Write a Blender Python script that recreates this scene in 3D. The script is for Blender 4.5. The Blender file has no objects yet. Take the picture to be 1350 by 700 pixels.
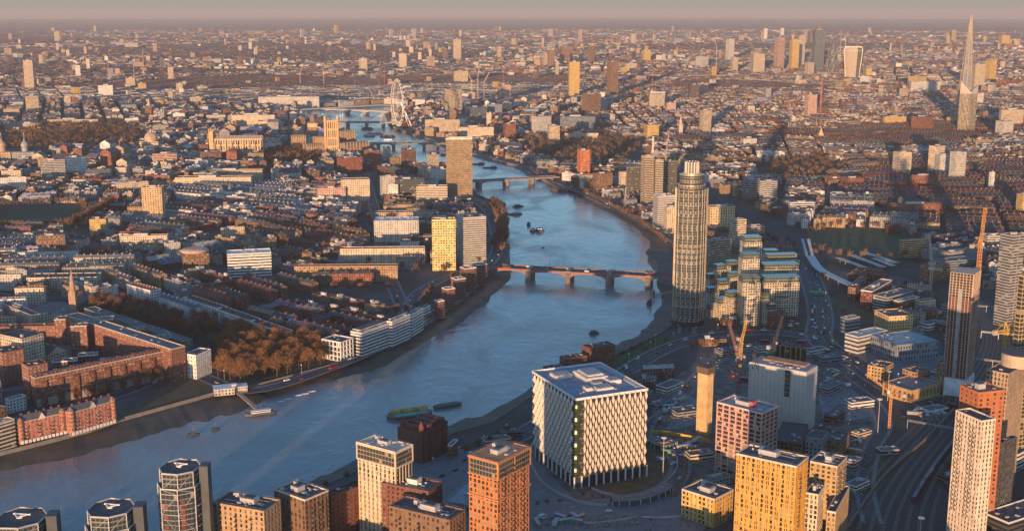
import bpy, math, random
import numpy as np
from mathutils import Vector
from mathutils.geometry import tessellate_polygon
rnd = random.Random(7)
PI = math.pi
C = bpy.context.scene.collection
S = bpy.context.scene

# ---------------------------------------------------------------- camera, sky, sun, exposure
CAM_H, PITCH, FPX = 342.0, math.radians(11.92), 1586.0
cam_d = bpy.data.cameras.new('camera'); cam = bpy.data.objects.new('camera', cam_d); C.objects.link(cam)
cam.location = (0, 0, CAM_H); cam.rotation_euler = (PI/2 - PITCH, 0, 0)
cam_d.sensor_width = 36; cam_d.lens = 36*FPX/1350; cam_d.clip_end = 200000; cam_d.clip_start = 1
S.camera = cam
SUN_EL, SUN_AZ = math.radians(3.8), math.radians(195)      # azimuth clockwise from the view direction (+Y)
w = bpy.data.worlds.new('World'); S.world = w; w.use_nodes = True
nt = w.node_tree; bg = nt.nodes['Background']
sky = nt.nodes.new('ShaderNodeTexSky'); sky.sky_type = 'NISHITA'; sky.sun_disc = False
sky.sun_elevation = SUN_EL; sky.sun_rotation = SUN_AZ; sky.altitude = 300; sky.air_density = 1.0; sky.dust_density = .5; sky.ozone_density = 3.0
tc = nt.nodes.new('ShaderNodeTexCoord'); sx_ = nt.nodes.new('ShaderNodeSeparateXYZ'); nt.links.new(tc.outputs['Generated'], sx_.inputs[0])
mr = nt.nodes.new('ShaderNodeMapRange'); mr.interpolation_type = 'SMOOTHSTEP'; mr.inputs[1].default_value = .0; mr.inputs[2].default_value = .10; nt.links.new(sx_.outputs[2], mr.inputs[0])
mxw = nt.nodes.new('ShaderNodeMix'); mxw.data_type = 'RGBA'; mxw.inputs[6].default_value = (.93, .83, .74, 1)      # the bank of haze along the horizon
nt.links.new(mr.outputs[0], mxw.inputs[0]); nt.links.new(sky.outputs[0], mxw.inputs[7]); nt.links.new(mxw.outputs[2], bg.inputs[0]); bg.inputs[1].default_value = 0.15
sd = bpy.data.lights.new('sun', 'SUN'); sun = bpy.data.objects.new('sun', sd); C.objects.link(sun)
sd.energy = 2.9; sd.angle = math.radians(0.6); sd.color = (1.0, 0.58, 0.30)
sv = Vector((math.sin(SUN_AZ)*math.cos(SUN_EL), math.cos(SUN_AZ)*math.cos(SUN_EL), math.sin(SUN_EL)))
sun.rotation_euler = sv.to_track_quat('Z', 'Y').to_euler(); sun.location = (-200, -400, 900)
S.view_settings.view_transform = 'Standard'; S.view_settings.look = 'None'
S.view_settings.exposure = 1.52; S.view_settings.gamma = 1; S.view_settings.use_curve_mapping = False
S.render.engine = 'CYCLES'; S.cycles.use_denoising = True; S.cycles.max_bounces = 5; S.cycles.diffuse_bounces = 2
S.cycles.glossy_bounces = 3; S.cycles.volume_bounces = 0; S.cycles.use_adaptive_sampling = False; S.cycles.caustics_reflective = False; S.cycles.caustics_refractive = False

# ---------------------------------------------------------------- from a direction in the photograph to a place in the world
cp, sp = math.cos(PITCH), math.sin(PITCH)
def gp(px, py, z=0.0):
    a, b = (px-675)/FPX, -(py-350)/FPX
    d = (a, cp + b*sp, -sp + b*cp)
    t = (z-CAM_H)/d[2]
    return (d[0]*t, d[1]*t)
def pj(x, y, z=0.0):
    z -= CAM_H
    w_ = y*cp - z*sp
    return 675 + FPX*x/w_, 350 - FPX*(y*sp + z*cp)/w_
def hgt(px, yb, yt, z0=0.0):            # height of a thing standing at (px,yb) whose top shows at yt
    x, y = gp(px, yb, z0); lo, hi = 0, 400
    for _ in range(40):
        m = (lo+hi)/2
        if pj(x, y, z0+m)[1] > yt: lo = m
        else: hi = m
    return lo
def mpp(x, y, z=0): return (y*cp - (z-CAM_H)*sp)/FPX       # metres per photo pixel there

# ---------------------------------------------------------------- materials
MATS = {}
def _new(name):
    m = bpy.data.materials.new(name); m.use_nodes = True
    return m, m.node_tree, m.node_tree.nodes['Principled BSDF']
def mat(name, col, rough=0.75, metal=0.0, var=0.25, scale=0.15, emit=None, rnd_obj=0.0, bump=0.0):
    if name in MATS: return MATS[name]
    m, t, b = _new(name); N, L = t.nodes, t.links
    b.inputs['Roughness'].default_value = rough; b.inputs['Metallic'].default_value = metal
    g = N.new('ShaderNodeNewGeometry'); n = N.new('ShaderNodeTexNoise'); n.inputs['Scale'].default_value = scale; n.inputs['Detail'].default_value = 5
    L.new(g.outputs['Position'], n.inputs['Vector'])
    r = N.new('ShaderNodeMapRange'); r.inputs[1].default_value = .25; r.inputs[2].default_value = .75
    r.inputs[3].default_value = 1-var; r.inputs[4].default_value = 1+var; L.new(n.outputs[0], r.inputs[0])
    mx = N.new('ShaderNodeVectorMath'); mx.operation = 'SCALE'; mx.inputs[0].default_value = col[:3]; L.new(r.outputs[0], mx.inputs['Scale'])
    out = mx.outputs[0]
    if rnd_obj:
        oi = N.new('ShaderNodeObjectInfo'); r2 = N.new('ShaderNodeMapRange'); r2.inputs[3].default_value = 1-rnd_obj; r2.inputs[4].default_value = 1+rnd_obj
        L.new(oi.outputs['Random'], r2.inputs[0]); m2 = N.new('ShaderNodeVectorMath'); m2.operation = 'SCALE'
        L.new(out, m2.inputs[0]); L.new(r2.outputs[0], m2.inputs['Scale']); out = m2.outputs[0]
    L.new(out, b.inputs['Base Color'])
    if bump:
        bp = N.new('ShaderNodeBump'); bp.inputs['Strength'].default_value = bump; L.new(n.outputs[0], bp.inputs['Height']); L.new(bp.outputs[0], b.inputs['Normal'])
    if emit:
        b.inputs['Emission Color'].default_value = (*emit[0], 1); b.inputs['Emission Strength'].default_value = emit[1]
    MATS[name] = m; return m
def windows_mat(name, wx=(.28, .72), wy=(.25, .78), rough=.8, glass=(.02, .028, .038), lit=.25):
    """wall whose UV counts bays and storeys: each cell holds one window"""
    if name in MATS: return MATS[name]
    m, t, b = _new(name); N, L = t.nodes, t.links
    uv = N.new('ShaderNodeUVMap'); uv.uv_map = 'UVMap'
    fr = N.new('ShaderNodeVectorMath'); fr.operation = 'FRACTION'; L.new(uv.outputs[0], fr.inputs[0])
    fl = N.new('ShaderNodeVectorMath'); fl.operation = 'FLOOR'; L.new(uv.outputs[0], fl.inputs[0])
    sx = N.new('ShaderNodeSeparateXYZ'); L.new(fr.outputs[0], sx.inputs[0])
    def cmp(src, op, v):
        q = N.new('ShaderNodeMath'); q.operation = op; L.new(src, q.inputs[0]); q.inputs[1].default_value = v; return q.outputs[0]
    def mul(a, c):
        q = N.new('ShaderNodeMath'); q.operation = 'MULTIPLY'; L.new(a, q.inputs[0]); L.new(c, q.inputs[1]); return q.outputs[0]
    k = mul(mul(cmp(sx.outputs[0], 'GREATER_THAN', wx[0]), cmp(sx.outputs[0], 'LESS_THAN', wx[1])),
            mul(cmp(sx.outputs[1], 'GREATER_THAN', wy[0]), cmp(sx.outputs[1], 'LESS_THAN', wy[1])))
    wn = N.new('ShaderNodeTexWhiteNoise'); wn.noise_dimensions = '2D'; L.new(fl.outputs[0], wn.inputs['Vector'])
    cur = cmp(wn.outputs[0], 'LESS_THAN', lit)  # share of cells given the paler curtain colour
    mg = N.new('ShaderNodeMix'); mg.data_type = 'RGBA'; L.new(cur, mg.inputs[0]); mg.inputs[6].default_value = (*glass, 1); mg.inputs[7].default_value = (.28, .25, .2, 1)
    at = N.new('ShaderNodeAttribute'); at.attribute_name = 'tint'
    g = N.new('ShaderNodeNewGeometry'); n = N.new('ShaderNodeTexNoise'); n.inputs['Scale'].default_value = .12; n.inputs['Detail'].default_value = 4
    L.new(g.outputs['Position'], n.inputs['Vector'])
    r = N.new('ShaderNodeMapRange'); r.inputs[1].default_value = .3; r.inputs[2].default_value = .7; r.inputs[3].default_value = .75; r.inputs[4].default_value = 1.2; L.new(n.outputs[0], r.inputs[0])
    sc = N.new('ShaderNodeVectorMath'); sc.operation = 'SCALE'; L.new(at.outputs['Color'], sc.inputs[0]); L.new(r.outputs[0], sc.inputs['Scale'])
    mx = N.new('ShaderNodeMix'); mx.data_type = 'RGBA'; L.new(k, mx.inputs[0]); L.new(sc.outputs[0], mx.inputs[6]); L.new(mg.outputs[2], mx.inputs[7])
    L.new(mx.outputs[2], b.inputs['Base Color'])
    rr = N.new('ShaderNodeMapRange'); L.new(k, rr.inputs[0]); rr.inputs[3].default_value = rough; rr.inputs[4].default_value = .12; L.new(rr.outputs[0], b.inputs['Roughness'])
    MATS[name] = m; return m
def tint_mat(name, rough=.8, scale=.2, var=.3):
    if name in MATS: return MATS[name]
    m, t, b = _new(name); N, L = t.nodes, t.links
    at = N.new('ShaderNodeAttribute'); at.attribute_name = 'tint'
    g = N.new('ShaderNodeNewGeometry'); n = N.new('ShaderNodeTexNoise'); n.inputs['Scale'].default_value = scale; n.inputs['Detail'].default_value = 5
    L.new(g.outputs['Position'], n.inputs['Vector'])
    r = N.new('ShaderNodeMapRange'); r.inputs[1].default_value = .3; r.inputs[2].default_value = .7; r.inputs[3].default_value = 1-var; r.inputs[4].default_value = 1+var; L.new(n.outputs[0], r.inputs[0])
    sc = N.new('ShaderNodeVectorMath'); sc.operation = 'SCALE'; L.new(at.outputs['Color'], sc.inputs[0]); L.new(r.outputs[0], sc.inputs['Scale'])
    L.new(sc.outputs[0], b.inputs['Base Color']); b.inputs['Roughness'].default_value = rough
    MATS[name] = m; return m
WALL = windows_mat('windowed_wall'); BAND = windows_mat('ribbon_window_wall', (-1, 2), (.3, .72), lit=.12)
CURT = windows_mat('glass_curtain_wall', (.07, .93), (.12, .9), rough=.4, lit=.06, glass=(.035, .055, .07)); ROOF = tint_mat('roof_cover'); PLAIN = tint_mat('plain_render')
def glass_mat(name, col, rough=.1, cur=.3):
    m, t, b = _new(name); N, L = t.nodes, t.links
    oi = N.new('ShaderNodeObjectInfo'); q = N.new('ShaderNodeMath'); q.operation = 'LESS_THAN'; q.inputs[1].default_value = cur; L.new(oi.outputs['Random'], q.inputs[0])
    mx = N.new('ShaderNodeMix'); mx.data_type = 'RGBA'; L.new(q.outputs[0], mx.inputs[0]); mx.inputs[6].default_value = (*col, 1); mx.inputs[7].default_value = (.24, .2, .14, 1)  # random warm panes: curtains, with sun glitter painted into their colour
    L.new(mx.outputs[2], b.inputs['Base Color']); b.inputs['Roughness'].default_value = rough; b.inputs['IOR'].default_value = 1.7
    MATS[name] = m; return m
GL = glass_mat('window_glass', (.02, .03, .04)); GLY = glass_mat('bronze_glass', (.06, .045, .025), .14, .35); GLG = glass_mat('green_glass', (.03, .10, .10), .1, .1)
GLT = mat('tinted_glass', (.03, .04, .05), .08, 0, .1)
WHITE = mat('white_paint', (.72, .71, .69), .6, 0, .1); CONC = mat('concrete', (.34, .33, .31), .85); STEEL = mat('galvanised_steel', (.35, .36, .38), .45, .6)
DARK = mat('dark_metal', (.05, .05, .055), .5, .3); PLANT = mat('plant_cladding', (.42, .42, .43), .6); FELT = mat('roof_felt', (.075, .08, .09), .85, 0, .35, .3)
SLATE = mat('slate', (.085, .095, .115), .7, 0, .3, .5); TILE = mat('clay_tile', (.24, .09, .055), .8); STONE = mat('limestone', (.44, .36, .26), .85); GRN = mat('copper_green', (.16, .30, .27), .6)
ASPH = mat('asphalt', (.055, .058, .065), .8, 0, .25, .05); PAVE = mat('paving', (.17, .17, .18), .85, 0, .25, .2)

# ---------------------------------------------------------------- mesh builder
class MB:
    def __init__(s): s.v = []; s.f = []; s.m = []; s.t = []; s.u = []
    def face(s, pts, m=0, t=(.5, .5, .5), uv=None):
        n = len(s.v); s.v += pts; s.f.append(range(n, n+len(pts))); s.m.append(m); s.t.append(t)
        s.u += uv if uv else [(0, 0)]*len(pts)
    def box(s, x0, y0, z0, x1, y1, z1, m=0, mt=None, t=(.5, .5, .5), tt=None, nb=None):
        mt = m if mt is None else mt; tt = tt or t
        a, b, c, d = (x0, y0), (x1, y0), (x1, y1), (x0, y1)
        for p, q, k in ((a, b, 0), (b, c, 1), (c, d, 0), (d, a, 1)):
            if nb:
                u, v = nb[k], nb[2]; uv = [(0, 0), (u, 0), (u, v), (0, v)]
            else: uv = None
            s.face([(*p, z0), (*q, z0), (*q, z1), (*p, z1)], m, t, uv)
        s.face([(*a, z1), (*b, z1), (*c, z1), (*d, z1)], mt, tt); s.face([(*d, z0), (*c, z0), (*b, z0), (*a, z0)], m, t)
    def prism(s, pts, z0, z1, m=0, mt=None, t=(.5, .5, .5), tt=None, bay=None, fl=3.3, bottom=True):
        mt = m if mt is None else mt; n = len(pts)
        for i in range(n):
            p, q = pts[i], pts[(i+1) % n]; uv = None
            if bay:
                u = max(1, round(math.dist(p, q)/bay)); v = max(1, round((z1-z0)/fl)); uv = [(0, 0), (u, 0), (u, v), (0, v)]
            s.face([(*p, z0), (*q, z0), (*q, z1), (*p, z1)], m, t, uv)
        s.face([(*p, z1) for p in pts], mt, tt or t)
        if bottom: s.face([(*p, z0) for p in reversed(pts)], m, t)
    def bar(s, p, q, w=.3, h=None, m=0, t=(.5, .5, .5)):
        p, q = Vector(p), Vector(q); d = (q-p)
        if d.length < 1e-6: return
        d.normalize(); up = Vector((0, 0, 1)) if abs(d.z) < .95 else Vector((1, 0, 0))
        a = d.cross(up).normalized(); b = a.cross(d); a = a*(w/2); b = b*((h or w)/2)
        r1 = [tuple(p+x) for x in (-a-b, a-b, a+b, -a+b)]; r2 = [tuple(q+x) for x in (-a-b, a-b, a+b, -a+b)]
        for i in range(4):
            j = (i+1) % 4; s.face([r1[i], r1[j], r2[j], r2[i]], m, t)
        s.face(r1[::-1], m, t); s.face(r2, m, t)
    def lathe(s, prof, n=24, cx=0, cy=0, m=0, t=(.5, .5, .5), sx=1, sy=1, bay=None, cap=True):
        ring = lambda r, z: [(cx+sx*r*math.cos(2*PI*i/n), cy+sy*r*math.sin(2*PI*i/n), z) for i in range(n)]
        R = [ring(r, z) for r, z in prof]; v = 0
        for k in range(len(R)-1):
            v2 = v+abs(prof[k+1][1]-prof[k][1])/3.3
            for i in range(n):
                j = (i+1) % n; s.face([R[k][i], R[k][j], R[k+1][j], R[k+1][i]], m, t, [(i, v), (i+1, v), (i+1, v2), (i, v2)] if bay else None)
            v = v2
        if cap: s.face(R[-1], m, t); s.face(R[0][::-1], m, t)
    def build(s, name, mats, parent=None, loc=None, smooth=False):
        me = bpy.data.meshes.new(name); nv, nf = len(s.v), len(s.f)
        if nv == 0: s.v = [(0, 0, 0)]; nv = 1
        me.vertices.add(nv); me.vertices.foreach_set('co', np.array(s.v, dtype=np.float32).ravel())
        lt = np.array([len(f) for f in s.f], dtype=np.int32); nl = int(lt.sum()) if nf else 0
        me.loops.add(nl); me.loops.foreach_set('vertex_index', np.concatenate([np.array(f, dtype=np.int32) for f in s.f]) if nf else [])
        me.polygons.add(nf); me.polygons.foreach_set('loop_start', np.concatenate([[0], np.cumsum(lt)[:-1]]).astype(np.int32) if nf else [])
        me.polygons.foreach_set('material_index', np.array(s.m, dtype=np.int32))
        if smooth: me.polygons.foreach_set('use_smooth', np.ones(nf, dtype=bool))
        for x in (mats if isinstance(mats, (list, tuple)) else [mats]): me.materials.append(x)
        me.update(calc_edges=True)
        if nf:
            ul = me.uv_layers.new(name='UVMap'); ul.data.foreach_set('uv', np.array(s.u, dtype=np.float32).ravel())
            at = me.attributes.new('tint', 'FLOAT_COLOR', 'FACE')
            tc = np.ones((nf, 4), dtype=np.float32); tc[:, :3] = np.array(s.t, dtype=np.float32); at.data.foreach_set('color', tc.ravel())
        o = bpy.data.objects.new(name, me); C.objects.link(o)
        if parent: o.parent = parent
        if loc: o.location = loc
        return o
def tag(o, label=None, cat=None, group=None, kind=None):
    if label: o['label'] = label
    if cat: o['category'] = cat
    if group: o['group'] = group
    if kind: o['kind'] = kind
    return o
def thing(name, label, cat, loc=(0, 0, 0), rz=0.0, group=None):
    o = bpy.data.objects.new(name, None); C.objects.link(o); o.empty_display_size = 1
    o.location = loc if len(loc) == 3 else (*loc, 0); o.rotation_euler = (0, 0, rz)
    return tag(o, label, cat, group)
def copy_part(o, parent, loc, rz=0.0):
    c = o.copy(); C.objects.link(c); c.parent = parent; c.location = loc; c.rotation_euler = (0, 0, rz); return c
def copy_tree(o, parent=None):
    c = o.copy(); C.objects.link(c)
    if parent: c.parent = parent
    for ch in list(o.children): copy_tree(ch, c)
    return c
REFS = []       # (px, py, phrase): things a label can point from
KEEP = []       # footprints (cx, cy, r) the filler keeps clear of
def ref(px, py, s): REFS.append((px, py, s))
def struct(name, mb, m, kind='structure'):
    o = mb.build(name, m); o['kind'] = kind; return o
def ribbon_pts(pix, width, z=0.0, world=False):
    P = [Vector(p) if world else Vector(gp(*p)) for p in pix]; out = []
    Q = []
    for i in range(len(P)-1):                       # smooth by Catmull-Rom
        p0, p1, p2, p3 = P[max(i-1, 0)], P[i], P[i+1], P[min(i+2, len(P)-1)]
        for k in range(6):
            t = k/6; Q.append(.5*((2*p1)+(p2-p0)*t+(2*p0-5*p1+4*p2-p3)*t*t+(3*p1-p0-3*p2+p3)*t**3))
    Q.append(P[-1])
    for i, p in enumerate(Q):
        d = (Q[min(i+1, len(Q)-1)]-Q[max(i-1, 0)]).normalized(); n = Vector((-d.y, d.x))
        out.append((p, n, d))
    return out
def ribbon(mb, path, o0, o1, z, m=0, h=None):
    for (p, n, _), (q, k, _) in zip(path, path[1:]):
        a, b, c, d = p+n*o0, q+k*o0, q+k*o1, p+n*o1
        mb.face([(*d, z), (*c, z), (*b, z), (*a, z)], m)
        if h:
            for e, f in ((a, b), (d, c)): mb.face([(*e, z-h), (*f, z-h), (*f, z), (*e, z)], m)
# ================================================================ THE SETTING
LW = [(-500, 715), (0, 597), (60, 582), (120, 566), (160, 552), (200, 541), (240, 530), (290, 516), (340, 507), (400, 491), (450, 478), (517, 455), (566, 425), (610, 394), (646, 361), (660, 338),
      (668, 315), (668, 296), (663, 278), (650, 266), (630, 257), (620, 245), (606, 233), (588, 228), (555, 221), (513, 209), (494, 200), (472, 188), (455, 176), (430, 163), (400, 153), (396, 144)]
RW = [(-500, 930), (0, 790), (230, 722), (330, 682), (422, 643), (468, 623), (510, 602), (560, 585), (600, 570), (649, 557), (690, 530), (735, 497), (780, 474), (816, 466), (870, 440), (886, 428), (892, 400),
      (893, 365), (893, 345), (885, 318), (860, 303), (803, 270), (765, 252), (742, 245), (715, 236), (700, 230), (685, 219), (622, 202), (588, 191), (560, 181), (541, 176), (528, 171), (514, 165), (509, 155), (520, 147), (560, 142), (560, 140), (500, 138)]
WZ = -5.0
river = [gp(*p) for p in LW] + [gp(*p) for p in reversed(RW)]
def ground():
    mb = MB(); X, Y0, Y1 = 4000, -1500, 9000
    outer = [(-X, Y0), (X, Y0), (X, Y1), (-X, Y1)]
    loops = [[Vector((*p, 0)) for p in outer], [Vector((*p, 0)) for p in reversed(river)]]
    flat = loops[0]+loops[1]
    for tri in tessellate_polygon(loops):
        p = [tuple(flat[i]) for i in tri]
        if (p[1][0]-p[0][0])*(p[2][1]-p[0][1])-(p[1][1]-p[0][1])*(p[2][0]-p[0][0]) < 0: p = p[::-1]
        mb.face(p)
    R = 56000; n = 64; cx, cy = 0, 3000
    prev = None
    ring = [(cx+R*math.cos(2*PI*i/n+PI/4), cy+R*math.sin(2*PI*i/n+PI/4)) for i in range(n)]
    corners = [(X, Y1), (-X, Y1), (-X, Y0), (X, Y0)]
    for q in range(4):
        c0, c1 = corners[q], corners[(q+1) % 4]
        for i in range(n//4):
            a, b = ring[(q*n//4+i) % n], ring[(q*n//4+i+1) % n]
            mb.face([(*c0, 0), (*a, 0), (*b, 0)])
        e = ring[((q+1)*n//4) % n]
        mb.face([(*c0, 0), (*e, 0), (*c1, 0)])
    m, t, b = _new('city_ground'); N, L = t.nodes, t.links
    g = N.new('ShaderNodeNewGeometry')
    def noise(s, d=6):
        n_ = N.new('ShaderNodeTexNoise'); n_.inputs['Scale'].default_value = s; n_.inputs['Detail'].default_value = d; n_.inputs['Roughness'].default_value = .65; L.new(g.outputs['Position'], n_.inputs['Vector']); return n_.outputs[0]
    cr = N.new('ShaderNodeValToRGB'); L.new(noise(.012), cr.inputs[0]); e = cr.color_ramp
    e.elements[0].position = .36; e.elements[0].color = (.035, .042, .024, 1); e.elements[1].position = .66; e.elements[1].color = (.10, .10, .105, 1)
    e.elements.new(.5).color = (.065, .06, .052, 1)
    L.new(cr.outputs[0], b.inputs['Base Color']); b.inputs['Roughness'].default_value = .95
    struct('ground', mb, m)
ground()
def water():
    mb = MB(); pts = [Vector((*p, WZ)) for p in river]
    for tri in tessellate_polygon([pts]):
        p = [tuple(pts[i]) for i in tri]
        if (p[1][0]-p[0][0])*(p[2][1]-p[0][1])-(p[1][1]-p[0][1])*(p[2][0]-p[0][0]) < 0: p = p[::-1]
        mb.face(p)
    m, t, b = _new('river_water'); N, L = t.nodes, t.links
    g = N.new('ShaderNodeNewGeometry')
    mp = N.new('ShaderNodeMapping'); mp.inputs['Scale'].default_value = (1, .6, 1); mp.inputs['Rotation'].default_value = (0, 0, .5); L.new(g.outputs['Position'], mp.inputs[0])
    n1 = N.new('ShaderNodeTexNoise'); n1.inputs['Scale'].default_value = .11; n1.inputs['Detail'].default_value = 5; n1.inputs['Roughness'].default_value = .6; L.new(mp.outputs[0], n1.inputs['Vector'])
    n2 = N.new('ShaderNodeTexNoise'); n2.inputs['Scale'].default_value = .009; n2.inputs['Detail'].default_value = 4; n2.inputs['Distortion'].default_value = 1.5; L.new(mp.outputs[0], n2.inputs['Vector'])
    r = N.new('ShaderNodeMapRange'); r.inputs[1].default_value = .4; r.inputs[2].default_value = .62; r.inputs[3].default_value = .1; r.inputs[4].default_value = .3; L.new(n2.outputs[0], r.inputs[0]); L.new(r.outputs[0], b.inputs['Roughness'])
    n3 = N.new('ShaderNodeTexNoise'); n3.inputs['Scale'].default_value = .028; n3.inputs['Detail'].default_value = 3; n3.inputs['Distortion'].default_value = 2.0; L.new(mp.outputs[0], n3.inputs['Vector'])
    ad = N.new('ShaderNodeMath'); ad.operation = 'MULTIPLY_ADD'; L.new(n3.outputs[0], ad.inputs[0]); ad.inputs[1].default_value = 1.1; L.new(n1.outputs[0], ad.inputs[2]); n1 = ad
    bp = N.new('ShaderNodeBump'); bp.inputs['Strength'].default_value = .6; bp.inputs['Distance'].default_value = .9; L.new(n1.outputs[0], bp.inputs['Height']); L.new(bp.outputs[0], b.inputs['Normal'])
    b.inputs['Base Color'].default_value = (.21, .21, .205, 1); b.inputs['IOR'].default_value = 1.333
    b.inputs['Specular IOR Level'].default_value = .6
    struct('river_water', mb, m)
water()
def bank(pix, name, label):                     # masonry wall from street level down to the river bed with a coping
    mb = MB(); path = [(Vector(gp(*p))) for p in pix]
    for p, q in zip(path, path[1:]):
        mb.face([(*p, -7), (*q, -7), (*q, 0.0), (*p, 0.0)])
        mb.bar((*p, .55), (*q, .55), .7, 1.1)
    o = mb.build(name, mat('river_wall_stone', (.2, .19, .17), .9)); tag(o, label, 'wall')
bank(LW[:-1], 'river_wall', 'long grey stone river wall along the far left bank below trees and white flats')
bank(RW[:-3], 'river_wall', 'long grey stone river wall along the right bank past the tall round tower')
def mud(pairs, name):
    mb = MB(); P = [(Vector(gp(*a)), Vector(gp(*b, WZ))) for a, b in pairs]; R_ = random.Random(3); prev = None
    for i in range(len(P)-1):
        for k in range(5):
            t = k/5; a = P[i][0].lerp(P[i+1][0], t); b = P[i][1].lerp(P[i+1][1], t)
            b = b+(b-a)*R_.uniform(-.12, .10)
            c = a.lerp(b, .5+R_.uniform(-.1, .1)); cur = [(*a, -2.4), (*c, -3.6+R_.uniform(-.4, .5)), (*b, -5.02), (*(b+(b-a).normalized()*4), -5.6)]
            if prev:
                for j in range(3): mb.face([prev[j], prev[j+1], cur[j+1], cur[j]])
            prev = cur
    o = struct(name, mb, mat('river_mud', (.085, .07, .05), .75, 0, .45, .05, bump=.5))
mud([((-500, 715), (-500, 760)), ((0, 597), (0, 622)), ((80, 577), (80, 606)), ((160, 552), (160, 585)), ((200, 541), (217, 566)), ((240, 530), (257, 557)), ((290, 516), (300, 548)), ((340, 507), (345, 530)), ((380, 496), (395, 512)),
     ((450, 478), (450, 499)), ((480, 468), (490, 490)), ((517, 455), (530, 470)), ((566, 425), (578, 441)), ((590, 408), (612, 423)), ((625, 380), (650, 391)), ((646, 361), (676, 366)), ((660, 338), (673, 342)), ((668, 315), (672, 318))], 'foreshore')
mud([((330, 682), (322, 676)), ((422, 643), (412, 631)), ((468, 623), (462, 610)), ((510, 602), (505, 588)), ((560, 585), (552, 570)), ((600, 570), (595, 558)), ((649, 557), (646, 543)), ((690, 530), (680, 524)), ((735, 497), (729, 490)), ((780, 474), (772, 468)), ((816, 466), (808, 456)),
     ((870, 440), (838, 443)), ((886, 428), (857, 424)), ((892, 400), (872, 402)), ((893, 365), (866, 364)), ((893, 345), (850, 342)), ((885, 318), (856, 322)), ((860, 303), (842, 303)), ((830, 287), (815, 287)), ((803, 270), (795, 273))], 'foreshore')

ROADS = []
def road(name, pix, width, dash=True, z=.06, walk=3.0):
    z += .022*len(ROADS); path = ribbon_pts(pix, width); mb = MB()
    ribbon(mb, path, -width/2-walk, -width/2, z+.12, 1, .12); ribbon(mb, path, width/2, width/2+walk, z+.12, 1, .12)
    ribbon(mb, path, -width/2, width/2, z, 0)
    if dash:
        acc = 0
        for (p, n, d), (q, k, _) in zip(path, path[1:]):
            L_ = (q-p).length; s = -acc
            while s < L_:
                a = p+(q-p)*max(0, s/L_); b = p+(q-p)*min(1, (s+3)/L_)
                if b != a:
                    for off in ((0,) if width < 14 else (-width/6, width/6)):
                        mb.face([(*(a+n*(off+.1)), z+.05), (*(a+n*(off-.1)), z+.05), (*(b+n*(off-.1)), z+.05), (*(b+n*(off+.1)), z+.05)], 2)
                s += 9
            acc = (acc+L_) % 9
    o = struct(name, mb, [ASPH, PAVE, WHITE]); ROADS.append((path, width/2+walk)); return path
rd_emb = road('road', [(440, 700), (500, 665), (547, 638), (600, 615), (650, 592), (697, 567), (760, 530), (824, 490), (868, 464), (911, 448), (952, 441), (994, 438), (1040, 440), (1078, 447)], 17)
rd_par = road('road', [(860, 560), (900, 520), (935, 482), (965, 462), (1000, 455), (1060, 455)], 10)
rd_gyr = road('road', [(1061, 345), (1068, 365), (1078, 395), (1082, 420), (1082, 449), (1126, 478), (1171, 508), (1217, 529), (1262, 545)], 24)
rd_sw = road('road', [(690, 690), (760, 678), (830, 668), (880, 645), (897, 610), (870, 575), (880, 545)], 11, False)
rd_mill = road('road', [(0, 560), (100, 538), (150, 522), (245, 492), (330, 515), (440, 483), (505, 455), (556, 425), (600, 393), (640, 352), (655, 330), (652, 300), (640, 275), (610, 256), (560, 240), (500, 215), (462, 195)], 12)
rd_vb = road('road', [(540, 425), (541, 400), (560, 380), (600, 362), (640, 352)], 12)
rd_alb = road('road', [(905, 440), (905, 350), (895, 322), (868, 306), (810, 274), (770, 255), (735, 244), (700, 222), (640, 205), (590, 190)], 12)
rd_left = road('road', [(250, 488), (180, 452), (100, 418), (40, 398), (-20, 385)], 11, False)
rd_v = road('road', [(540, 425), (520, 380), (505, 340), (500, 300), (490, 262), (480, 230)], 13)
rd_site = road('road', [(1150, 690), (1140, 640), (1150, 590), (1165, 560), (1150, 530), (1110, 500)], 9, False)
rd_site2 = road('road', [(1085, 690), (1100, 640), (1110, 600)], 7, False)

# railway: ballast bed, tracks of two rails each
RAIL = [(1160, 715), (1172, 670), (1200, 620), (1240, 573), (1281, 525), (1308, 485), (1316, 448), (1300, 412), (1262, 388), (1200, 364), (1130, 341), (1060, 318), (980, 283), (905, 245), (834, 205)]
rail = ribbon_pts(RAIL, 40); rail = rail[2:]
mb = MB()
hw = lambda i: max(15, 36-i*.55)
for i, ((p, n, _), (q, k, _)) in enumerate(zip(rail, rail[1:])):
    a, b = hw(i), hw(i+1)
    mb.face([(*(p-n*a), .25), (*(q-k*b), .25), (*(q+k*b), .25), (*(p+n*a), .25)][::1])
struct('railway_ballast', mb, mat('ballast', (.06, .05, .048), .95, 0, .3, .4)); ROADS.append((rail, 32))
RM = mat('rail_steel', (.25, .2, .17), .35, .8); SLP = mat('sleeper', (.09, .075, .06), .9)
for tk in range(9):
    mb = MB(); f = -.86+tk*.215
    for i, ((p, n, _), (q, k, _)) in enumerate(zip(rail[:50], rail[1:51])):
        a, b = hw(i)*f, hw(i+1)*f
        P, Q = p+n*a, q+k*b
        mb.face([(*(P-n*1.3), .3), (*(Q-k*1.3), .3), (*(Q+k*1.3), .3), (*(P+n*1.3), .3)], 1)
        for g_ in (-.72, .72): mb.bar((*(P+n*g_), .42), (*(Q+k*g_), .42), .14, .16)
    o = mb.build('railway_track', [RM, SLP]); o['kind'] = 'structure'
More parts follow.
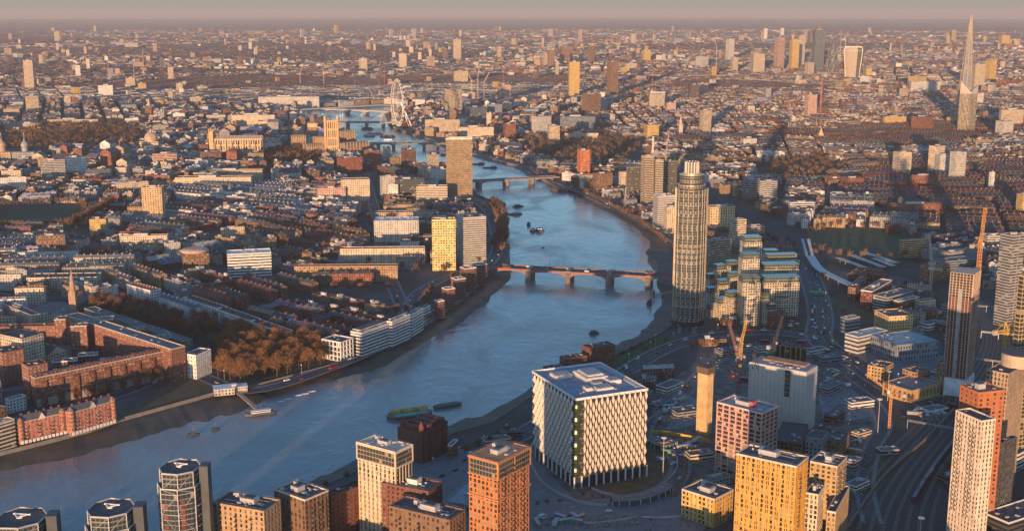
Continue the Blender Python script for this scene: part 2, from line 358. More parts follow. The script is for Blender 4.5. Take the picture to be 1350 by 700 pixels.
def area(name, pix, m, z=.03, kind='structure'):
    mb = MB(); pts = [Vector((*gp(*p), z)) for p in pix]
    for tri in tessellate_polygon([pts]):
        p = [tuple(pts[i]) for i in tri]
        if (p[1][0]-p[0][0])*(p[2][1]-p[0][1])-(p[1][1]-p[0][1])*(p[2][0]-p[0][0]) < 0: p = p[::-1]
        mb.face(p)
    return struct(name, mb, m)
GRASS = mat('grass', (.042, .065, .026), .95, 0, .35, .06); DGRASS = mat('rough_grass', (.10, .08, .04), .95, 0, .4, .1); SITE = mat('site_ground', (.13, .115, .10), .95, 0, .65, .09); SLAB = mat('site_concrete', (.19, .195, .21), .85, 0, .4, .08)
PARKS = []
def park(pix, m=GRASS, name='lawn', z=.03):
    area(name, pix, m, z+.012*len(PARKS)); PARKS.append([gp(*p) for p in pix])
park([(1060, 310), (1120, 300), (1180, 303), (1215, 322), (1185, 342), (1110, 340), (1070, 330)])
park([(0, 276), (100, 272), (118, 285), (92, 300), (0, 303)])
park([(5, 178), (60, 166), (150, 162), (192, 176), (186, 192), (100, 198), (10, 202)], mat('park_grass', (.05, .055, .03), .95))
park([(162, 545), (235, 500), (300, 495), (338, 500), (290, 512), (240, 526), (170, 546)], DGRASS)
park([(100, 398), (150, 400), (235, 420), (310, 436), (345, 452), (310, 466), (225, 445), (150, 418), (100, 412)], mat('garden_soil', (.05, .045, .03), .95))
park([(278, 470), (300, 448), (345, 438), (385, 450), (430, 462), (430, 484), (380, 496), (320, 508), (285, 505)], mat('leaf_litter', (.09, .06, .035), .95))
park([(805, 468), (870, 444), (905, 446), (860, 462), (820, 486), (805, 480)])
park([(1110, 385), (1150, 398), (1165, 420), (1140, 425), (1105, 412), (1093, 395)], DGRASS)
park([(690, 180), (790, 178), (850, 190), (830, 215), (770, 220), (700, 205)], mat('park_grass', (.05, .055, .03), .95))
park([(345, 200), (400, 195), (425, 210), (400, 222), (350, 222)], mat('park_grass', (.05, .055, .03), .95))
park([(1000, 215), (1080, 205), (1120, 225), (1060, 240), (1000, 235)], mat('park_grass', (.05, .055, .03), .95))
# embassy grounds
park([(694, 600), (702, 660), (745, 690), (830, 685), (890, 655), (905, 620), (893, 588), (862, 570), (800, 560), (740, 570)], SITE, 'forecourt', .02)
park([(770, 600), (862, 578), (884, 596), (884, 618), (862, 642), (824, 652), (790, 645), (765, 635)], DGRASS, 'planted_mound', .06)
# construction land
park([(862, 520), (930, 466), (1000, 458), (1070, 458), (1120, 490), (1160, 540), (1140, 600), (1120, 700), (1085, 700), (1000, 640), (930, 640), (900, 600), (860, 560)], SITE, 'site_ground', .02)
park([(1076, 505), (1110, 500), (1130, 540), (1085, 552)], SLAB, 'concrete_slab', .05)
park([(1118, 510), (1150, 520), (1155, 548), (1112, 556)], SLAB, 'concrete_slab', .05)
park([(865, 545), (893, 515), (925, 530), (925, 558), (890, 566)], SLAB, 'concrete_slab', .05)
park([(1140, 615), (1160, 595), (1170, 622), (1150, 650), (1143, 648)], GRASS, 'grass_bank', .07)
park([(1085, 690), (1118, 560), (1150, 560), (1143, 640), (1120, 690)], SITE, 'site_ground', .03)
park([(600, 620), (680, 585), (695, 640), (690, 700), (600, 700)], PAVE, 'yard', .02)
park([(1110, 452), (1250, 470), (1290, 520), (1220, 525), (1130, 470)], PAVE, 'yard', .02)
park([(1256, 520), (1350, 500), (1350, 720), (1225, 720), (1226, 680), (1245, 640), (1256, 600)], mat('embankment_soil', (.06, .055, .05), .95), 'embankment', .02)
area('yard', [(-30, 520), (160, 500), (250, 485), (85, 398), (-30, 398)], PAVE, .31)
park([(380, 720), (420, 650), (600, 590), (640, 600), (620, 720)], PAVE, 'yard', .015)

park([(640, 655), (700, 600), (760, 660), (880, 650), (905, 640), (940, 690), (900, 720), (640, 720)], PAVE, 'plaza', .03)
mb = MB(); Rs = random.Random(4)
for k in range(2600):                                   # rubble, pallets, pipes and heaps over the building land
    cx, cy, rx, ry = Rs.choice(((905, 590, 36, 22), (1000, 485, 60, 20), (1100, 520, 26, 34), (880, 545, 20, 22), (1130, 610, 14, 60), (1245, 500, 10, 30), (985, 620, 60, 16), (1035, 455, 40, 10), (1250, 420, 16, 16), (800, 690, 80, 8), (1230, 548, 14, 8)))
    x, y = gp(Rs.gauss(cx, rx*.6), Rs.gauss(cy, ry*.6)); a, b, c = Rs.uniform(.3, 2.0), Rs.uniform(.3, 1.2), Rs.uniform(.2, 1.0)
    mb.box(x, y, .3, x+a, y+b, .3+c, 0, t=Rs.choice(((.3, .28, .25), (.12, .1, .09), (.35, .2, .1), (.38, .37, .36), (.2, .16, .12), (.13, .15, .18), (.26, .21, .12), (.22, .19, .16))))
tag(mb.build('site_rubble', PLAIN), 'loose rubble and stacked materials strewn over the building land', 'rubble', kind='stuff')
# ================================================================ BUILDINGS
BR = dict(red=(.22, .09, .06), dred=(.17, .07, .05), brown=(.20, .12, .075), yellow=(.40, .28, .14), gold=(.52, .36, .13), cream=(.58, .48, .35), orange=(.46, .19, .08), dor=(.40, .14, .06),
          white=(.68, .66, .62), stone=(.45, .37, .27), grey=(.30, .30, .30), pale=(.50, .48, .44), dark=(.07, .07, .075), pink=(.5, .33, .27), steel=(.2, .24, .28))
def solve(near, right, xl, yb=None, h=None):
    if h is None:
        h = hgt(near[0], yb, near[1])
    G0 = Vector(gp(near[0], near[1], h)); Gr = Vector(gp(right[0], right[1], h))
    a = math.atan2(Gr.y-G0.y, Gr.x-G0.x); W = (Gr-G0).length
    dl = Vector((-math.sin(a), math.cos(a))); lo, hi = 0.5, 500
    if pj(*(G0+dl*hi), h)[0] > xl: hi = 500
    for _ in range(50):
        m = (lo+hi)/2; q = G0+dl*m
        if pj(q.x, q.y, h)[0] > xl: lo = m
        else: hi = m
    return G0, a, W, min(lo, 400), h
WINS = {}
def win_mesh(w, h, glass, frame, bars=1):
    """one window: frame round a pane, with a mullion; lies in the x-z plane, faces -y"""
    key = (round(w, 1), round(h, 1), glass.name, frame.name, bars)
    if key not in WINS:
        mb = MB(); w, h = key[0], key[1]; f = min(.12, w*.1)
        mb.face([(f, -.04, f), (w-f, -.04, f), (w-f, -.04, h-f), (f, -.04, h-f)], 0)
        for x0, z0, x1, z1 in ((0, 0, f, h), (w-f, 0, w, h), (f, 0, w-f, f), (f, h-f, w-f, h)): mb.box(x0, -.12, z0, x1, 0, z1, 1)
        for k in range(bars):
            x = w*(k+1)/(bars+1); mb.box(x-.04, -.09, f, x+.04, -.03, h-f, 1)
        o = mb.build('window', [glass, frame]); WINS[key] = o.data; bpy.data.objects.remove(o)
    return WINS[key]
def add_window(parent, loc, rz, w, h, glass, frame, bars=1):
    o = bpy.data.objects.new('window', win_mesh(w, h, glass, frame, bars)); C.objects.link(o); o.parent = parent; o.location = loc; o.rotation_euler = (0, 0, rz)
BALC = {}
def balcony(parent, loc, rz, w, d, m):
    key = (round(w, 1), d, m.name)
    if key not in BALC:
        mb = MB(); w = key[0]
        mb.box(0, -d, 0, w, 0, .2, 0)
        for k in range(int(w/.5)+1): mb.bar((min(w-.03, k*.5+.03), -d+.05, .2), (min(w-.03, k*.5+.03), -d+.05, 1.2), .05, .05, 1)
        mb.bar((0, -d+.05, 1.2), (w, -d+.05, 1.2), .08, .08, 1); mb.face([(0, -d+.02, .25), (w, -d+.02, .25), (w, -d+.02, 1.1), (0, -d+.02, 1.1)], 2)
        o = mb.build('balcony', [m, DARK, GLT]); BALC[key] = o.data; bpy.data.objects.remove(o)
    o = bpy.data.objects.new('balcony', BALC[key]); C.objects.link(o); o.parent = parent; o.location = loc; o.rotation_euler = (0, 0, rz)
def roof_kit(root, W, L, H, n=3, R_=rnd, m=PLANT, lo=.12, big=True):
    """plant rooms, tank boxes, pipes and vents on a flat roof, each a part"""
    if big:
        x0, y0 = W*R_.uniform(.25, .4), L*R_.uniform(.3, .45); w_, l_ = W*R_.uniform(.22, .35), L*R_.uniform(.22, .35); h = R_.uniform(2.4, 3.8)
        mb = MB(); t = .3
        mb.box(x0, y0, H, x0+w_, y0+l_, H+h, 0); mb.box(x0-.2, y0-.2, H+h, x0+w_+.2, y0+l_+.2, H+h+.25, 0)
        for k in range(3): mb.box(x0+w_*(.15+.28*k), y0+l_*.2, H+h+.25, x0+w_*(.32+.28*k), y0+l_*.8, H+h+.9, 1)
        mb.build('plant_room', [m, DARK], root)
    if big and n > 2:
        mb = MB(); mb.box(.9, L*.12, H-.08, W-.9, L*.12+.9, H+.02); mb.box(W*.1, 1, H-.07, W*.1+.9, L-1, H+.03); mb.build('roof_walkway', [PAVE], root)
        mb = MB(); [mb.bar((x_, y_, H), (x_, y_, H+1.9), .07, .07) for x_ in (.3, W-.3) for y_ in np.linspace(.3, L-.3, max(2, int(L/3)))]; [mb.bar((.3, y_, H+1.9), (W-.3, y_, H+1.9), .07, .07) for y_ in (.3, L-.3)]; [mb.bar((x_, .3, H+1.9), (x_, L-.3, H+1.9), .07, .07) for x_ in (.3, W-.3)]; mb.build('guard_rail', [STEEL], root)
        mb = MB(); xs = [W*R_.uniform(.1, .9) for _ in range(3)]; [mb.bar((x_, L*.15, H+.35), (x_, L*R_.uniform(.5, .9), H+.35), .35, .35) for x_ in xs]; mb.build('duct', [STEEL], root)
        x_, y_ = W*R_.uniform(.6, .8), L*R_.uniform(.6, .8); mb = MB(); mb.box(x_, y_, H, x_+2.6, y_+2.6, H+2.4); mb.build('stair_head', [PLANT], root)
    for k in range(n):
        x, y = R_.uniform(.08, .86)*W, R_.uniform(.08, .86)*L; a, b = R_.uniform(.8, 2.4), R_.uniform(.8, 3.2)
        mb = MB(); mb.box(x, y, H, min(x+a, W-.6), min(y+b, L-.6), H+R_.uniform(.6, 1.5), 0); mb.bar((x, y, H+.2), (min(x+a*3, W-1), y, H+.2), .25, .25, 1)
        mb.build('roof_vent', [m, STEEL], root)
def bld(name, label, near, right, xl, yb=None, h=None, st='grid', col='brown', fl=3.2, bay=3.4, win=(.5, .62), rel=.3, glass=None, frame=None, roof=FELT, cop=None, kit=3, nwin=96,
        balc=None, rf=None, cat='building', base=0, group=None, refp=None, bigkit=True, skip=0, plantm=PLANT, z0=0, par=.9, pil=True, sol=None):
    G0, a, W, L, H = sol or solve(near, right, xl, yb, h)
    root = thing(name, label, cat, (G0.x, G0.y, 0), a, group); KEEP.append((G0.x, G0.y, W, L, a))
    c = BR[col] if isinstance(col, str) else col
    wm = mat('wall_'+(col if isinstance(col, str) else 'tone_'+'_'.join('%02d' % int(q*100) for q in col)), c, .85, 0, .22, .25)
    cm = cop or wm; glass = glass or GL; frame = frame or DARK
    nf = max(1, round(H/fl)); fh = H/nf
    if st == 'grid':
        mb = MB(); mb.box(rel, rel, 0, W-rel, L-rel, H-.4, 0)
        faces = (((0, 0), 0.0, W), ((0, L), -PI/2, L), ((W, 0), PI/2, L), ((W, L), PI, W)); budget = nwin; extra = MB(); cells = []
        for fi, (o, rz, len_) in enumerate(faces):
            nb = max(1, round(len_/bay)); bw = len_/nb; ux, uy = math.cos(rz), math.sin(rz); nx, ny = -uy, ux      # inward normal
            def P(u, d): return (o[0]+ux*u+nx*d, o[1]+uy*u+ny*d)
            def slab(u0, u1, z0_, z1_, d0=0, d1=rel, m=0):
                p, q = P(u0, d0), P(u1, d1); mb.box(min(p[0], q[0]), min(p[1], q[1]), z0_, max(p[0], q[0]), max(p[1], q[1]), z1_, m)
            pw = bw*(1-win[0])
            e = .003*(fi % 2)
            for i in range(nb+1):
                u = i*bw; slab(max(0, u-pw/2), min(len_, u+pw/2), 0, H, e, rel+.01)
            for k in range(nf+1):
                z = k*fh; sh = fh*(1-win[1]); slab(.004, len_-.004, max(0, z-sh/2), min(H, z+sh/2), .02+e, rel+.01)
            for k in range(nf):
                if k < base: continue
                for i in range(nb):
                    v_ = (i*7+k*13+fi*5+(i*k) % 3) % 6; ww = (bw-pw)*(.62 if v_ < 2 else 1); off = (bw-pw-ww) if v_ == 0 else 0
                    cells.append((fi, k, i, P(i*bw+pw/2+off, rel), rz, ww, fh*win[1], k*fh+fh*(1-win[1])/2))
        cells.sort(key=lambda c_: (c_[0] > 1, -c_[1]))
        for c_ in cells[:nwin]:
            fi, k, i, p, rz, ww, wh, z = c_
            add_window(root, (p[0], p[1], z), rz, ww, wh, glass, frame)
        if cells[nwin:]:
            ex = MB()
            for fi, k, i, p, rz, ww, wh, z in cells[nwin:]:
                ux, uy = math.cos(rz), math.sin(rz); ox, oy = uy*.05, -ux*.05
                ex.face([(p[0]+ox, p[1]+oy, z), (p[0]+ux*ww+ox, p[1]+uy*ww+oy, z), (p[0]+ux*ww+ox, p[1]+uy*ww+oy, z+wh), (p[0]+ox, p[1]+oy, z+wh)], 1 if rnd.random() < .3 else 0)
                ex.bar((p[0]+ux*ww/2+ox, p[1]+uy*ww/2+oy, z), (p[0]+ux*ww/2+ox, p[1]+uy*ww/2+oy, z+wh), .1, .1, 2)
            tag(ex.build('window', [glass, mat('curtain_glint_window', (.30, .25, .17), .3), frame], root), kind='stuff')  # warm panes are curtains plus sun glitter put into the colour
        mb.build('wall', [wm], root)
        if balc:
            bf, bi, bm = balc; n = 0
            for fi, k, i, p, rz, ww, wh, z in cells:
                if fi in bf and i % bi[0] in bi[1] and n < 80 and k < nf-1:
                    ux, uy = math.cos(rz), math.sin(rz); q = (p[0]+uy*rel, p[1]-ux*rel)
                    balcony(root, (q[0], q[1], k*fh), rz, ww, 1.4, bm); n += 1
    elif st == 'bands':
        mb = MB(); mb.box(.6, .6, 0, W-.6, L-.6, H-.5, 0, t=(.12, .12, .12), nb=(max(1, round(W/bay)), max(1, round(L/bay)), nf)); mb.build('wall', [CURT], root)
        for k in range(nf+1):
            b_ = MB(); z = k*fh; hh = fh*(1-win[1]); z1 = min(H, z+hh); b_.box(0, 0, z if k < nf else H-.8, W, L, z1 if k < nf else H, 0); b_.build('floor_band', [wm], root)
    elif st in ('shade', 'ribbon', 'curtain'):
        mb = MB(); mb.box(0, 0, 0, W, L, H, 0, 1, t=c, tt=(.1, .1, .11), nb=(max(1, round(W/bay)), max(1, round(L/bay)), nf)); mb.build('wall', [{'shade': WALL, 'ribbon': BAND, 'curtain': CURT}[st], ROOF], root)
        if st != 'curtain' and pil:
            for i in range(1, max(2, round(W/(bay*3)))):       # pilaster strips give the long walls relief
                u = W*i/max(2, round(W/(bay*3))); p_ = MB(); p_.box(u-.35, -.3, 0, u+.35, 0.02, H-.3, 0); p_.build('pilaster', [wm], root)
    if roof is not None:
        r_ = MB(); r_.box(.35, .35, H-.45, W-.35, L-.35, H-.12 if st != 'shade' else H+.1, 0); r_.build('roof', [roof], root)
    if par:
        p_ = MB(); t = .45; o_ = .06
        for x0, y0, x1, y1 in ((-o_, -o_, W+o_, t), (-o_, L-t, W+o_, L+o_), (-o_, t, t, L-t), (W-t, t, W+o_, L-t)): p_.box(x0, y0, H-.3, x1, y1, H+par, 0)
        p_.build('parapet', [cm], root)
    if kit: roof_kit(root, W, L, H, kit, big=bigkit, m=plantm)
    if rf:
        x, y = pj(*(G0+Vector((math.cos(a), math.sin(a)))*W/2), H*.6); ref(x, y, rf)
    return root, W, L, H, a, G0
def top_glaze(root, x0, y0, x1, y1, z0, z1, u, v):
    mb = MB(); mb.box(x0, y0, z0, x1, y1, z1, 0, t=(.3, .22, .14), nb=(u, v, max(1, round((z1-z0)/3.2)))); mb.build('top_glazing', [CURT], root)
def plain_block(root, name, x0, y0, z0, x1, y1, z1, m): mb = MB(); mb.box(x0, y0, z0, x1, y1, z1); return mb.build(name, m, root)
def gable(mb, x0, y0, x1, y1, z0, rise, m=0, over=.4, t=(.1, .1, .1), hip=0):
    """pitched roof, ridge along the longer side"""
    if x1-x0 >= y1-y0:
        r0, r1, ym = x0+hip, x1-hip, (y0+y1)/2; a, b, c, d = (x0-over, y0-over, z0), (x1+over, y0-over, z0), (x1+over, y1+over, z0), (x0-over, y1+over, z0); e, f = (r0, ym, z0+rise), (r1, ym, z0+rise)
        mb.face([a, b, f, e], m, t); mb.face([c, d, e, f], m, t); mb.face([d, a, e], m, t); mb.face([b, c, f], m, t)
    else:
        r0, r1, xm = y0+hip, y1-hip, (x0+x1)/2; a, b, c, d = (x0-over, y0-over, z0), (x1+over, y0-over, z0), (x1+over, y1+over, z0), (x0-over, y1+over, z0); e, f = (xm, r0, z0+rise), (xm, r1, z0+rise)
        mb.face([a, e, f, d], m, t); mb.face([b, c, f, e], m, t); mb.face([a, b, e], m, t); mb.face([c, d, f], m, t)

def fsol(x0, x1, yt, yb, a=20, asp=.7, h=None, z0=0):
    a = math.radians(a); xm = (x0+x1)/2
    if h is None: h = hgt(xm, yb, yt)
    else: yb = pj(gp(xm, yt, h)[0], gp(xm, yt, h)[1], 0)[1]
    gx, gy = gp(x0, yb); M = (x1-x0)*mpp(gx, gy)
    W = M/(math.cos(a)+asp*math.sin(a)); L = W*asp
    return Vector((gx+L*math.sin(a), gy)), a, W, L, h
def fb(name, label, x0, x1, yt, yb=None, a=20, asp=.7, h=None, **kw):
    kw.setdefault('st', 'shade'); kw.setdefault('kit', 0); kw.setdefault('par', 0 if (yb or 999) < 230 else .9); kw.setdefault('pil', False); kw.setdefault('bigkit', (x1-x0) > 12)
    return bld(name, label, None, None, None, sol=fsol(x0, x1, yt, yb, a, asp, h), **kw)

# ---------------------------------------------------------------- the faceted white cube in its grounds
def faceted_cube():
    h = hgt(762, 645, 526); root, W, L, H, a, G0 = None, 0, 0, 0, 0, 0
    G0, a, W, L, H = solve((758, 526), (857, 512), 699, h=h)
    root = thing('office_cube', 'huge cube office covered in white faceted sails standing on slim columns in round grounds', 'building', (G0.x, G0.y, 0), a); KEEP.append((G0.x, G0.y, W, L, a))
    ref(700, 560, 'the white faceted cube')
    base = 8.0
    mb = MB(); mb.box(2.4, 2.4, 0.1, W-2.4, L-2.4, base, 0); mb.build('lobby', [GLT], root)
    mb = MB(); mb.box(1.6, 1.6, base, W-1.6, L-1.6, H-1.5, 0, t=(.2, .155, .115), nb=(26, 26, 16)); mb.build('wall', [CURT], root)
    for k in range(11):
        for (x, y) in ((W*k/10*.98+.6, .8), (.8, L*k/10*.98+.6)):
            if k == 0 and x > y: continue
            c_ = MB(); c_.prism([(x-.45, y-.45), (x+.45, y-.45), (x+.45, y+.45), (x-.45, y+.45)], 0.05, base+1.2); c_.build('column', [WHITE], root)
    def sail(w, hh, d):
        m_ = MB(); T, B, Lf, Rt, P = (0, 0, hh*.62), (0, 0, -hh*.55), (-w/2, 0, -.16*hh), (w/2, 0, -.16*hh), (0, -d, -.08*hh)
        m_.face([T, P, Rt][::-1]); m_.face([T, Lf, P][::-1]); m_.face([B, Rt, P][::-1]); m_.face([B, P, Lf][::-1])
        th = .25
        m_.face([(0, .2, hh*.62), (w/2, .2, 0), (0, .2, -hh*.62), (-w/2, .2, 0)])
        return m_
    rows = 7; hh = (H-base-1)/rows*.82; cells = []
    for f_, (o, rz, ln) in enumerate((((0, 0), 0, W), ((0, L), -PI/2, L), ((W, 0), PI/2, L), ((W, L), PI, W))):
        nc = 12; bw = (ln-7)/nc
        for r in range(rows*2-1):
            for c_ in range(nc if r % 2 == 0 else nc-1):
                u = 6.2+bw*(c_+.5+(.5 if r % 2 else 0)); z = base+.9+(r+1)*(H-base-1)/(rows*2)
                cells.append((f_, r, (o[0]+math.cos(rz)*u, o[1]+math.sin(rz)*u, z), rz, bw))
    sm = mat('sail_fabric', (.54, .50, .45), .6, 0, .06)
    proto = sail(cells[0][4]*.5, hh, 2.3).build('facade_sail', [sm], root); first = True; rest = MB()
    front = sorted([c_ for c_ in cells if c_[0] < 2], key=lambda c_: c_[0]*1000 - c_[1]*20)
    for c_ in front[:100]:
        if first: proto.location = c_[2]; proto.rotation_euler = (0, 0, c_[3]); first = False
        else: copy_part(proto, root, c_[2], c_[3])
    for f_, r, p, rz, bw in front[100:]+[c_ for c_ in cells if c_[0] > 1]:
        s_ = sail(bw*.5, hh, 2.3); co, si = math.cos(rz), math.sin(rz)
        n0 = len(rest.v); rest.v += [(p[0]+x*co-y*si, p[1]+x*si+y*co, p[2]+z) for x, y, z in s_.v]; rest.f += [[i+n0 for i in f] for f in s_.f]; rest.m += s_.m; rest.t += s_.t; rest.u += s_.u
    tag(rest.build('facade_sail', [sm], root), kind='stuff')
    # planted corner: a stack of round dark bays
    for k in range(6):
        m_ = MB(); z0 = base+1+k*(H-base-3)/6; z1 = z0+(H-base-3)/6-.9
        zc, rr = (z0+z1)/2, (z1-z0)/2
        m_.lathe([(1.8, z0), (3.4, zc-rr*.55), (3.9, zc), (3.4, zc+rr*.55), (1.8, z1)], 16, 3.0, 3.0); m_.build('corner_bay', [mat('bay_glass', (.04, .055, .02), .3)], root, smooth=False)
    m_ = MB(); m_.prism([(1.2, 1.2), (4.2, 1.2), (4.2, 4.2), (1.2, 4.2)], base, H-1); m_.build('corner_post', [DARK], root)
    rf = MB(); rf.box(2, 2, H-1.6, W-2, L-2, H-1.1); rf.build('roof', [mat('blue_grey_roof', (.20, .24, .30), .7)], root)
    p_ = MB()
    for x0, y0, x1, y1 in ((1, 1, W-1, 1.4), (1, L-1.4, W-1, L-1), (1, 1.4, 1.4, L-1.4), (W-1.4, 1.4, W-1, L-1.4)): p_.box(x0, y0, H-1.8, x1, y1, H)
    p_.build('parapet', [WHITE], root)
    for x0, y0, x1, y1, hh_ in ((.42, .42, .72, .72, 3.6), (.46, .46, .68, .68, 5.0), (.15, .66, .38, .80, 2.4), (.66, .30, .82, .42, 2.6), (.66, .46, .8, .55, 2.2), (.28, .2, .36, .3, 2), (.40, .16, .62, .28, 1.6), (.44, .30, .56, .38, 2.2)):
        m_ = MB(); m_.box(W*x0, L*y0, H-1.1, W*x1, L*y1, H-1.1+hh_)
        for k in range(4): xx = W*(x0+(x1-x0)*(k+.2)/4); m_.box(xx, L*y0+.4, H-1.1+hh_, xx+W*(x1-x0)*.14, L*y1-.4, H-.5+hh_, 1)
        m_.build('plant_room', [mat('warm_white_plant', (.6, .57, .53), .6), mat('fan_grey', (.3, .31, .33), .5)], root)
    for k in range(14):
        x = W*(.1+.8*rnd.random()); y = L*(.08+.8*rnd.random()); m_ = MB(); m_.box(x, y, H-1.1, x+1.5, y+1.2, H-.2); m_.build('roof_vent', [PLANT], root)
    for u in (.90, .93, .96):
        m_ = MB(); m_.bar((W*u, L*.1, H-.6), (W*u, L*.93, H-.6), .35, .35); m_.build('roof_rail', [WHITE], root)
faceted_cube()
# round drive, moat wall and glass lodge of the cube's grounds
def curved_wall(name, label, pix, wd, h, m, cat='wall'):
    mb = MB(); path = ribbon_pts(pix, 1); ribbon(mb, path, -wd/2, wd/2, h, 0, h); o = mb.build(name, m); tag(o, label, cat); return o
curved_wall('garden_wall', 'low curved pale wall round the mound under the white cube', [(700, 612), (718, 640), (760, 662), (800, 668)], 1.2, 2.0, CONC)
curved_wall('garden_wall', 'pale curved wall wrapping the right side of the brown mound', [(780, 645), (815, 655), (858, 648), (886, 628), (893, 608), (884, 590)], 1.0, 1.6, CONC)
curved_wall('long_planter', 'long bent planter strip with rusty soil around the outer ring path', [(872, 640), (888, 655), (900, 630), (903, 606)], 3.0, 1.0, mat('rusty_soil', (.16, .09, .045), .9), 'planter')
def lodge(label, pix, wd, h, n):
    path = ribbon_pts(pix, 1); p0 = path[0][0]; root = thing('entrance_lodge', label, 'building', (p0.x, p0.y, 0))
    path = [(p-p0, n_, d) for p, n_, d in path]
    mb = MB(); ribbon(mb, path, -wd/2+.6, wd/2-.6, h-.3, 0, h-.3); mb.build('wall', [GLG], root)
    mb = MB(); ribbon(mb, path, -wd/2, wd/2, h+.3, 0, .6); mb.build('roof', [PAVE], root)
    for i, (p, n_, d) in enumerate(path):
        if i % 2 == 0:
            q = p-n_*(wd/2-.4); m_ = MB(); m_.bar((*q, 0), (*q, h), .3, .3); m_.build('mullion', [WHITE], root)
        if i % 3 == 1:
            m_ = MB(); m_.box(p.x-1.5, p.y-.8, h+.3, p.x+1.5, p.y+.8, h+1.1); m_.build('skylight', [mat('copper_brown', (.3, .2, .14), .6)], root)
lodge('long curved glass fronted entrance lodge with a flat brown roof below the white cube', [(806, 664), (840, 662), (870, 652), (880, 645)], 11, 4.5, 10)
lodge('small curved entrance lodge with a pale flat roof at the right of the white cube', [(858, 583), (868, 590), (878, 590), (886, 586)], 10, 4, 6)

# ---------------------------------------------------------------- tall round tower with a drum and crown
def round_tower():
    x, y = gp(908, 430); y += 12; h = 181; root = thing('round_tower', 'very tall round glass apartment tower with gold fins and an open crown beside the river', 'skyscraper', (x, y, 0)); KEEP.append((x-24, y-24, 48, 48, 0)); ref(914, 330, 'the tall round tower')
    zt = 151; r = 17.2; n = 20
    def ringpts(R, k=n, lob=.05): return [(R*(1+lob*math.cos(5*2*PI*i/k))*math.cos(2*PI*i/k), R*(1+lob*math.cos(5*2*PI*i/k))*math.sin(2*PI*i/k)) for i in range(k)]
    gm = windows_mat('tower_glass', (.05, .95), (.2, .93), rough=.3, lit=.22, glass=(.045, .06, .065)); GOLD = mat('champagne_fin', (.42, .38, .30), .4, .3)
    mb = MB(); mb.prism(ringpts(r), 6, zt, 0, t=(.15, .15, .14), bay=1.6, fl=3.1); mb.build('glass_shaft', [gm], root)
    mb = MB(); mb.prism(ringpts(r+1.2), 0.05, 6, 0); mb.build('base_lobby', [GLT], root)
    for i in range(n):
        a = 2*PI*i/n; R = r*(1+.05*math.cos(5*a)); c_ = MB(); c_.bar(((R+.3)*math.cos(a), (R+.3)*math.sin(a), 5), ((R+.3)*math.cos(a), (R+.3)*math.sin(a), zt+2), .7 if i % 4 == 0 else .3, .6, 0); c_.build('fin', [GOLD], root)
    for k in range(9):
        z = 6+k*(zt-6)/9; c_ = MB(); c_.prism(ringpts(r+.12), z, z+.28); c_.build('floor_band', [GOLD], root)
    for k, (z0, z1, R) in enumerate(((zt, zt+6, r*.86), (zt+6, 168, r*.76))):
        c_ = MB(); c_.prism(ringpts(R, 24, .02), z0, z1, 0, t=(.2, .18, .13), bay=1.6, fl=3.1); c_.build('upper_drum', [gm], root)
        c_ = MB(); c_.prism(ringpts(R+.9, 24, .02), z1-.3, z1+.4); c_.build('cornice', [GOLD], root)
    c_ = MB(); c_.prism(ringpts(r*.6, 24, .0), 167, 170); c_.build('upper_drum', [GOLD], root)
    for i in range(14):
        a = 2*PI*i/14; c_ = MB(); R = 7.2; c_.bar((R*math.cos(a), R*math.sin(a), 169), (R*math.cos(a), R*math.sin(a), 182), 1.1, 1.6); c_.build('crown_fin', [mat('crown_white', (.46, .42, .36), .5)], root)
    c_ = MB(); c_.lathe([(2.4, 167), (2.4, 180)], 12); c_.build('flue', [STEEL], root)
round_tower()
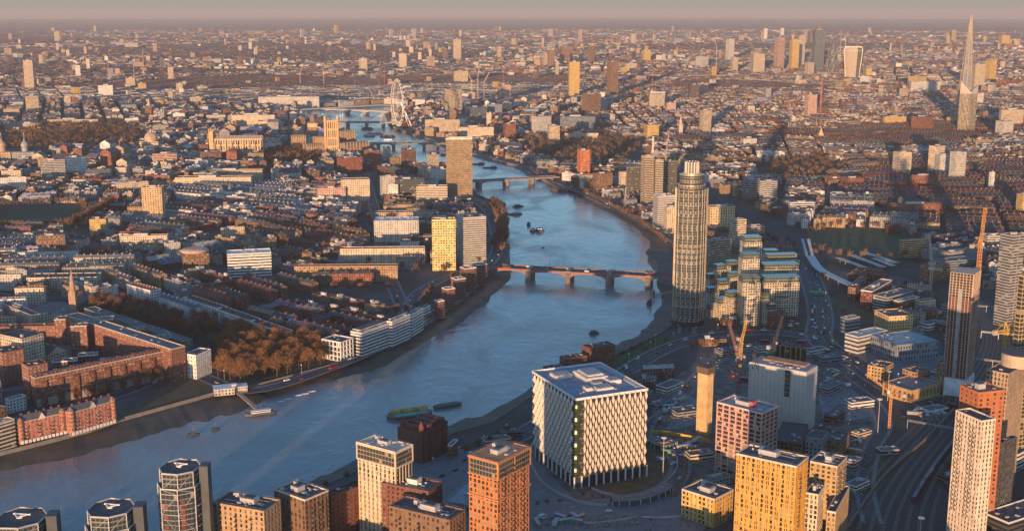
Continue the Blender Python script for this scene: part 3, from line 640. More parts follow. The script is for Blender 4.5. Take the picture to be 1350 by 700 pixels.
# ================================================================ NEAR BLOCKS ALONG THE BOTTOM
WSTEEL = mat('white_steel', (.40, .41, .42), .5)
CREAMP = mat('cream_render', (.62, .52, .40), .7); ORP = mat('orange_render', (.52, .23, .10), .7); WP = mat('white_render', (.66, .63, .6), .7)
def glass_tower(label, xc, yt, wpx, h, a):
    """faceted apartment tower: dark glass, steel frame with diagonals, flat dark roof carrying a white cradle crane"""
    gx, gy = gp(xc, yt+14, h); M = wpx*mpp(gx, gy, h); root = thing('apartment_tower', label, 'apartment tower', (gx, gy, 0), math.radians(a)); KEEP.append((gx-M, gy-M, 2*M, 2*M, 0))
    R = M/2
    P = [(R*x, R*y) for x, y in ((-.95, -.25), (-.62, -.95), (.15, -1.1), (.8, -.7), (.98, .1), (.6, .85), (-.3, 1.0), (-.8, .5))]
    low = [(x*1.0, y*1.0) for x, y in P]; top = [(x*.9+.3, y*.9) for x, y in P]
    hs = h-9; mb = MB(); mb.prism([(x*.97, y*.97) for x, y in low], 0.1, hs, 0, 1, t=(.12, .11, .10), bay=2.4, fl=3.2); mb.build('wall', [CURT, FELT], root)
    mb = MB(); mb.prism([(x*.97, y*.97) for x, y in top], hs, h-.6, 0, t=(.2, .18, .14), bay=2.4, fl=3.2); mb.build('upper_storey', [CURT], root)
    mb = MB(); mb.prism(top, h-.5, h, 0); mb.build('roof', [FELT], root)
    for Q, z0, z1 in ((low, 0, hs), (top, hs, h)):
        n = len(Q)
        for i in range(n):
            p, q = Vector(Q[i]), Vector(Q[(i+1) % n]); c_ = MB(); c_.bar((*p, z0), (*p, z1), .5, .5); c_.build('steel_column', [WSTEEL], root)
            if i < 4:
                st = 12.8; z = z0; c_ = MB(); fl = 0
                while z < z1-2:
                    ze = min(z+st, z1); a_, b_ = (p, q) if fl % 2 == 0 else (q, p); c_.bar((*a_, z), (*b_, ze), .22, .22); c_.bar((*p, ze), (*q, ze), .35, .35); z += st; fl += 1
                zz = z0
                while zz < z1: c_.bar((*p, zz), (*q, zz), .14, .2); zz += 3.2
                c_.build('diagonal_bracing', [WSTEEL], root)
        c_ = MB()
        for i in range(n): c_.bar((*Q[i], z1+.35), (*Q[(i+1) % n], z1+.35), .5, .8)
        c_.build('parapet', [WSTEEL], root)
    for i in (1, 2, 3):                              # balconies with red and cream blinds behind
        p, q = Vector(low[i]), Vector(low[(i+1) % 8]); d = (q-p)
        for k in range(int(hs/3.2)-1):
            if i == 2 or k % 2: c_ = MB(); a_ = p+d*.15; b_ = p+d*.8; nn = Vector((d.y, -d.x)).normalized(); c_.bar((*(a_+nn*.5), k*3.2+.2), (*(b_+nn*.5), k*3.2+.2), 1.2, .2); c_.bar((*(a_+nn*.1), k*3.2+1.6), (*(a_+d*.25+nn*.1), k*3.2+1.6), .1, 2.0, 1); c_.build('balcony', [CREAMP, mat('blind', (.22, .06, .05) if k % 3 else (.5, .36, .18), .7, rnd_obj=.3)], root)
    c_ = MB(); s = R*.9; c_.prism([(s, -R*.25), (s+R*.38, -R*.25), (s+R*.38, R*.35), (s, R*.35)], 0, h+1.5); c_.build('stair_core', [mat('core_blue_grey', (.05, .065, .08), .6)], root)
    c_ = MB(); u = R*.28                             # cradle crane: turntable, twin arms, counterweight
    c_.lathe([(1.3, h), (1.3, h+1.3)], 12, 0, 0); c_.bar((-u, u*.6, h+1.6), (u*1.3, -u*.2, h+2.0), .5, .7); c_.bar((-u*.2, -u*.7, h+1.6), (u*1.3, .4, h+2.0), .45, .6); c_.bar((-u*.9, u*.9, h+1.5), (-u*.1, -u*.9, h+1.5), .8, .8)
    for k in range(5): c_.bar((u*(.2+.22*k), -u*.1, h+1.9), (u*(.3+.22*k), u*.05, h+1.9), .2, .2)
    c_.build('cradle_crane', [WHITE], root)
    return root
glass_tower('cut off faceted glass tower in the bottom left corner with a white roof frame', 27, 668, 74, 58, 8)
glass_tower('shorter faceted glass tower beside the river with a white cradle on its dark roof', 146, 655, 68, 60, 4)
glass_tower('tallest faceted glass tower at the bottom left with diagonal steel bracing and stepped top', 237, 601, 60, 76, 0)
ref(150, 665, 'the shorter faceted glass tower'); ref(237, 640, 'the tallest faceted glass tower')
STY = dict(glass=GL, cop=CREAMP)
bld('apartment_block', 'tan brick block with pale plant boxes, right of the tallest faceted glass tower', (348, 675), (370, 660), 280, h=48, col=(.40, .27, .16), win=(.42, .62), bay=3.6, kit=9, glass=GL, balc=((1,), (3, (1,)), CREAMP), rf='the tan brick block')
bld('apartment_block', 'dark brick block with gold lit right side and a grey plant deck on its roof', (402, 660), (433, 647), 361, h=46, col='brown', win=(.5, .74), bay=3.4, kit=8, balc=((0,), (2, (1,)), DARK), glass=GLY, cop=CREAMP, rf='the dark brick block with a plant deck')
bld('apartment_block', 'long low dark brick block whose right end catches the sun, below the riverside park', (436, 656), (500, 632), 424, h=34, col='dred', win=(.3, .5), bay=3.8, kit=2, bigkit=False, roof=mat('brown_felt', (.06, .05, .045), .9), rf='the long low dark block')
rt, W, L, H, a, G = bld('apartment_tower', 'white framed tower with open glazed top storeys, in front of the dark red brick warehouse', (521, 597), (543, 587), 471, h=66, col='cream', win=(.45, .8), bay=3.6, kit=8, glass=GLY, cop=CREAMP, rf='the white framed tower', nwin=98)
for k, z in enumerate((H-10.4, H-.2)):
    m_ = MB(); m_.box(-.6, -.6, z-.5, W+.4, L+.4, z+.4); m_.build('crown_frame', [CREAMP], rt)
for x, y in ((-.55, -.55), (W-.2, -.55), (-.55, L-.2)):
    m_ = MB(); m_.box(x, y, H-10.4, x+.9, y+.9, H+1); m_.build('frame_post', [CREAMP], rt)
top_glaze(rt, .5, -.28, W-.4, -.05, H-9.8, H-.8, 12, 1); top_glaze(rt, -.28, .5, -.05, L-.4, H-9.8, H-.8, 1, 12)
for k in range(5): m_ = MB(); m_.box(W*(.12+.18*k), -.14, 2, W*(.12+.18*k)+1.5, .0, H-10.8); m_.build('glazed_column', [GLY], rt)
for k in range(4): m_ = MB(); m_.box(W*(.21+.18*k), -.35, 0, W*(.21+.18*k)+.7, .0, H-10.8); m_.build('pilaster', [CREAMP], rt)
bld('apartment_block', 'dark brick block with a white plant box, middle one beside the white framed tower', (565, 649), (583, 636), 503, h=44, col='dred', win=(.5, .55), bay=3.6, kit=9, glass=GLY, rf='the dark block with a white plant box', plantm=WP)
bld('apartment_block', 'brown brick block cut by the bottom edge with a green patch on its roof', (593, 687), (614, 673), 513, h=42, col='brown', win=(.5, .62), bay=3.4, kit=10, balc=((0, 1), (4, (2,)), DARK), glass=GLY, rf='the brown block with a green roof patch')
rt, W, L, H, a, G = bld('apartment_tower', 'bright orange tower with a projecting dark glazed top, left of the white faceted cube', (656, 611), (698, 590), 618, h=80, col='orange', win=(.62, .66), bay=3.3, kit=6, glass=GLY, cop=ORP, rf='the bright orange tower', balc=((0,), (3, (1,)), ORP), nwin=97)
for z0_, z1_ in ((H-10.6, H-10), (H-24, H-23.2), (H-.3, H+.5)):
    m_ = MB(); m_.box(-.7, -.9, z0_, W+.6, L+.4, z1_); m_.build('string_course', [ORP], rt)
for u in (-.6, W*.5-.4, W-.5):
    m_ = MB(); m_.box(u, -.85, H-10, u+1.1, -.05, H-.3); m_.build('corner_pier', [ORP], rt)
top_glaze(rt, 1.3, -.7, W*.5-.5, -.35, H-9.8, H-.5, 7, 1); top_glaze(rt, W*.5+.8, -.7, W-.6, -.35, H-9.8, H-.5, 7, 1); top_glaze(rt, -.5, 1.5, -.1, L-1.5, H-9.8, H-.5, 1, 8)
# old brick warehouse
WB = mat('old_red_brick', (.16, .05, .04), .9, 0, .3, .3)
rt, W, L, H, a, G = bld('brick_warehouse', 'dark red brick warehouse with blank walls and tall pilasters at the water edge', (556, 572), (590, 556), 524, yb=612, col='dred', win=(.16, .28), bay=6, fl=6, kit=0, par=1.2, rf='the dark red brick warehouse', rel=.5)
for k in range(4):
    m_ = MB(); x = W*(.04+.25*k); m_.box(x, 1.5, H, x+W*.16, L-2, H+4.2); m_.build('roof_house', [WB], rt)
    m_ = MB(); x = W*(.04+.25*k); m_.box(x-.4, -.7, 0, x+1.8, -.02, H+2.2); m_.build('pilaster', [WB], rt)
for x, y in ((1, L-4), (1, 2)):
    m_ = MB(); m_.lathe([(2.2, H), (2.2, H+4.5), (2.6, H+4.6), (.1, H+9)], 8, x+1, y); m_.build('turret', [WB], rt)
bld('brick_annexe', 'low brown annexe with pale balconies attached right of the dark red brick warehouse', (596, 588), (604, 580), 590, yb=606, col='brown', kit=1, bigkit=False, bay=3, win=(.6, .5), cop=WP)
bld('storage_shed', 'grey flat roofed shed between the dark block and the orange tower', (625, 668), (655, 640), 585, yb=678, st='shade', col='grey', fl=4, kit=4, bigkit=False, roof=mat('grey_sheet', (.22, .25, .28), .6), pil=False)
for lb, x0, x1, yt, yb, a_ in (('dark brown warehouse flats at the water edge, lower one behind the white cube', 738, 775, 474, 497, 28), ('taller dark brown warehouse flats at the water edge, right of the lower one', 768, 812, 460, 489, 26), ('low dark brown quay building just behind the white cube roof', 716, 745, 487, 503, 30)):
    fb('warehouse_flats', lb, x0, x1, yt, yb, a=a_, asp=.5, st='grid', col='dred', win=(.45, .5), bay=3.6, kit=6, nwin=60, bigkit=False, glass=GL)
for i, (x0, x1, yt, yb, a_, asp) in enumerate(((66, 100, 478, 496, 16, .5), (100, 128, 470, 488, 16, .6), (40, 70, 462, 478, 8, .5), (130, 160, 476, 492, 18, .4), (14, 40, 446, 460, 8, .5))):
    fb('courtyard_building', ['low brown kitchen block behind the great red front wing', 'low pale roofed hall in the middle of the red courtyard', 'square low block in the left of the red courtyard', 'narrow low block near the right return wing of the red courtyard', 'small low block before the rear wing of the red courtyard'][i], x0, x1, yt, yb, a=a_, asp=asp, col='red' if i % 2 else 'brown', kit=5, bigkit=False, cop=WP)
# right hand bottom
GOLD = mat('gold_panel', (.60, .31, .05), .55); YEL = 'gold'
def striped(rt, W, L, H, n, m, z0=0, side=True):
    for i in range(n):
        x = W*(i+.08)/n; m_ = MB(); m_.box(x, -.16, z0, x+W*.28/n, .02, H-1.2); m_.build('yellow_strip', [m], rt)
    if side:
        k = max(2, round(n*L/W))
        for i in range(k):
            y = L*(i+.08)/k; m_ = MB(); m_.box(-.16, y, z0, .02, y+L*.28/k, H-1.2); m_.build('yellow_strip', [m], rt)
rt, W, L, H, a, G = bld('apartment_block', 'small square yellow striped block with steel pipes and solar trays on its roof', (942, 659), (967, 646), 899, yb=696, col=(.6, .42, .18), win=(.5, .66), bay=3.2, kit=9, rf='the small yellow striped block', cop=CREAMP); striped(rt, W, L, H, 5, GOLD)
for k in range(6):
    m_ = MB(); m_.box(W*(.45+.08*k), L*.1, H+.1, W*(.5+.08*k), L*.45, H+.5); m_.build('solar_tray', [DARK], rt)
rt, W, L, H, a, G = bld('apartment_tower', 'tall yellow paneled tower with a dark roof, right of the small yellow striped block', (1050, 616), (1066, 603), 971, h=64, col=(.50, .31, .10), win=(.55, .72), bay=3.3, kit=6, rf='the tall yellow paneled tower', cop=CREAMP, glass=GL, balc=((0,), (4, (1,)), GOLD)); striped(rt, W, L, H, 9, GOLD)
rt, W, L, H, a, G = bld('apartment_block', 'pink framed block under construction with open floors, behind the tall yellow paneled tower', (1005, 546), (1027, 536), 945, yb=642, col='pink', win=(.8, .76), bay=5.2, fl=3.4, kit=3, glass=GLT, frame=mat('salmon_frame', (.5, .16, .13), .6), rf='the pink framed block', cop=mat('pink_coping', (.62, .47, .42), .7), roof=mat('wet_roof', (.2, .24, .27), .5), rel=1.0)
m_ = MB(); m_.box(W*.4, L*.35, H, W*.6, L*.6, H+3.5); m_.build('lift_core', [mat('red_netting', (.45, .09, .1), .8)], rt)
# slip-formed core
G0, a, W, L, H = solve((933, 494), (941, 491), 920, yb=574)
rt = thing('concrete_core', 'slender golden lift core with vertical ribs and a dark working platform on top', 'building', (G0.x, G0.y, 0), a); KEEP.append((G0.x, G0.y, W, L, a)); ref(931, 530, 'the slender golden core')
CC = mat('golden_concrete', (.52, .38, .2), .8)
m_ = MB(); m_.box(0, 0, 0, W, L, H); m_.build('shaft', [CC], rt)
for k in range(4):
    for ax in (0, 1):
        m_ = MB(); s = (W if ax == 0 else L)*(k+.3)/4
        if ax == 0: m_.box(s, -.5, 0, s+.8, -.01, H-2)
        else: m_.box(-.5, s, 0, -.01, s+.8, H-2)
        m_.build('rib', [CC], rt)
m_ = MB(); m_.box(-.7, -.7, H, W+.7, L+.7, H+5.5); m_.build('work_platform', [mat('platform_ply', (.12, .085, .06), .8)], rt)
m_ = MB(); [m_.bar((W*u, -1.4, H+5.5), (W*u, L+1.4, H+7), .3, .3) for u in (0, .3, .6, 1)]; m_.build('platform_rail', [DARK], rt)
# big sheeted concrete block
SHEET = mat('scaffold_sheet', (.56, .52, .48), .75, 0, .12, .5)
G0, a, W, L, H = solve((1063, 491), (1078, 482), 988, yb=572)
rt = thing('sheeted_block', 'massive pale block wrapped in sheeting with steel framing on its roof, right of the cranes', 'building', (G0.x, G0.y, 0), a); KEEP.append((G0.x, G0.y, W, L, a)); ref(1040, 530, 'the massive sheeted block')
m_ = MB(); m_.box(0, 0, 0, W, L, H); m_.build('sheeting', [SHEET], rt)
for k in range(14):
    m_ = MB(); y_ = L*(k+.5)/14; m_.box(-.5, y_, 0, -.35, y_+.15, H+1); m_.build('scaffold_standard', [mat('scaffold_tube', (.3, .29, .28), .6)], rt)
for k in range(int(H/2.2)):
    m_ = MB(); z = k*2.2+1; m_.box(-.12, -.12, z, W+.12, L+.12, z+.12); m_.build('lift_line', [mat('scaffold_tube', (.3, .29, .28), .6)], rt)
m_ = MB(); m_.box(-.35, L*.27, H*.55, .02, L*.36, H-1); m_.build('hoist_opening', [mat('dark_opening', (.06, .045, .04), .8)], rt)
for k in range(6):
    m_ = MB(); z = H*.55+k*H*.44/6; m_.box(-.7, L*.25, z, -.36, L*.38, z+.4); m_.build('hoist_landing', [CONC], rt)
m_ = MB(); m_.box(.8, .8, H, W-.8, L-.8, H+.35); m_.build('roof', [mat('blue_deck', (.22, .25, .32), .7)], rt)
for k in range(9):
    m_ = MB(); x = W*(.47+.055*k); m_.box(x, L*.12, H+.35, x+W*.03, L*.86, H+1.8); m_.build('roof_beam', [mat('bronze_beam', (.3, .19, .12), .6)], rt)
for k in range(8):
    m_ = MB(); x, y = W*rnd.uniform(.05, .42), L*rnd.uniform(.1, .8); m_.box(x, y, H+.35, x+3, y+2, H+1.2); m_.build('material_pallet', [mat('pallet_load', (.34, .3, .33), .7, rnd_obj=.5)], rt)
bld('apartment_block', 'low dark half built block at the foot of the massive sheeted block', (1058, 585), (1066, 560), 1022, yb=612, col='brown', st='grid', win=(.75, .7), kit=4, glass=GLT, bigkit=False)
bld('apartment_block', 'pale stair block wrapped in grey sheeting right of the low dark half built block', (1084, 580), (1092, 570), 1062, yb=612, st='shade', col='steel', kit=1, bigkit=False, pil=False)
bld('apartment_block', 'yellow brick block with open balconies, right of the tall yellow paneled tower', (1104, 616), (1117, 603), 1068, h=50, col='yellow', win=(.5, .55), bay=3.4, kit=5, glass=GLY, cop=CREAMP, rf='the yellow brick block with balconies', balc=((0,), (3, (0, 1)), CREAMP))
bld('apartment_block', 'stepped pale brick block with dark recesses at the bottom edge beside the railway road', (1079, 653), (1087, 641), 1062, h=40, col='cream', win=(.6, .7), bay=3.2, kit=2, glass=GL, cop=CREAMP)
bld('apartment_block', 'lower stepped yellow brick wing nearest the railway with a dark roof', (1102, 676), (1120, 642), 1090, h=30, col='yellow', win=(.5, .6), bay=3.2, kit=2, glass=GL, cop=CREAMP, bigkit=False)
bld('site_office', 'low site building with a warm lit balcony below the concrete slabs', (1112, 583), (1120, 571), 1080, yb=606, col='brown', st='grid', win=(.7, .6), kit=5, bigkit=False, glass=GLY)
# orange and cream tower pair at the right
bld('apartment_tower', 'upper part of a flat orange tower rising behind the slim cream tower', (1290, 519), (1325, 515), 1266, h=98, col='dor', win=(.35, .5), bay=5, kit=4, nwin=80, rf='the flat orange tower', cop=mat('deep_orange', (.45, .16, .07), .7), roof=mat('orange_deck', (.3, .12, .07), .8))
bld('apartment_tower', 'slim cream tower with slanting window columns in front of the flat orange tower', (1294, 556), (1313, 553), 1260, h=88, col=(.66, .55, .43), win=(.42, .72), bay=2.9, kit=2, rf='the slim cream tower', bigkit=False, glass=GL, balc=((1,), (4, (1, 2)), CREAMP))
bld('apartment_block', 'dark glass block with yellow lit windows right of the slim cream tower', (1319, 585), (1341, 577), 1312, h=60, col='dark', win=(.5, .6), bay=3, kit=3, glass=glass_mat('lit_dark_glass', (.03, .03, .03), .1, .55), bigkit=False)
bld('apartment_tower', 'beige ribbed tower with a round concrete drum on top and a yellow crane beside it', (1330, 494), (1352, 482), 1301, h=92, col=(.36, .27, .19), win=(.5, .7), bay=2.6, kit=2, rf='the beige ribbed tower', glass=GLT, bigkit=False)
G = gp(1338, 487, 92); t = thing('concrete_drum', 'round pale concrete drum standing on the roof of the beige ribbed tower', 'structure', (G[0]+6, G[1]+10, 92.3)); m_ = MB(); m_.lathe([(11.5, 0), (11.5, 9)], 24); m_.build('drum_wall', [STONE], t); m_ = MB(); m_.lathe([(11.8, 9), (11.8, 9.6), (10, 9.8)], 24); m_.build('rim', [FELT], t)
bld('podium_building', 'white and blue podium with striped walls at the right edge below the beige tower', (1342, 600), (1372, 585), 1318, yb=622, st='ribbon', col='white', kit=2, bigkit=False, pil=False)
bld('podium_building', 'dark flat roofed podium in the bottom right corner with pale edges', (1330, 690), (1385, 672), 1296, h=14, st='ribbon', col='dark', kit=5, bigkit=False, cop=WP, pil=False)
bld('apartment_tower', 'weathered grey slab tower at the right edge behind the railway', (1336, 312), (1352, 310), 1319, yb=432, col='grey', st='ribbon', kit=2, rf='the grey slab tower', bay=4)
bld('apartment_tower', 'golden glass tower sliced by the right edge above the yellow crane', (1350, 365), (1372, 362), 1343, h=150, col='gold', st='curtain', kit=0)
# red framed tower under construction
G0, a, W, L, H = solve((1284, 362), (1294, 355), 1253, yb=524)
rt = thing('unfinished_tower', 'tall unfinished tower of red floor edges with a white wrapped base beside the railway', 'building', (G0.x, G0.y, 0), a); KEEP.append((G0.x, G0.y, W, L, a)); ref(1270, 440, 'the tall unfinished red tower')
m_ = MB(); m_.box(1.2, 1.2, 0, W-1.2, L-1.2, H-22); m_.build('dim_infill', [mat('dim_interior', (.07, .055, .05), .85)], rt)  # dark box painted as the shade inside the open floors
m_ = MB(); m_.box(W*.35, L*.3, H-22, W*.65, L*.7, H-3); m_.build('lift_core', [CONC], rt)
nf = 46; RE = mat('red_edge_slab', (.38, .14, .11), .7); PK = mat('raw_slab', (.5, .38, .28), .8)
for k in range(nf):
    z = H*(k+1)/nf; m_ = MB(); m_.box(0, 0, z-.45, W, L, z); m_.build('floor_slab', [RE if k < nf*.8 else PK], rt)
for i in range(8):
    for ax in (0, 1):
        m_ = MB(); u = (W if ax == 0 else L)*i/7
        p = (min(u, W-.4)+.02, .25) if ax == 0 else (.25, min(u, L-.4)+.02)
        m_.bar((p[0], p[1], 0), (p[0], p[1], H), .5, .5); m_.build('column', [PK], rt)
m_ = MB(); m_.box(-.5, L*.42, 0, -.05, L*.60, H-14); m_.build('hoist_tower', [STEEL], rt)
m_ = MB(); m_.box(-1.2, -1.2, 0, W+1.2, L+1.2, 16.5); m_.build('white_wrap', [mat('white_sheet', (.6, .62, .65), .7)], rt)
# mid right group
rt, W, L, H, a, G = bld('office_building', 'terraced office with white bands and chamfered corners beside the wide junction', (1132, 445), (1170, 436), 1114, yb=467, st='bands', col='pale', win=(.5, .5), fl=4, kit=4, bigkit=False, rf='the banded terraced office')
bld('office_building', 'stepped rear wing of the banded office with slatted grey roofs', (1118, 421), (1134, 418), 1108, yb=440, st='bands', col='grey', win=(.5, .5), fl=3.6, kit=3, bigkit=False)
bld('warehouse', 'wide blue grey flat market roof behind the banded terraced office', (1183, 456), (1238, 450), 1148, yb=478, st='shade', col='steel', fl=5, kit=8, bigkit=False, pil=False, roof=mat('weathered_sheet', (.25, .31, .35), .7, 0, .35, .1), rf='the blue grey market roof')
bld('office_building', 'plain cream box with one sunlit blank wall above the blue grey market roof', (1172, 418), (1204, 416), 1153, yb=440, st='shade', col=(.62, .44, .2), win=(.1, .2), kit=2, bigkit=False, pil=False, rf='the plain cream box')
bld('apartment_block', 'pale ribbed office left of the sunlit brick house row behind the market', (1170, 393), (1205, 384), 1151, yb=415, col='grey', st='ribbon', kit=5, pil=False, bigkit=False)
bld('brick_house', 'warm brick block with white edges above the plain cream box', (1185, 398), (1212, 392), 1178, yb=418, col='red', st='shade', kit=3, cop=WP, pil=False, bigkit=False)
bld('brick_house', 'end house with a sunlit gable wall right of the warm brick block', (1213, 398), (1234, 396), 1206, yb=416, col='cream', st='shade', kit=0, pil=False)
bld('apartment_block', 'long dark red mansion block beside the railway sheds', (1150, 385), (1176, 370), 1135, yb=408, col='dred', st='shade', kit=4, cop=WP, pil=False, rf='the long dark red mansion block')
bld('apartment_block', 'grey ended mansion block left of the dark red mansion block', (1128, 380), (1143, 366), 1118, yb=396, col='brown', st='shade', kit=2, pil=False, bigkit=False)
bld('arcade_building', 'low buttressed sandstone arcade with tapering piers along the diagonal road', (1202, 516), (1240, 505), 1164, yb=532, st='grid', col=(.42, .28, .14), win=(.55, .6), fl=11, bay=5.5, kit=2, rel=1.6, glass=GLT, rf='the sandstone arcade', roof=PAVE, bigkit=False)
bld('brick_pub', 'sandstone corner block with chimney rows left of the sandstone arcade', (1166, 486), (1178, 479), 1144, yb=504, st='shade', col=(.45, .3, .14), kit=6, bigkit=False, pil=False)
bld('club_building', 'brown sandstone hall with a pitched centre behind the sandstone arcade', (1206, 492), (1226, 488), 1190, yb=514, st='shade', col=(.36, .22, .13), kit=3, bigkit=False, pil=False)
bld('scaffolded_house', 'narrow scaffolded building between the arcade and the unfinished red tower', (1246, 480), (1254, 476), 1236, yb=520, st='grid', col=(.32, .22, .13), win=(.7, .7), bay=2.2, fl=2.4, kit=0)
bld('apartment_block', 'golden rounded block above the small park, in front of the dark estates', (1190, 318), (1222, 316), 1186, yb=340, col=(.5, .34, .17), st='ribbon', kit=4, bigkit=False, pil=False, rf='the golden rounded block')
bld('school_building', 'small sunlit brick box at the top corner of the little park', (1172, 298), (1186, 296), 1168, yb=309, col='red', st='ribbon', kit=1, bigkit=False, pil=False)
bld('exhibition_hall', 'long white columned roof deck right of the lit crane', (1240, 346), (1298, 341), 1226, yb=358, col='steel', st='ribbon', kit=2, bigkit=False, pil=False, roof=mat('blue_white_roof', (.42, .48, .56), .6))
fb('brick_warehouse', 'low orange brick warehouse row under the white columned roof deck', 1216, 1256, 352, 372, a=35, asp=.4, col=(.35, .18, .09), kit=2)
for i, (x0, y0, x1, y1) in enumerate(((1104, 345, 1147, 361), (1121, 341, 1165, 358), (1136, 337, 1182, 352), (1152, 346, 1178, 356))):
    p, q = Vector(gp(x0, y0)), Vector(gp(x1, y1)); t = thing('platform_canopy', ['nearest', 'second nearest', 'farthest and longest', 'short and lowest right'][i]+' pale railway platform canopy', 'canopy', (p.x, p.y, 0), group='canopies over the railway platforms')
    d = (q-p).normalized(); n_ = Vector((-d.y, d.x)); m_ = MB(); l = (q-p).length; m_.bar((0, 0, 6), (*(d*l), 6), 9, .5); m_.build('roof', [mat('canopy_sheet', (.42, .40, .36), .7)], t)
    for k in range(6):
        c_ = MB(); u = d*(l*(k+.5)/6); c_.bar((*u, 0), (*u, 5.8), .5, .5); c_.build('column', [STEEL], t)
# ramped bus station roof
path = ribbon_pts([(1068, 345), (1080, 362), (1105, 376), (1135, 390), (1172, 410)], 1); p0 = path[0][0]
t = thing('bus_station_roof', 'long bent steel canopy of the bus station ending in two raised prongs', 'canopy', (p0.x, p0.y, 0)); ref(1120, 383, 'the bent steel bus canopy')
pp = [(p-p0, n_, d) for p, n_, d in path]; m_ = MB(); ribbon(m_, pp, -6, 6, 8.5, 0, .8); m_.build('roof', [mat('blue_steel_sheet', (.34, .38, .42), .5)], t)
for off in (-5, 3):
    m_ = MB(); q = pp[0][0]+pp[0][1]*off; m_.bar((*q, 8), (*(q-pp[0][2]*55), 22), 4, .8); m_.build('raised_prong', [mat('blue_steel_sheet', (.34, .38, .42), .5)], t)
for k in range(0, len(pp), 3): m_ = MB(); m_.bar((*pp[k][0], 0), (*pp[k][0], 8.4), .6, .6); m_.build('column', [STEEL], t)
t = None
fb('shelter', 'low bright green bus shelter on the wide gyratory', 1067, 1086, 385, 389, a=3, asp=.25, col=(.06, .4, .2), roof=mat('green_roof', (.05, .45, .25), .6), par=0)

# ---------------------------------------------------------------- stepped riverside flats with green glass
GR = mat('green_glass_roof', (.08, .18, .18), .25, .2); CRM = mat('cream_panel', (.6, .52, .4), .7)
def stepped(label, specs, a, rf=None):
    root = None
    for i, (x0, x1, yt, yb, asp) in enumerate(specs):
        G0, ar, W, L, H = fsol(x0, x1, yt, yb, a, asp)
        if root is None: root = thing('stepped_flats', label, 'apartment building', (G0.x, G0.y, 0), ar); B0 = G0; A = ar
        KEEP.append((G0.x, G0.y, W, L, ar))
        d = G0-B0; lx, ly = d.x*math.cos(A)+d.y*math.sin(A), -d.x*math.sin(A)+d.y*math.cos(A)
        mb = MB(); nf = max(2, round(H/3.2)); c_ = (.56, .49, .38)
        mb.box(lx, ly, 0, lx+W, ly+L, H-6.5, 0, t=c_, nb=(max(1, round(W/3)), max(1, round(L/3)), nf)); mb.build('wall', [windows_mat('cream_flats_wall', (.22, .78), (.2, .85), lit=.15)], root)
        mb = MB(); mb.box(lx+.8, ly+.8, H-6.5, lx+W-.8, ly+L-.8, H-.3, 0, t=(.30, .30, .20), nb=(max(1, round(W/2)), max(1, round(L/2)), 2)); mb.build('glazed_top', [CURT], root)
        mb = MB(); mb.box(lx-.3, ly-.3, H-.3, lx+W+.3, ly+L+.3, H+.15); mb.build('roof', [GR], root)
        nb = max(1, int(W/7))
        for k in range(nf-2):
            if k % 2 == 0:
                m_ = MB(); z = 3.2*(k+1)
                m_.box(lx+W*.3, ly-1.3, z, lx+W*.7, ly-.02, z+.25); m_.box(lx+W*.3, ly-1.3, z+.3, lx+W*.7, ly-1.2, z+1.3, 1); m_.build('balcony', [CRM, GLG], root)
    if rf: ref((specs[0][0]+specs[0][1])/2, specs[0][2]+30, rf)
stepped('tallest stepped flats with three green glass tops, right of the tall round tower', [(974, 1001, 366, 430, .9), (974, 999, 335, 415, .8), (976, 1002, 313, 400, .8)], 8, 'the green topped stepped flats')
stepped('broad stepped flats with green glass terraces and a gold lit right half', [(1004, 1053, 366, 418, .45), (1003, 1052, 349, 405, .4), (1008, 1050, 336, 392, .35), (1005, 1024, 330, 385, .7)], 6, 'the broad green terraced flats')
stepped('staggered low flats with teal terraces directly beside the tall round tower', [(932, 950, 402, 421, .8), (942, 962, 394, 424, .8), (955, 976, 386, 426, .8), (930, 946, 380, 410, .8), (944, 962, 370, 408, .8), (958, 974, 360, 404, .8), (930, 946, 362, 398, .8), (940, 958, 350, 392, .8), (956, 974, 345, 390, .8)], 28)
stepped('sunlit lower wing with arched cream walls in front of the green topped flats', [(1001, 1014, 388, 428, 1.0), (1010, 1024, 402, 430, .8)], 20)
bld('round_brick_house', 'low brick corner pavilion lit orange at the foot of the broad flats', (1018, 413), (1036, 411), 1012, yb=432, col='red', st='shade', kit=0, pil=False)
fb('office_building', 'sunlit gold office with a square window grid behind the tall round tower', 932, 969, 274, 312, a=12, asp=.5, col=(.6, .45, .26), kit=3, rf='the gold grid office', fl=4, bay=4)
fb('office_building', 'cream ministry block with an angular arch behind the stepped flats', 962, 984, 291, 330, a=20, asp=.6, col='cream', st='ribbon', kit=1)
fb('office_building', 'low tan ministry wing below the gold grid office', 930, 966, 318, 350, a=25, asp=.6, col=(.42, .34, .24), st='ribbon', kit=2)
# riverside white and banded blocks by the right bank
fb('apartment_block', 'white balconied block stepping down to the right bank path', 862, 890, 259, 302, a=15, asp=.7, col='pale', st='bands', win=(.5, .45), kit=3, rf='the white balconied riverside block')
fb('apartment_block', 'cream grid fronted block between the white balconied block and the round tower', 876, 893, 274, 308, a=15, asp=.8, col='cream', kit=1)
fb('apartment_tower', 'left sunlit tower of the right bank group, vertically ribbed', 845, 862, 207, 272, a=25, asp=.8, col=(.55, .43, .28), kit=1, rf='the left ribbed bank tower', st='bands', win=(.5, .6))
fb('apartment_tower', 'curved pale tower with a lit left edge in the middle of the bank group', 860, 874, 212, 270, a=20, asp=.8, col='cream', st='bands', win=(.5, .6))
fb('apartment_tower', 'broad dark glass tower with gold edges at the right of the bank group', 872, 893, 214, 262, a=30, asp=.7, col=(.3, .24, .17), st='curtain', kit=3)
fb('office_building', 'sloping dark glass office left of the ribbed bank towers', 826, 846, 222, 262, a=30, asp=.7, col=(.3, .25, .18), st='curtain')
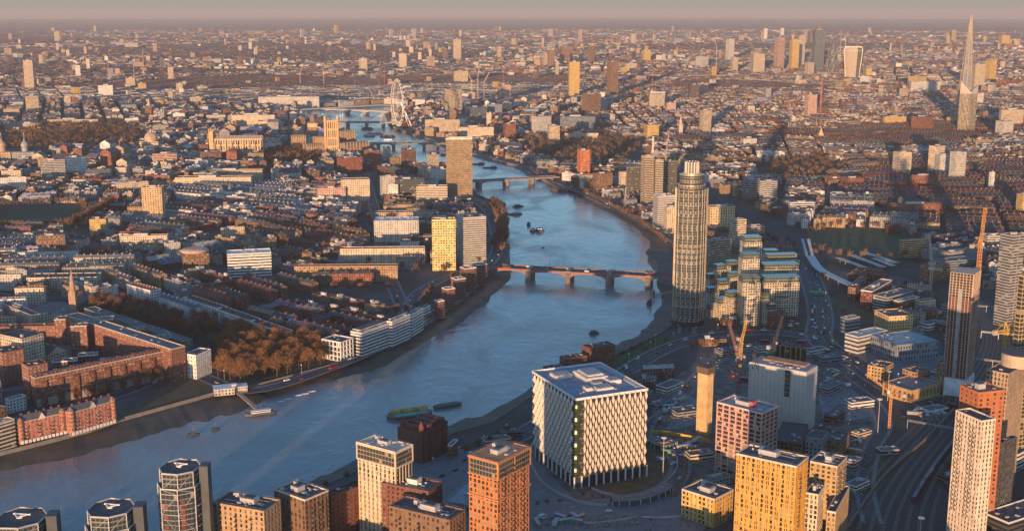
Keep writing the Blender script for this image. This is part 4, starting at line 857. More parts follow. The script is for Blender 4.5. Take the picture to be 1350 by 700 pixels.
fb('apartment_block', 'small sunlit block left of the sloping dark office', 816, 830, 228, 254, a=20, asp=.7, col='cream')
fb('apartment_tower', 'orange brick tower standing alone near the right bank', 761, 778, 199, 236, a=20, asp=.8, col=(.5, .17, .08), kit=1, rf='the lone orange brick tower')
fb('office_building', 'broad brown office right of the lone orange brick tower', 782, 808, 230, 254, a=20, asp=.5, col='brown', kit=1)
fb('office_building', 'stepped tan flats below the lone orange brick tower', 764, 785, 232, 246, a=15, asp=.6, col='stone')
# ================================================================ LEFT BANK
fb('office_tower', 'tall brown ribbed slab tower with a white cap beside the left bank road', 588, 623, 184, 265, a=3, asp=.45, col=(.27, .20, .12), st='shade', bay=1.9, kit=0, par=2.2, cop=WP, rf='the tall brown slab tower')
rt = fb('office_building', 'low curved office with white bands at the foot of the tall brown slab tower', 548, 590, 247, 272, a=4, asp=.4, col='cream', st='bands', win=(.5, .5), kit=2)[0]
fb('apartment_tower', 'bright yellow fronted tower, left of the white wavy banded tower', 569, 601, 291, 357, a=4, asp=.55, col=(.72, .56, .24), st='grid', win=(.72, .5), bay=3.4, kit=2, par=1.5, cop=mat('yellow_cap', (.7, .55, .25), .7), glass=GLY, rf='the bright yellow fronted tower')
rt, W, L, H, a, G = fb('apartment_tower', 'white wavy banded tower with a dark round roof beside the yellow fronted tower', 601, 641, 288, 350, a=18, asp=.8, col='pale', st='bands', win=(.5, .52), fl=3, kit=2, rf='the white wavy banded tower')
m_ = MB(); m_.lathe([(L*.35, H), (L*.35, H+4), (1, H+4.4)], 20, W*.5, L*.5); m_.build('plant_drum', [DARK], rt)
m_ = MB(); m_.bar((W*.3, L*.3, H), (W*.3, L*.3, H+12), .4, .4); m_.build('mast', [STEEL], rt)
fb('apartment_tower', 'tan tower with a dark centre stripe standing alone left of the city offices', 188, 215, 248, 294, a=4, asp=.6, col=(.5, .36, .2), win=(.5, .5), st='shade', kit=3, rf='the lone tan tower', bay=4)
rt, W, L, H, a, G = fb('round_office', 'round brown drum office with a pink roof ring', 232, 274, 336, 362, a=20, asp=.9, col='brown', kit=0, st='shade', par=0); rt.location = rt.location
m_ = MB(); m_.lathe([(W*.52, H+.2), (W*.55, H+1.5), (W*.5, H+4), (W*.36, H+5.5)], 24, W/2, L/2); m_.build('roof_ring', [mat('pink_render', (.5, .33, .27), .7)], rt); ref(253, 345, 'the round drum office')
fb('office_building', 'bright white framed office with long glazed bands right of the round drum office', 294, 356, 336, 366, a=14, asp=.5, col='white', st='bands', win=(.5, .5), fl=4, kit=7, bigkit=False, rf='the white framed office', roof=mat('blue_grey_roof', (.20, .24, .30), .7))
fb('mansion_block', 'long tan brick mansion block with a row of chimneys facing the junction', 388, 524, 352, 372, a=-2+4, asp=.1, col=(.36, .23, .13), st='shade', kit=0, rf='the long tan mansion block', pil=True, bay=3)
fb('government_terrace', 'long cream terrace with three taller blocks behind small orange trees', 448, 560, 329, 350, a=3, asp=.13, col='cream', st='shade', kit=2, rf='the long cream terrace', pil=True, bigkit=False)
fb('gallery', 'pale gallery with glazed barrel roofs and corner pavilions left of the yellow tower', 492, 552, 292, 320, a=3, asp=.5, col='pale', st='shade', kit=6, rf='the glazed roof gallery', pil=True, bigkit=False, roof=mat('glass_roof', (.28, .33, .40), .4))
fb('gallery_wing', 'red brick ended wing behind the glazed roof gallery', 494, 576, 281, 291, a=3, asp=.2, col='stone', kit=3, bigkit=False)
fb('office_building', 'dark glazed office row with gold fins left of the slab tower', 520, 560, 237, 264, a=4, asp=.4, col='dark', st='curtain', kit=2)
fb('office_building', 'pale blue office with sunlit top at the end of the left office row', 500, 524, 234, 262, a=20, asp=.6, col='pale', kit=2)
fb('office_building', 'narrow white grid block in front of the dark glazed office row', 512, 525, 244, 265, a=3, asp=.6, col='white')
fb('office_building', 'cream stepped block with bright upper windows on the wide avenue', 447, 487, 238, 266, a=12, asp=.5, col='cream', kit=3, rf='the cream stepped block', bigkit=False)
fb('office_building', 'pinkish flats left of the cream stepped block', 416, 455, 249, 268, a=12, asp=.4, col='pink', kit=2)
for i, (x0, x1, yt, yb) in enumerate(((572, 586, 398, 420), (582, 600, 382, 408), (594, 614, 369, 396), (606, 628, 355, 386), (622, 642, 350, 376))):
    fb('ziggurat_flats', ['lowest riverside', 'second lowest', 'middle orange lit', 'second tallest', 'tallest rear'][i]+' brick ziggurat flats with white balcony edges below the yellow tower', x0, x1, yt, yb, a=32, asp=.9, col='red', st='bands', win=(.5, .45), kit=2, bigkit=False, group='stepped brick flats above the river wall', cop=WP)
ref(600, 385, 'the brick ziggurat flats')
# white riverside range
for i, ((nx, ny), (rx, ry), xl, yb) in enumerate((((477, 440), (514, 427), 462, 470), ((517, 425), (541, 415), 510, 457), ((543, 416), (558, 407), 538, 444), ((559, 408), (568, 403), 554, 429))):
    rt, W, L, H, a, G = bld('riverside_flats', ['largest and nearest white riverside flats with glazed bands and a blank white end', 'second white riverside flats block, with a flat grey roof', 'third white riverside flats block, shorter, along the wall', 'smallest farthest white riverside flats block near the ziggurat'][i], (nx, ny), (rx, ry), xl, yb=yb, st='bands', col='white', win=(.5, .55), fl=3.4, kit=4, bigkit=False, roof=FELT, cop=WP, group='white flats along the river wall')
    m_ = MB(); m_.box(1.5, 3, H, W-1.5, L-1.5, H+3.2, 0, 1, t=(.6, .6, .6), nb=(10, 4, 1)); m_.build('penthouse', [BAND, FELT], rt)
ref(500, 440, 'the white riverside flats')
rt = bld('open_frame_building', 'white open grid frame building at the left end of the white riverside flats', (449, 452), (466, 446), 424, yb=477, st='grid', col='white', win=(.78, .78), bay=4.5, fl=5, rel=1.2, kit=3, glass=GLT, bigkit=False)
bld('white_house', 'five storey white stucco block standing alone at the corner of the red mansion block', (258, 469), (278, 461), 243, yb=500, st='grid', col='white', win=(.35, .5), bay=3.3, fl=4, kit=4, cop=WP, rf='the lone white stucco block', bigkit=False, plantm=FELT)
# huge red courtyard mansion block: wings traced one by one
RB = (.30, .115, .075); rc = [((60, 533), (240, 461), 42, 590), ]
def wing(lbl, near, right, xl, yb, rfp=None, nw=96, **k):
    return bld('mansion_block', lbl, near, right, xl, yb=yb, st=k.pop('st', 'grid'), col='red', win=(.5, .56), bay=3.6, fl=3.3, kit=k.pop('kit', 3), cop=mat('pale_coping', (.42, .36, .3), .8), group='wings of the great red courtyard block', rf=rfp, nwin=nw, bigkit=False, roof=PAVE, frame=WHITE, **k)
rt, W, L, H, a, G = wing('long front wing of the great red courtyard block with a sunlit upper wall', (46, 499), (238, 459), 40, 537, 'the great red front wing', kit=8)
PB = mat('pale_band', (.40, .33, .26), .85); RW_ = mat('wall_red', BR['red'], .85)
m_ = MB(); m_.box(-.25, -.25, 0, W+.25, .0, 7.2); m_.build('stone_base', [PB], rt)
for z in (H*.42, H*.8): m_ = MB(); m_.box(-.3, -.35, z, W+.3, .0, z+.5); m_.build('string_course', [PB], rt)
for k in range(9):
    x = W*(.03+.105*k); m_ = MB(); m_.box(x, -1.5, 0, x+5.5, .0, H-3.4, 0, t=BR['red'], nb=(3, 1, 9)); m_.build('projecting_bay', [WALL], rt)
    m_ = MB(); m_.box(x+1, L*.5, H, x+4.2, L*.5+2.4, H+3.2); m_.build('chimney', [RW_], rt)
m_ = MB(); m_.box(2, 2, H, W-2, L-2, H+2.6, 0, 1, t=BR['red'], tt=(.1, .1, .11), nb=(40, 3, 1)); m_.build('attic_storey', [WALL, ROOF], rt)
p, q = Vector(gp(86, 416, 32)), Vector(gp(226, 461, 32)); d = q-p
bld('mansion_block', 'right return wing of the great red courtyard block running back towards the spire', None, None, None, sol=(p, math.atan2(d.y, d.x), d.length, 15, 32), st='grid', col='red', win=(.5, .56), bay=3.6, fl=3.3, kit=8, cop=mat('pale_coping', (.42, .36, .3), .8), group='wings of the great red courtyard block', nwin=96, bigkit=False, roof=PAVE, frame=WHITE)
for i, (x0, x1, yt, yb, asp) in enumerate(((196, 226, 447, 478, .7), (162, 190, 436, 470, .7), (122, 150, 423, 462, .8), (92, 116, 431, 474, .8), (70, 96, 422, 455, .8))):
    fb('mansion_block', ['nearest stub wing jutting into the great red courtyard', 'second red stub wing inside the courtyard, broad and flat topped', 'third red stub wing with sunlit parapet in the courtyard', 'tall square stub tower at the middle of the red courtyard', 'rearmost red corner tower under the church spire'][i], x0, x1, yt, yb, a=12, asp=asp, st='grid', col='red', win=(.5, .56), bay=3.6, fl=3.3, kit=3, cop=mat('pale_coping', (.42, .36, .3), .8), group='wings of the great red courtyard block', nwin=60, bigkit=False, roof=PAVE, frame=WHITE)
fb('mansion_block', 'long rear wing closing the great red courtyard at the left', -20, 72, 432, 455, a=5, asp=.14, st='grid', col='red', win=(.5, .56), bay=3.6, fl=3.3, kit=3, group='wings of the great red courtyard block', nwin=90, bigkit=False, frame=WHITE)
fb('mansion_block', 'gold lit left wing of the red courtyard cut by the photo edge', -14, 28, 466, 512, a=40, asp=1.2, st='grid', col='red', win=(.5, .56), bay=3.6, fl=3.3, kit=4, group='wings of the great red courtyard block', nwin=90, bigkit=False, frame=WHITE)
fb('mansion_block', 'short inner left wing of the red courtyard with a pale roof walk', 24, 60, 484, 528, a=42, asp=1.0, st='grid', col='red', win=(.5, .56), bay=3.6, fl=3.3, kit=4, group='wings of the great red courtyard block', nwin=60, bigkit=False, frame=WHITE)
# red riverside gabled blocks
def gabled(lbl, near, right, xl, yb, ng, pinks):
    rt, W, L, H, a, G = bld('riverside_block', lbl, near, right, xl, yb=yb, st='grid', col=(.42, .15, .10), win=(.55, .6), bay=3.4, fl=3.1, kit=0, cop=mat('cream_band', (.6, .5, .38), .7), roof=None, frame=WHITE, glass=GLY, balc=((0,), (3, (1,)), mat('cream_band', (.6, .5, .38), .7)), par=.5)
    m_ = MB(); gable(m_, 0, 0, W, L, H, 5, 0, .2, hip=3); m_.build('roof', [SLATE], rt)
    for k in range(ng):
        x = W*(k+.5)/ng; m_ = MB(); m_.face([(x-3.4, -.35, H-.5), (x+3.4, -.35, H-.5), (x, -.35, H+5)], 0); m_.face([(x-3.4, -.35, H-.5), (x, -.35, H+5), (x, L*.45, H+5)], 1); m_.face([(x+3.4, -.35, H-.5), (x, L*.45, H+5), (x, -.35, H+5)], 1); m_.build('gable', [mat('cream_gable', (.66, .52, .42), .7), SLATE], rt)
    for x in (0, W):
        m_ = MB(); m_.lathe([(2.8, 0), (2.8, H+1.5), (3.1, H+1.7), (.2, H+4)], 14, x+(2 if x == 0 else -2), 1.5, 0, t=(.42, .2, .13), bay=True); m_.build('corner_turret', [WALL], rt)
    for k in range(6): m_ = MB(); x = W*(.1+.16*k); m_.box(x, L*.55, H+2, x+1.4, L*.55+1, H+6.4); m_.build('chimney', [mat('wall_red', (.3, .1, .06))], rt)
    for x in [i_*3.2 for i_ in range(int(W/3.2))]: m_ = MB(); m_.box(x+.4, -1.6, .1, x+2.6, -1.0, 3); m_.build('quay_bay', [WHITE], rt)
gabled('right hand red and cream gabled block at the water edge with rounded turrets', (92, 545), (152, 528), 86, 574, 1, 1)
gabled('middle red and cream gabled block left of the matching turreted block', (24, 558), (86, 544), 19, 586, 1, 1)
ref(110, 550, 'the red gabled riverside block')
bld('riverside_block', 'cut off cream banded glass block at the left edge above the river', (-25, 566), (19, 553), -34, yb=602, st='bands', col='cream', win=(.5, .6), kit=2, bigkit=False)
bld('villa', 'small pale villa behind the left gabled riverside blocks', (12, 528), (34, 522), 6, yb=545, st='shade', col='white', kit=1, bigkit=False, pil=False)
# white terraces in the left corner
for i, (x0, x1, yt, yb, a_, c_) in enumerate(((0, 28, 363, 383, 5, 'pale'), (34, 126, 367, 383, 4, 'cream'), (20, 58, 381, 402, -20+25, 'cream'), (-8, 32, 396, 415, 12, 'white'), (-6, 20, 419, 434, 8, 'stone'))):
    rt, W, L, H, a, G = fb('stucco_terrace', ['small white stucco terrace at the left edge, left of the longer one', 'long sunlit stucco terrace in front of the church spire', 'sunlit stucco terrace with a blank white end below the long stucco terrace', 'white stucco terrace with dark windows, lowest at the left edge', 'little stone chapel with arches above the red courtyard'][i], x0, x1, yt, yb, a=a_, asp=.3, col=c_, st='shade', kit=0, pil=False)
    for k in range(5): m_ = MB(); x = W*(.08+.2*k); m_.box(x, L*.4, H, x+1, L*.6, H+2.6); m_.build('chimney', [mat('wall_red', (.3, .1, .06))], rt)
ref(75, 372, 'the long sunlit stucco terrace')
for i, ((x, y), (rx, ry)) in enumerate((((242, 400), (286, 415)), ((286, 416), (330, 432)), ((330, 433), (372, 448)), ((168, 382), (200, 391)))):
    p, q = Vector(gp(x, y+8)), Vector(gp(rx, ry+8)); d = q-p; W = d.length; aa = math.atan2(d.y, d.x)
    rt = bld('stucco_terrace', ['first white stucco terrace, top left, facing the garden trees', 'second white stucco terrace down the garden trees', 'third and lowest white stucco terrace meeting the orange grove', 'far pale stucco terrace above the garden trees'][i], None, None, None, sol=(p, aa, W, 14, 14), st='shade', col='white', kit=0, pil=True, roof=SLATE, group='white terraces above the garden trees')[0]
    for k in range(8): m_ = MB(); x_ = W*(.05+.12*k); m_.box(x_, 5, 14, x_+1, 9, 17); m_.build('chimney', [BR and mat('wall_red', (.3, .1, .06))], rt)
ref(310, 425, 'the white garden terraces')
for i, ((x, y), (rx, ry)) in enumerate((((112, 416), (146, 427)), ((147, 428), (186, 441)), ((187, 442), (240, 460)))):
    p, q = Vector(gp(x, y+8)), Vector(gp(rx, ry+10)); d = q-p; W = d.length; aa = math.atan2(d.y, d.x)
    bld('grey_terrace', ['far', 'middle', 'near'][i]+' grey slate roofed terrace between the red courtyard and the garden trees', None, None, None, sol=(p, aa, W, 13, 15), st='shade', col=(.24, .24, .2), kit=6, pil=False, roof=SLATE, group='grey terraces beside the gardens', bigkit=False)
# ================================================================ LANDMARKS
LIME = mat('gold_limestone', (.52, .36, .20), .85, 0, .2, .3)
def spire(mb, x, y, z, r, h, n=4, m=0, rot=PI/4):
    p = [(x+r*math.cos(rot+2*PI*i/n), y+r*math.sin(rot+2*PI*i/n), z) for i in range(n)]
    for i in range(n): mb.face([p[i], p[(i+1) % n], (x, y, z+h)], m)
# square stone tower of the parliament
rt, W, L, H, a, G = fb('gothic_tower', 'great square gothic stone tower with corner turrets and a flag pole, left of the river', 427, 446, 160, 205, a=12, asp=.95, col=(.58, .40, .21), st='grid', win=(.45, .8), fl=22, bay=4.6, kit=0, rel=1.0, nwin=40, rf='the great square gothic tower', par=1.5)
for x in (0, W):
    for y in (0, L):
        m_ = MB(); m_.lathe([(2.4, 0), (2.4, H+6), (2.9, H+6.2), (2.6, H+8), (.1, H+13)], 8, x, y); m_.build('corner_turret', [LIME], rt)
m_ = MB(); m_.bar((W/2, L/2, H), (W/2, L/2, H+22), .5, .5); m_.face([(W/2, L/2, H+17), (W/2+5, L/2, H+17), (W/2+5, L/2, H+21), (W/2, L/2, H+21)], 1); m_.build('flag_pole', [DARK, mat('flag_cloth', (.35, .05, .07), .8)], rt)
# clock tower
rt, W, L, H, a, G = fb('clock_tower', 'gothic clock tower with a pointed roof, left of the great square tower', 404, 418, 163, 182, a=12, asp=.95, col=(.42, .26, .16), st='grid', win=(.4, .85), fl=26, bay=3.6, kit=0, rel=.8, nwin=20, par=1)
m_ = MB(); m_.box(-.9, -.9, H*.72, W+.9, L+.9, H*.98); m_.build('clock_stage', [LIME], rt)
for (x, y, rz) in ((W/2, -1.0, 0), (-1.0, L/2, -PI/2)):
    m_ = MB(); n = 20; m_.face([(3.6*math.cos(2*PI*i/n), 0, 3.6*math.sin(2*PI*i/n)) for i in range(n)], 0); m_.bar((0, -.1, 0), (0, -.1, 3), .3, .1, 1); m_.bar((0, -.1, 0), (1.8, -.1, -1), .35, .1, 1); o = m_.build('clock_face', [mat('clock_white', (.6, .55, .42), .5), DARK], rt, (x, y, H*.85)); o.rotation_euler = (0, 0, rz)
m_ = MB(); spire(m_, W/2, L/2, H, W*.72, 9); m_.box(W*.3, L*.3, H+5, W*.7, L*.7, H+11); spire(m_, W/2, L/2, H+11, W*.34, 14); m_.build('spire', [mat('iron_roof', (.22, .17, .12), .6)], rt)
ref(411, 165, 'the gothic clock tower')
# parliament ranges (roofs, pinnacles)
for i, (x0, x1, yt, yb, aa, asp) in enumerate(((448, 484, 192, 206, 40, .25), (382, 402, 182, 198, 20, .5), (398, 426, 194, 206, 30, .6), (446, 466, 176, 190, 38, .3), (412, 426, 184, 196, 30, .8))):
    rt, W, L, H, a, G = fb('gothic_palace_wing', ['right river', 'left', 'front', 'rear river', 'inner'][i]+' stone palace range with many pinnacles by the gothic towers', x0, x1, yt, yb, a=aa, asp=asp, col=(.30, .20, .13), kit=0, st='shade')
    m_ = MB(); gable(m_, 0, 0, W, L, H, 7, hip=2); m_.build('roof', [mat('iron_roof', (.22, .17, .12), .6)], rt)
    for k in range(9):
        for y in (0, L): m_ = MB(); x = W*k/8; m_.box(x-.8, y-.8, 0, x+.8, y+.8, H+3); spire(m_, x, y, H+3, 1.3, 4); m_.build('pinnacle', [LIME], rt)
# abbey
rt, W, L, H, a, G = fb('abbey_church', 'long pale abbey church with a tower pair at its left end', 277, 346, 184, 208, a=4, asp=.22, col=(.55, .42, .28), win=(.5, .75), fl=14, bay=6, st='grid', kit=0, rel=1, nwin=60, rf='the abbey church', par=1)
m_ = MB(); gable(m_, 0, 3, W, L-3, H, 8); m_.build('roof', [mat('lead_roof', (.3, .26, .22), .6)], rt)
for x, y in ((0, 0), (0, L)):
    m_ = MB(); m_.box(x-2, y-4, 0, x+8, y+5, H*1.45)
    for q in ((x-2, y-4), (x+8, y-4), (x-2, y+5), (x+8, y+5)): spire(m_, q[0], q[1], H*1.45, 1.5, 7)
    m_.build('west_tower', [LIME], rt)
for k in range(9): m_ = MB(); x = 10+(W-14)*k/8; m_.box(x-.8, -5, 0, x+.8, -.01, H*.8); spire(m_, x, -2.5, H*.8, 1.6, 5); m_.build('buttress', [LIME], rt)
# domed hall
x, y = gp(200, 197); t = thing('domed_hall', 'pale hall with a big ribbed dome, left of the abbey church', 'hall', (x, y, 0)); KEEP.append((x-26, y-26, 52, 52, 0)); ref(200, 188, 'the big ribbed dome')
m_ = MB(); m_.box(-24, -22, 0, 24, 22, 22, 0, 1, t=(.5, .4, .28), nb=(12, 12, 4)); m_.build('wall', [WALL, FELT], t)
m_ = MB(); m_.lathe([(17, 22), (17, 28), (16.4, 29), (15.5, 33), (12.5, 38), (7.5, 42), (3, 43.6), (3, 48), (2, 50), (.2, 53)], 24); m_.build('dome', [mat('dome_lead', (.42, .32, .24), .55)], t)
for i in range(12): a_ = 2*PI*i/12; m_ = MB(); [m_.bar((r0*math.cos(a_), r0*math.sin(a_), z0), (r1*math.cos(a_), r1*math.sin(a_), z1), .6, .6) for (r0, z0), (r1, z1) in (((16.6, 29), (15.8, 33)), ((15.8, 33), (12.8, 38)), ((12.8, 38), (7.8, 42)))]; m_.build('dome_rib', [LIME], t)
# domes at the far left edge
for lb, px, yb, r, col in (('grey stone building with a small dome and flag near the left edge', 34, 212, 9, (.28, .3, .32)), ('tall cathedral tower with a gold dome sliced by the left edge', 4, 212, 11, (.4, .3, .2))):
    x, y = gp(px, yb); t = thing('domed_building', lb, 'building', (x, y, 0)); KEEP.append((x-30, y-20, 60, 40, 0))
    m_ = MB(); m_.box(-28, -16, 0, 28, 18, 22, 0, 1, t=col, nb=(14, 8, 5)); m_.build('wall', [WALL, FELT], t)
    m_ = MB(); m_.lathe([(r*.8, 22), (r*.8, 33), (r, 34), (r*.9, 39), (r*.6, 44), (r*.2, 46.5), (r*.15, 50), (.1, 54)], 20); m_.build('dome', [mat('dome_stone%d' % px, col, .6)], t)
    m_ = MB(); m_.bar((0, 0, 50), (0, 0, 66), .5, .5); m_.build('flag_pole', [WHITE], t)
# church spires
for lb, px, yb, yt, col, wpx in (('tall thin stone church spire standing among the dark garden trees', 98, 414, 352, (.36, .24, .17), 9), ('pale church spire on the skyline, left of the wheel', 197, 152, 128, (.5, .38, .3), 5), ('thin pale church spire right of the river in the shaded estates', 897, 181, 148, (.48, .36, .3), 5),
                             ('stubby sunlit church tower beside a long grey roof', 1082, 184, 168, (.55, .4, .22), 6)):
    x, y = gp(px, yb); H = hgt(px, yb, yt); t = thing('church', lb, 'church', (x, y, 0)); KEEP.append((x-12, y-12, 24, 50, 0)); s = wpx*mpp(x, y)/2; CM = mat('church_stone%d' % px, col, .85)
    th = H*.42; m_ = MB(); m_.box(-s, -s, 0, s, s, th); m_.build('tower', [CM], t)
    m_ = MB(); spire(m_, 0, 0, th, s*1.15, H-th, 8); [spire(m_, a_, b_, th, s*.3, th*.22) for a_ in (-s*.85, s*.85) for b_ in (-s*.85, s*.85)]; m_.build('spire', [CM], t)
    m_ = MB(); m_.box(-s*1.6, s, 0, s*1.6, s*9, th*.45); gable(m_, -s*1.6, s, s*1.6, s*9, th*.45, th*.3); m_.build('nave', [mat('nave_slate', (.14, .13, .12), .8)], t)
ref(98, 390, 'the thin church spire'); ref(1082, 178, 'the stubby church tower')
# great observation wheel
def wheel():
    x, y = gp(525, 170); R = 70; cz = 77; t = thing('observation_wheel', 'giant white spoked observation wheel on the far bank with leaning legs', 'ferris wheel', (x, y, 0), math.radians(-69)); ref(523, 140, 'the giant wheel')
    hub = mat('wheel_white', (.72, .66, .6), .5); n = 32
    m_ = MB(); P = lambda r, i, d: (r*math.cos(2*PI*i/n), d, cz+r*math.sin(2*PI*i/n))
    for i in range(n):
        for r, d in ((R, 0), (R-5, 3.5), (R-5, -3.5)): m_.bar(P(r, i, d), P(r, i+1, d), 1.6, 1.6)
        m_.bar(P(R, i, 0), P(R-5, i, 3.5), .6, .6); m_.bar(P(R, i, 0), P(R-5, i, -3.5), .6, .6); m_.bar(P(R-5, i, -3.5), P(R-5, i, 3.5), .6, .6)
    m_.build('rim', [hub], t)
    for i in range(n):
        m_ = MB(); m_.bar(P(R-5, i, 0), (0, 2 if i % 2 else -2, cz), .3, .3); m_.build('spoke', [hub], t)
        m_ = MB(); q = P(R+3.4, i, 0); m_.lathe([(.5, -3.2), (1.9, -2), (2.1, 0), (1.9, 2), (.5, 3.2)], 8); o = m_.build('capsule', [GLT], t, q); o.rotation_euler = (PI/2, 0, 0)
    m_ = MB(); m_.bar((0, -6, cz), (0, 12, cz), 4, 4); m_.build('hub', [hub], t)
    for sx in (-18, 18): m_ = MB(); m_.bar((0, 10, cz), (sx, 40, 0), 3.2, 3.2); m_.build('support_leg', [hub], t)
    m_ = MB(); m_.box(-30, -6, .05, 30, 6, 4); m_.build('boarding_platform', [CONC], t)
wheel()
# bridges
def bridge(name, label, A, B, width, zt, th, piers, m, arch=0, pm=None, pt=2.2, par=1.1, pm_w=None, z_low=-6, lamps=False):
    A, B = Vector(A), Vector(B); d = B-A; Ln = d.length; a = math.atan2(d.y, d.x); t = thing(name, label, 'bridge', (A.x, A.y, 0), a); pm = pm or m
    hw_ = width/2
    m_ = MB(); m_.box(-12, -hw_, zt-th, Ln+12, hw_, zt, 0, 1); m_.build('deck', [m, ASPH], t)
    for s in (-1, 1):
        m_ = MB(); y0, y1 = sorted((s*hw_, s*(hw_+.5))); m_.box(-12, y0, zt-th-.1, Ln+12, y1, zt+par); m_.build('parapet', [m], t)
    ps = [p*Ln for p in piers]
    for p in ps:
        m_ = MB(); w_ = hw_+1.6; m_.prism([(p-pt, -w_), (p, -w_-pt*1.2), (p+pt, -w_), (p+pt, w_), (p, w_+pt*1.2), (p-pt, w_)], z_low, zt-th*.6, 0); m_.prism([(p-pt*.8, -w_+.4), (p+pt*.8, -w_+.4), (p+pt*.8, w_-.4), (p-pt*.8, w_-.4)], zt-th*.6, zt+par+.5); m_.build('pier', [pm], t)
    if arch:
        xs = [0]+ps+[Ln]
        for x0, x1 in zip(xs, xs[1:]):
            m_ = MB(); x0 += pt; x1 -= pt; n = 12; f = lambda u: zt-th-arch*(1-(1-(2*u-1)**2)**.5)
            for i in range(n):
                u, v = i/n, (i+1)/n; a0, a1 = x0+(x1-x0)*u, x0+(x1-x0)*v
                for y in (-hw_+.1, hw_-.1): m_.face([(a0, y, f(u)), (a1, y, f(v)), (a1, y, zt-th+.02), (a0, y, zt-th+.02)])
                m_.face([(a0, -hw_+.1, f(u)), (a0, hw_-.1, f(u)), (a1, hw_-.1, f(v)), (a1, -hw_+.1, f(v))], 0)
            m_.build('arch_span', [m], t)
    if lamps:
        for k in range(8):
            for s in (-1, 1): m_ = MB(); x_ = Ln*(k+.5)/8; m_.bar((x_, s*(hw_-.6), zt), (x_, s*(hw_-.6), zt+7), .25, .25); m_.box(x_-.5, s*(hw_-.6)-.5, zt+7, x_+.5, s*(hw_-.6)+.5, zt+7.9); m_.build('lamp_post', [DARK], t)
    return t, Ln
RUST = mat('brown_red_paint', (.24, .11, .075), .6, 0, .2)
GRNT = mat('pier_granite', (.22, .20, .18), .9)
p1, p2 = Vector(gp(699, 368, WZ)), Vector(gp(804, 374, WZ)); dv = (p2-p1)
BA, BB = p1-dv*.46, p2+dv*.72
tot = 1+.46+.72
vt, VL = bridge('road_bridge', 'nearest bridge, rust brown with shallow arches on granite piers, beside the tall round tower', BA, BB, 24, 9.5, 1.6, [.46/tot, .96/tot, 1.46/tot, 1.94/tot], RUST, arch=5.5, pm=GRNT, pt=3.4, lamps=True)
ref(760, 352, 'the rust brown bridge')
p1, p2 = Vector(gp(631, 247, WZ)), Vector(gp(667, 245, WZ)); dv = p2-p1
bridge('road_bridge', 'second bridge up the river, grey with arches, ending right of the slab tower', p1-dv*.5, p2+dv*1.75, 19, 8.5, 1.6, [.5/3.25, 1.5/3.25, 2.45/3.25], mat('grey_pink_paint', (.25, .2, .19), .7), arch=5, pm=GRNT, pt=3)
p1, p2 = Vector(gp(499, 196, WZ)), Vector(gp(539, 196, WZ)); dv = p2-p1
bridge('road_bridge', 'long low bridge with many piers between the gothic palace and the far bank', p1-dv*.9, p2+dv*1.3, 26, 8.5, 1.6, [.4/3.2, .9/3.2, 1.4/3.2, 1.9/3.2, 2.4/3.2, 2.85/3.2], mat('green_grey_paint', (.16, .2, .17), .7), arch=4, pm=GRNT, pt=3)
p1, p2 = Vector(gp(459, 168, WZ)), Vector(gp(483, 168, WZ)); dv = p2-p1
rt, Ln = bridge('rail_bridge', 'flat railway bridge with white cable masts left of the giant wheel', p1-dv*3.2, p2+dv*1.5, 26, 11, 3, [.33, .56, .74, .9], mat('grey_truss', (.25, .24, .25), .6), pm=GRNT, pt=4)
for k in range(5):
    for s in (-1, 1):
        m_ = MB(); x = Ln*(.12+.19*k); m_.bar((x, s*14, 8), (x, s*24, 34), .9, .9); [m_.bar((x, s*24, 34), (x+q, s*15, 11), .35, .35) for q in (-36, -18, 18, 36)]; m_.build('cable_mast', [WHITE], rt)
p1, p2 = Vector(gp(458, 151, WZ)), Vector(gp(483, 152, WZ)); dv = p2-p1
bridge('road_bridge', 'farthest pale stone bridge with shallow arches behind the railway bridge', p1-dv*1.1, p2+dv*2.0, 24, 11, 2, [1.1/4.1, 2.1/4.1, 3.1/4.1], mat('portland', (.42, .38, .34), .8), arch=6, pt=3.5)

# skyline
def shard():
    x, y = gp(1270, 160); H = hgt(1270, 160, 20); t = thing('spire_skyscraper', 'tallest tapering glass spire on the right skyline with an open jagged tip', 'skyscraper', (x, y, 0), .35); ref(1272, 80, 'the tallest glass spire'); KEEP.append((x-60, y-60, 120, 120, 0))
    r = 31; n = 8; gm = windows_mat('spire_glass', (.02, .98), (.06, .94), rough=.3, lit=.3, glass=(.16, .19, .23))
    base = [(r*math.cos(2*PI*i/n+.2)*(1 if i % 2 else .93), r*.9*math.sin(2*PI*i/n+.2)) for i in range(n)]
    for i in range(n):                              # eight leaning facets with gaps at the corners
        m_ = MB(); p, q = Vector(base[i]), Vector(base[(i+1) % n]); hh = H*(.93+.07*((i*5) % 3)/2); s = 1-hh/H*.93
        g = .04; a_, b_ = p.lerp(q, g), p.lerp(q, 1-g); c_, d_ = p.lerp(q, 1-g*2)*s, p.lerp(q, g*2)*s
        nz = (p+q).normalized()*.8
        k = 16
        for j in range(k):
            u, v = j/k, (j+1)/k; A1, B1, A2, B2 = a_.lerp(d_, u), b_.lerp(c_, u), a_.lerp(d_, v), b_.lerp(c_, v)
            m_.face([(*A1, hh*u), (*B1, hh*u), (*B2, hh*v), (*A2, hh*v)], 0, (.33, .27, .2), [(0, u*24), (8, u*24), (8, v*24), (0, v*24)])
            m_.face([(*(A1-nz), hh*u), (*(A2-nz), hh*v), (*(B2-nz), hh*v), (*(B1-nz), hh*u)], 0, (.3, .25, .2))
        m_.bar((*a_, 0), (*d_, hh), 1, 1, 1); m_.build('glass_facet', [gm, mat('sunlit_edge_tone', (.6, .45, .3), .5)], t)  # warm bar paints low sun along each facet edge
    m_ = MB(); m_.prism([(p*.2, q*.2) for p, q in base], 0, H*.62); m_.build('core', [CONC], t)
shard()
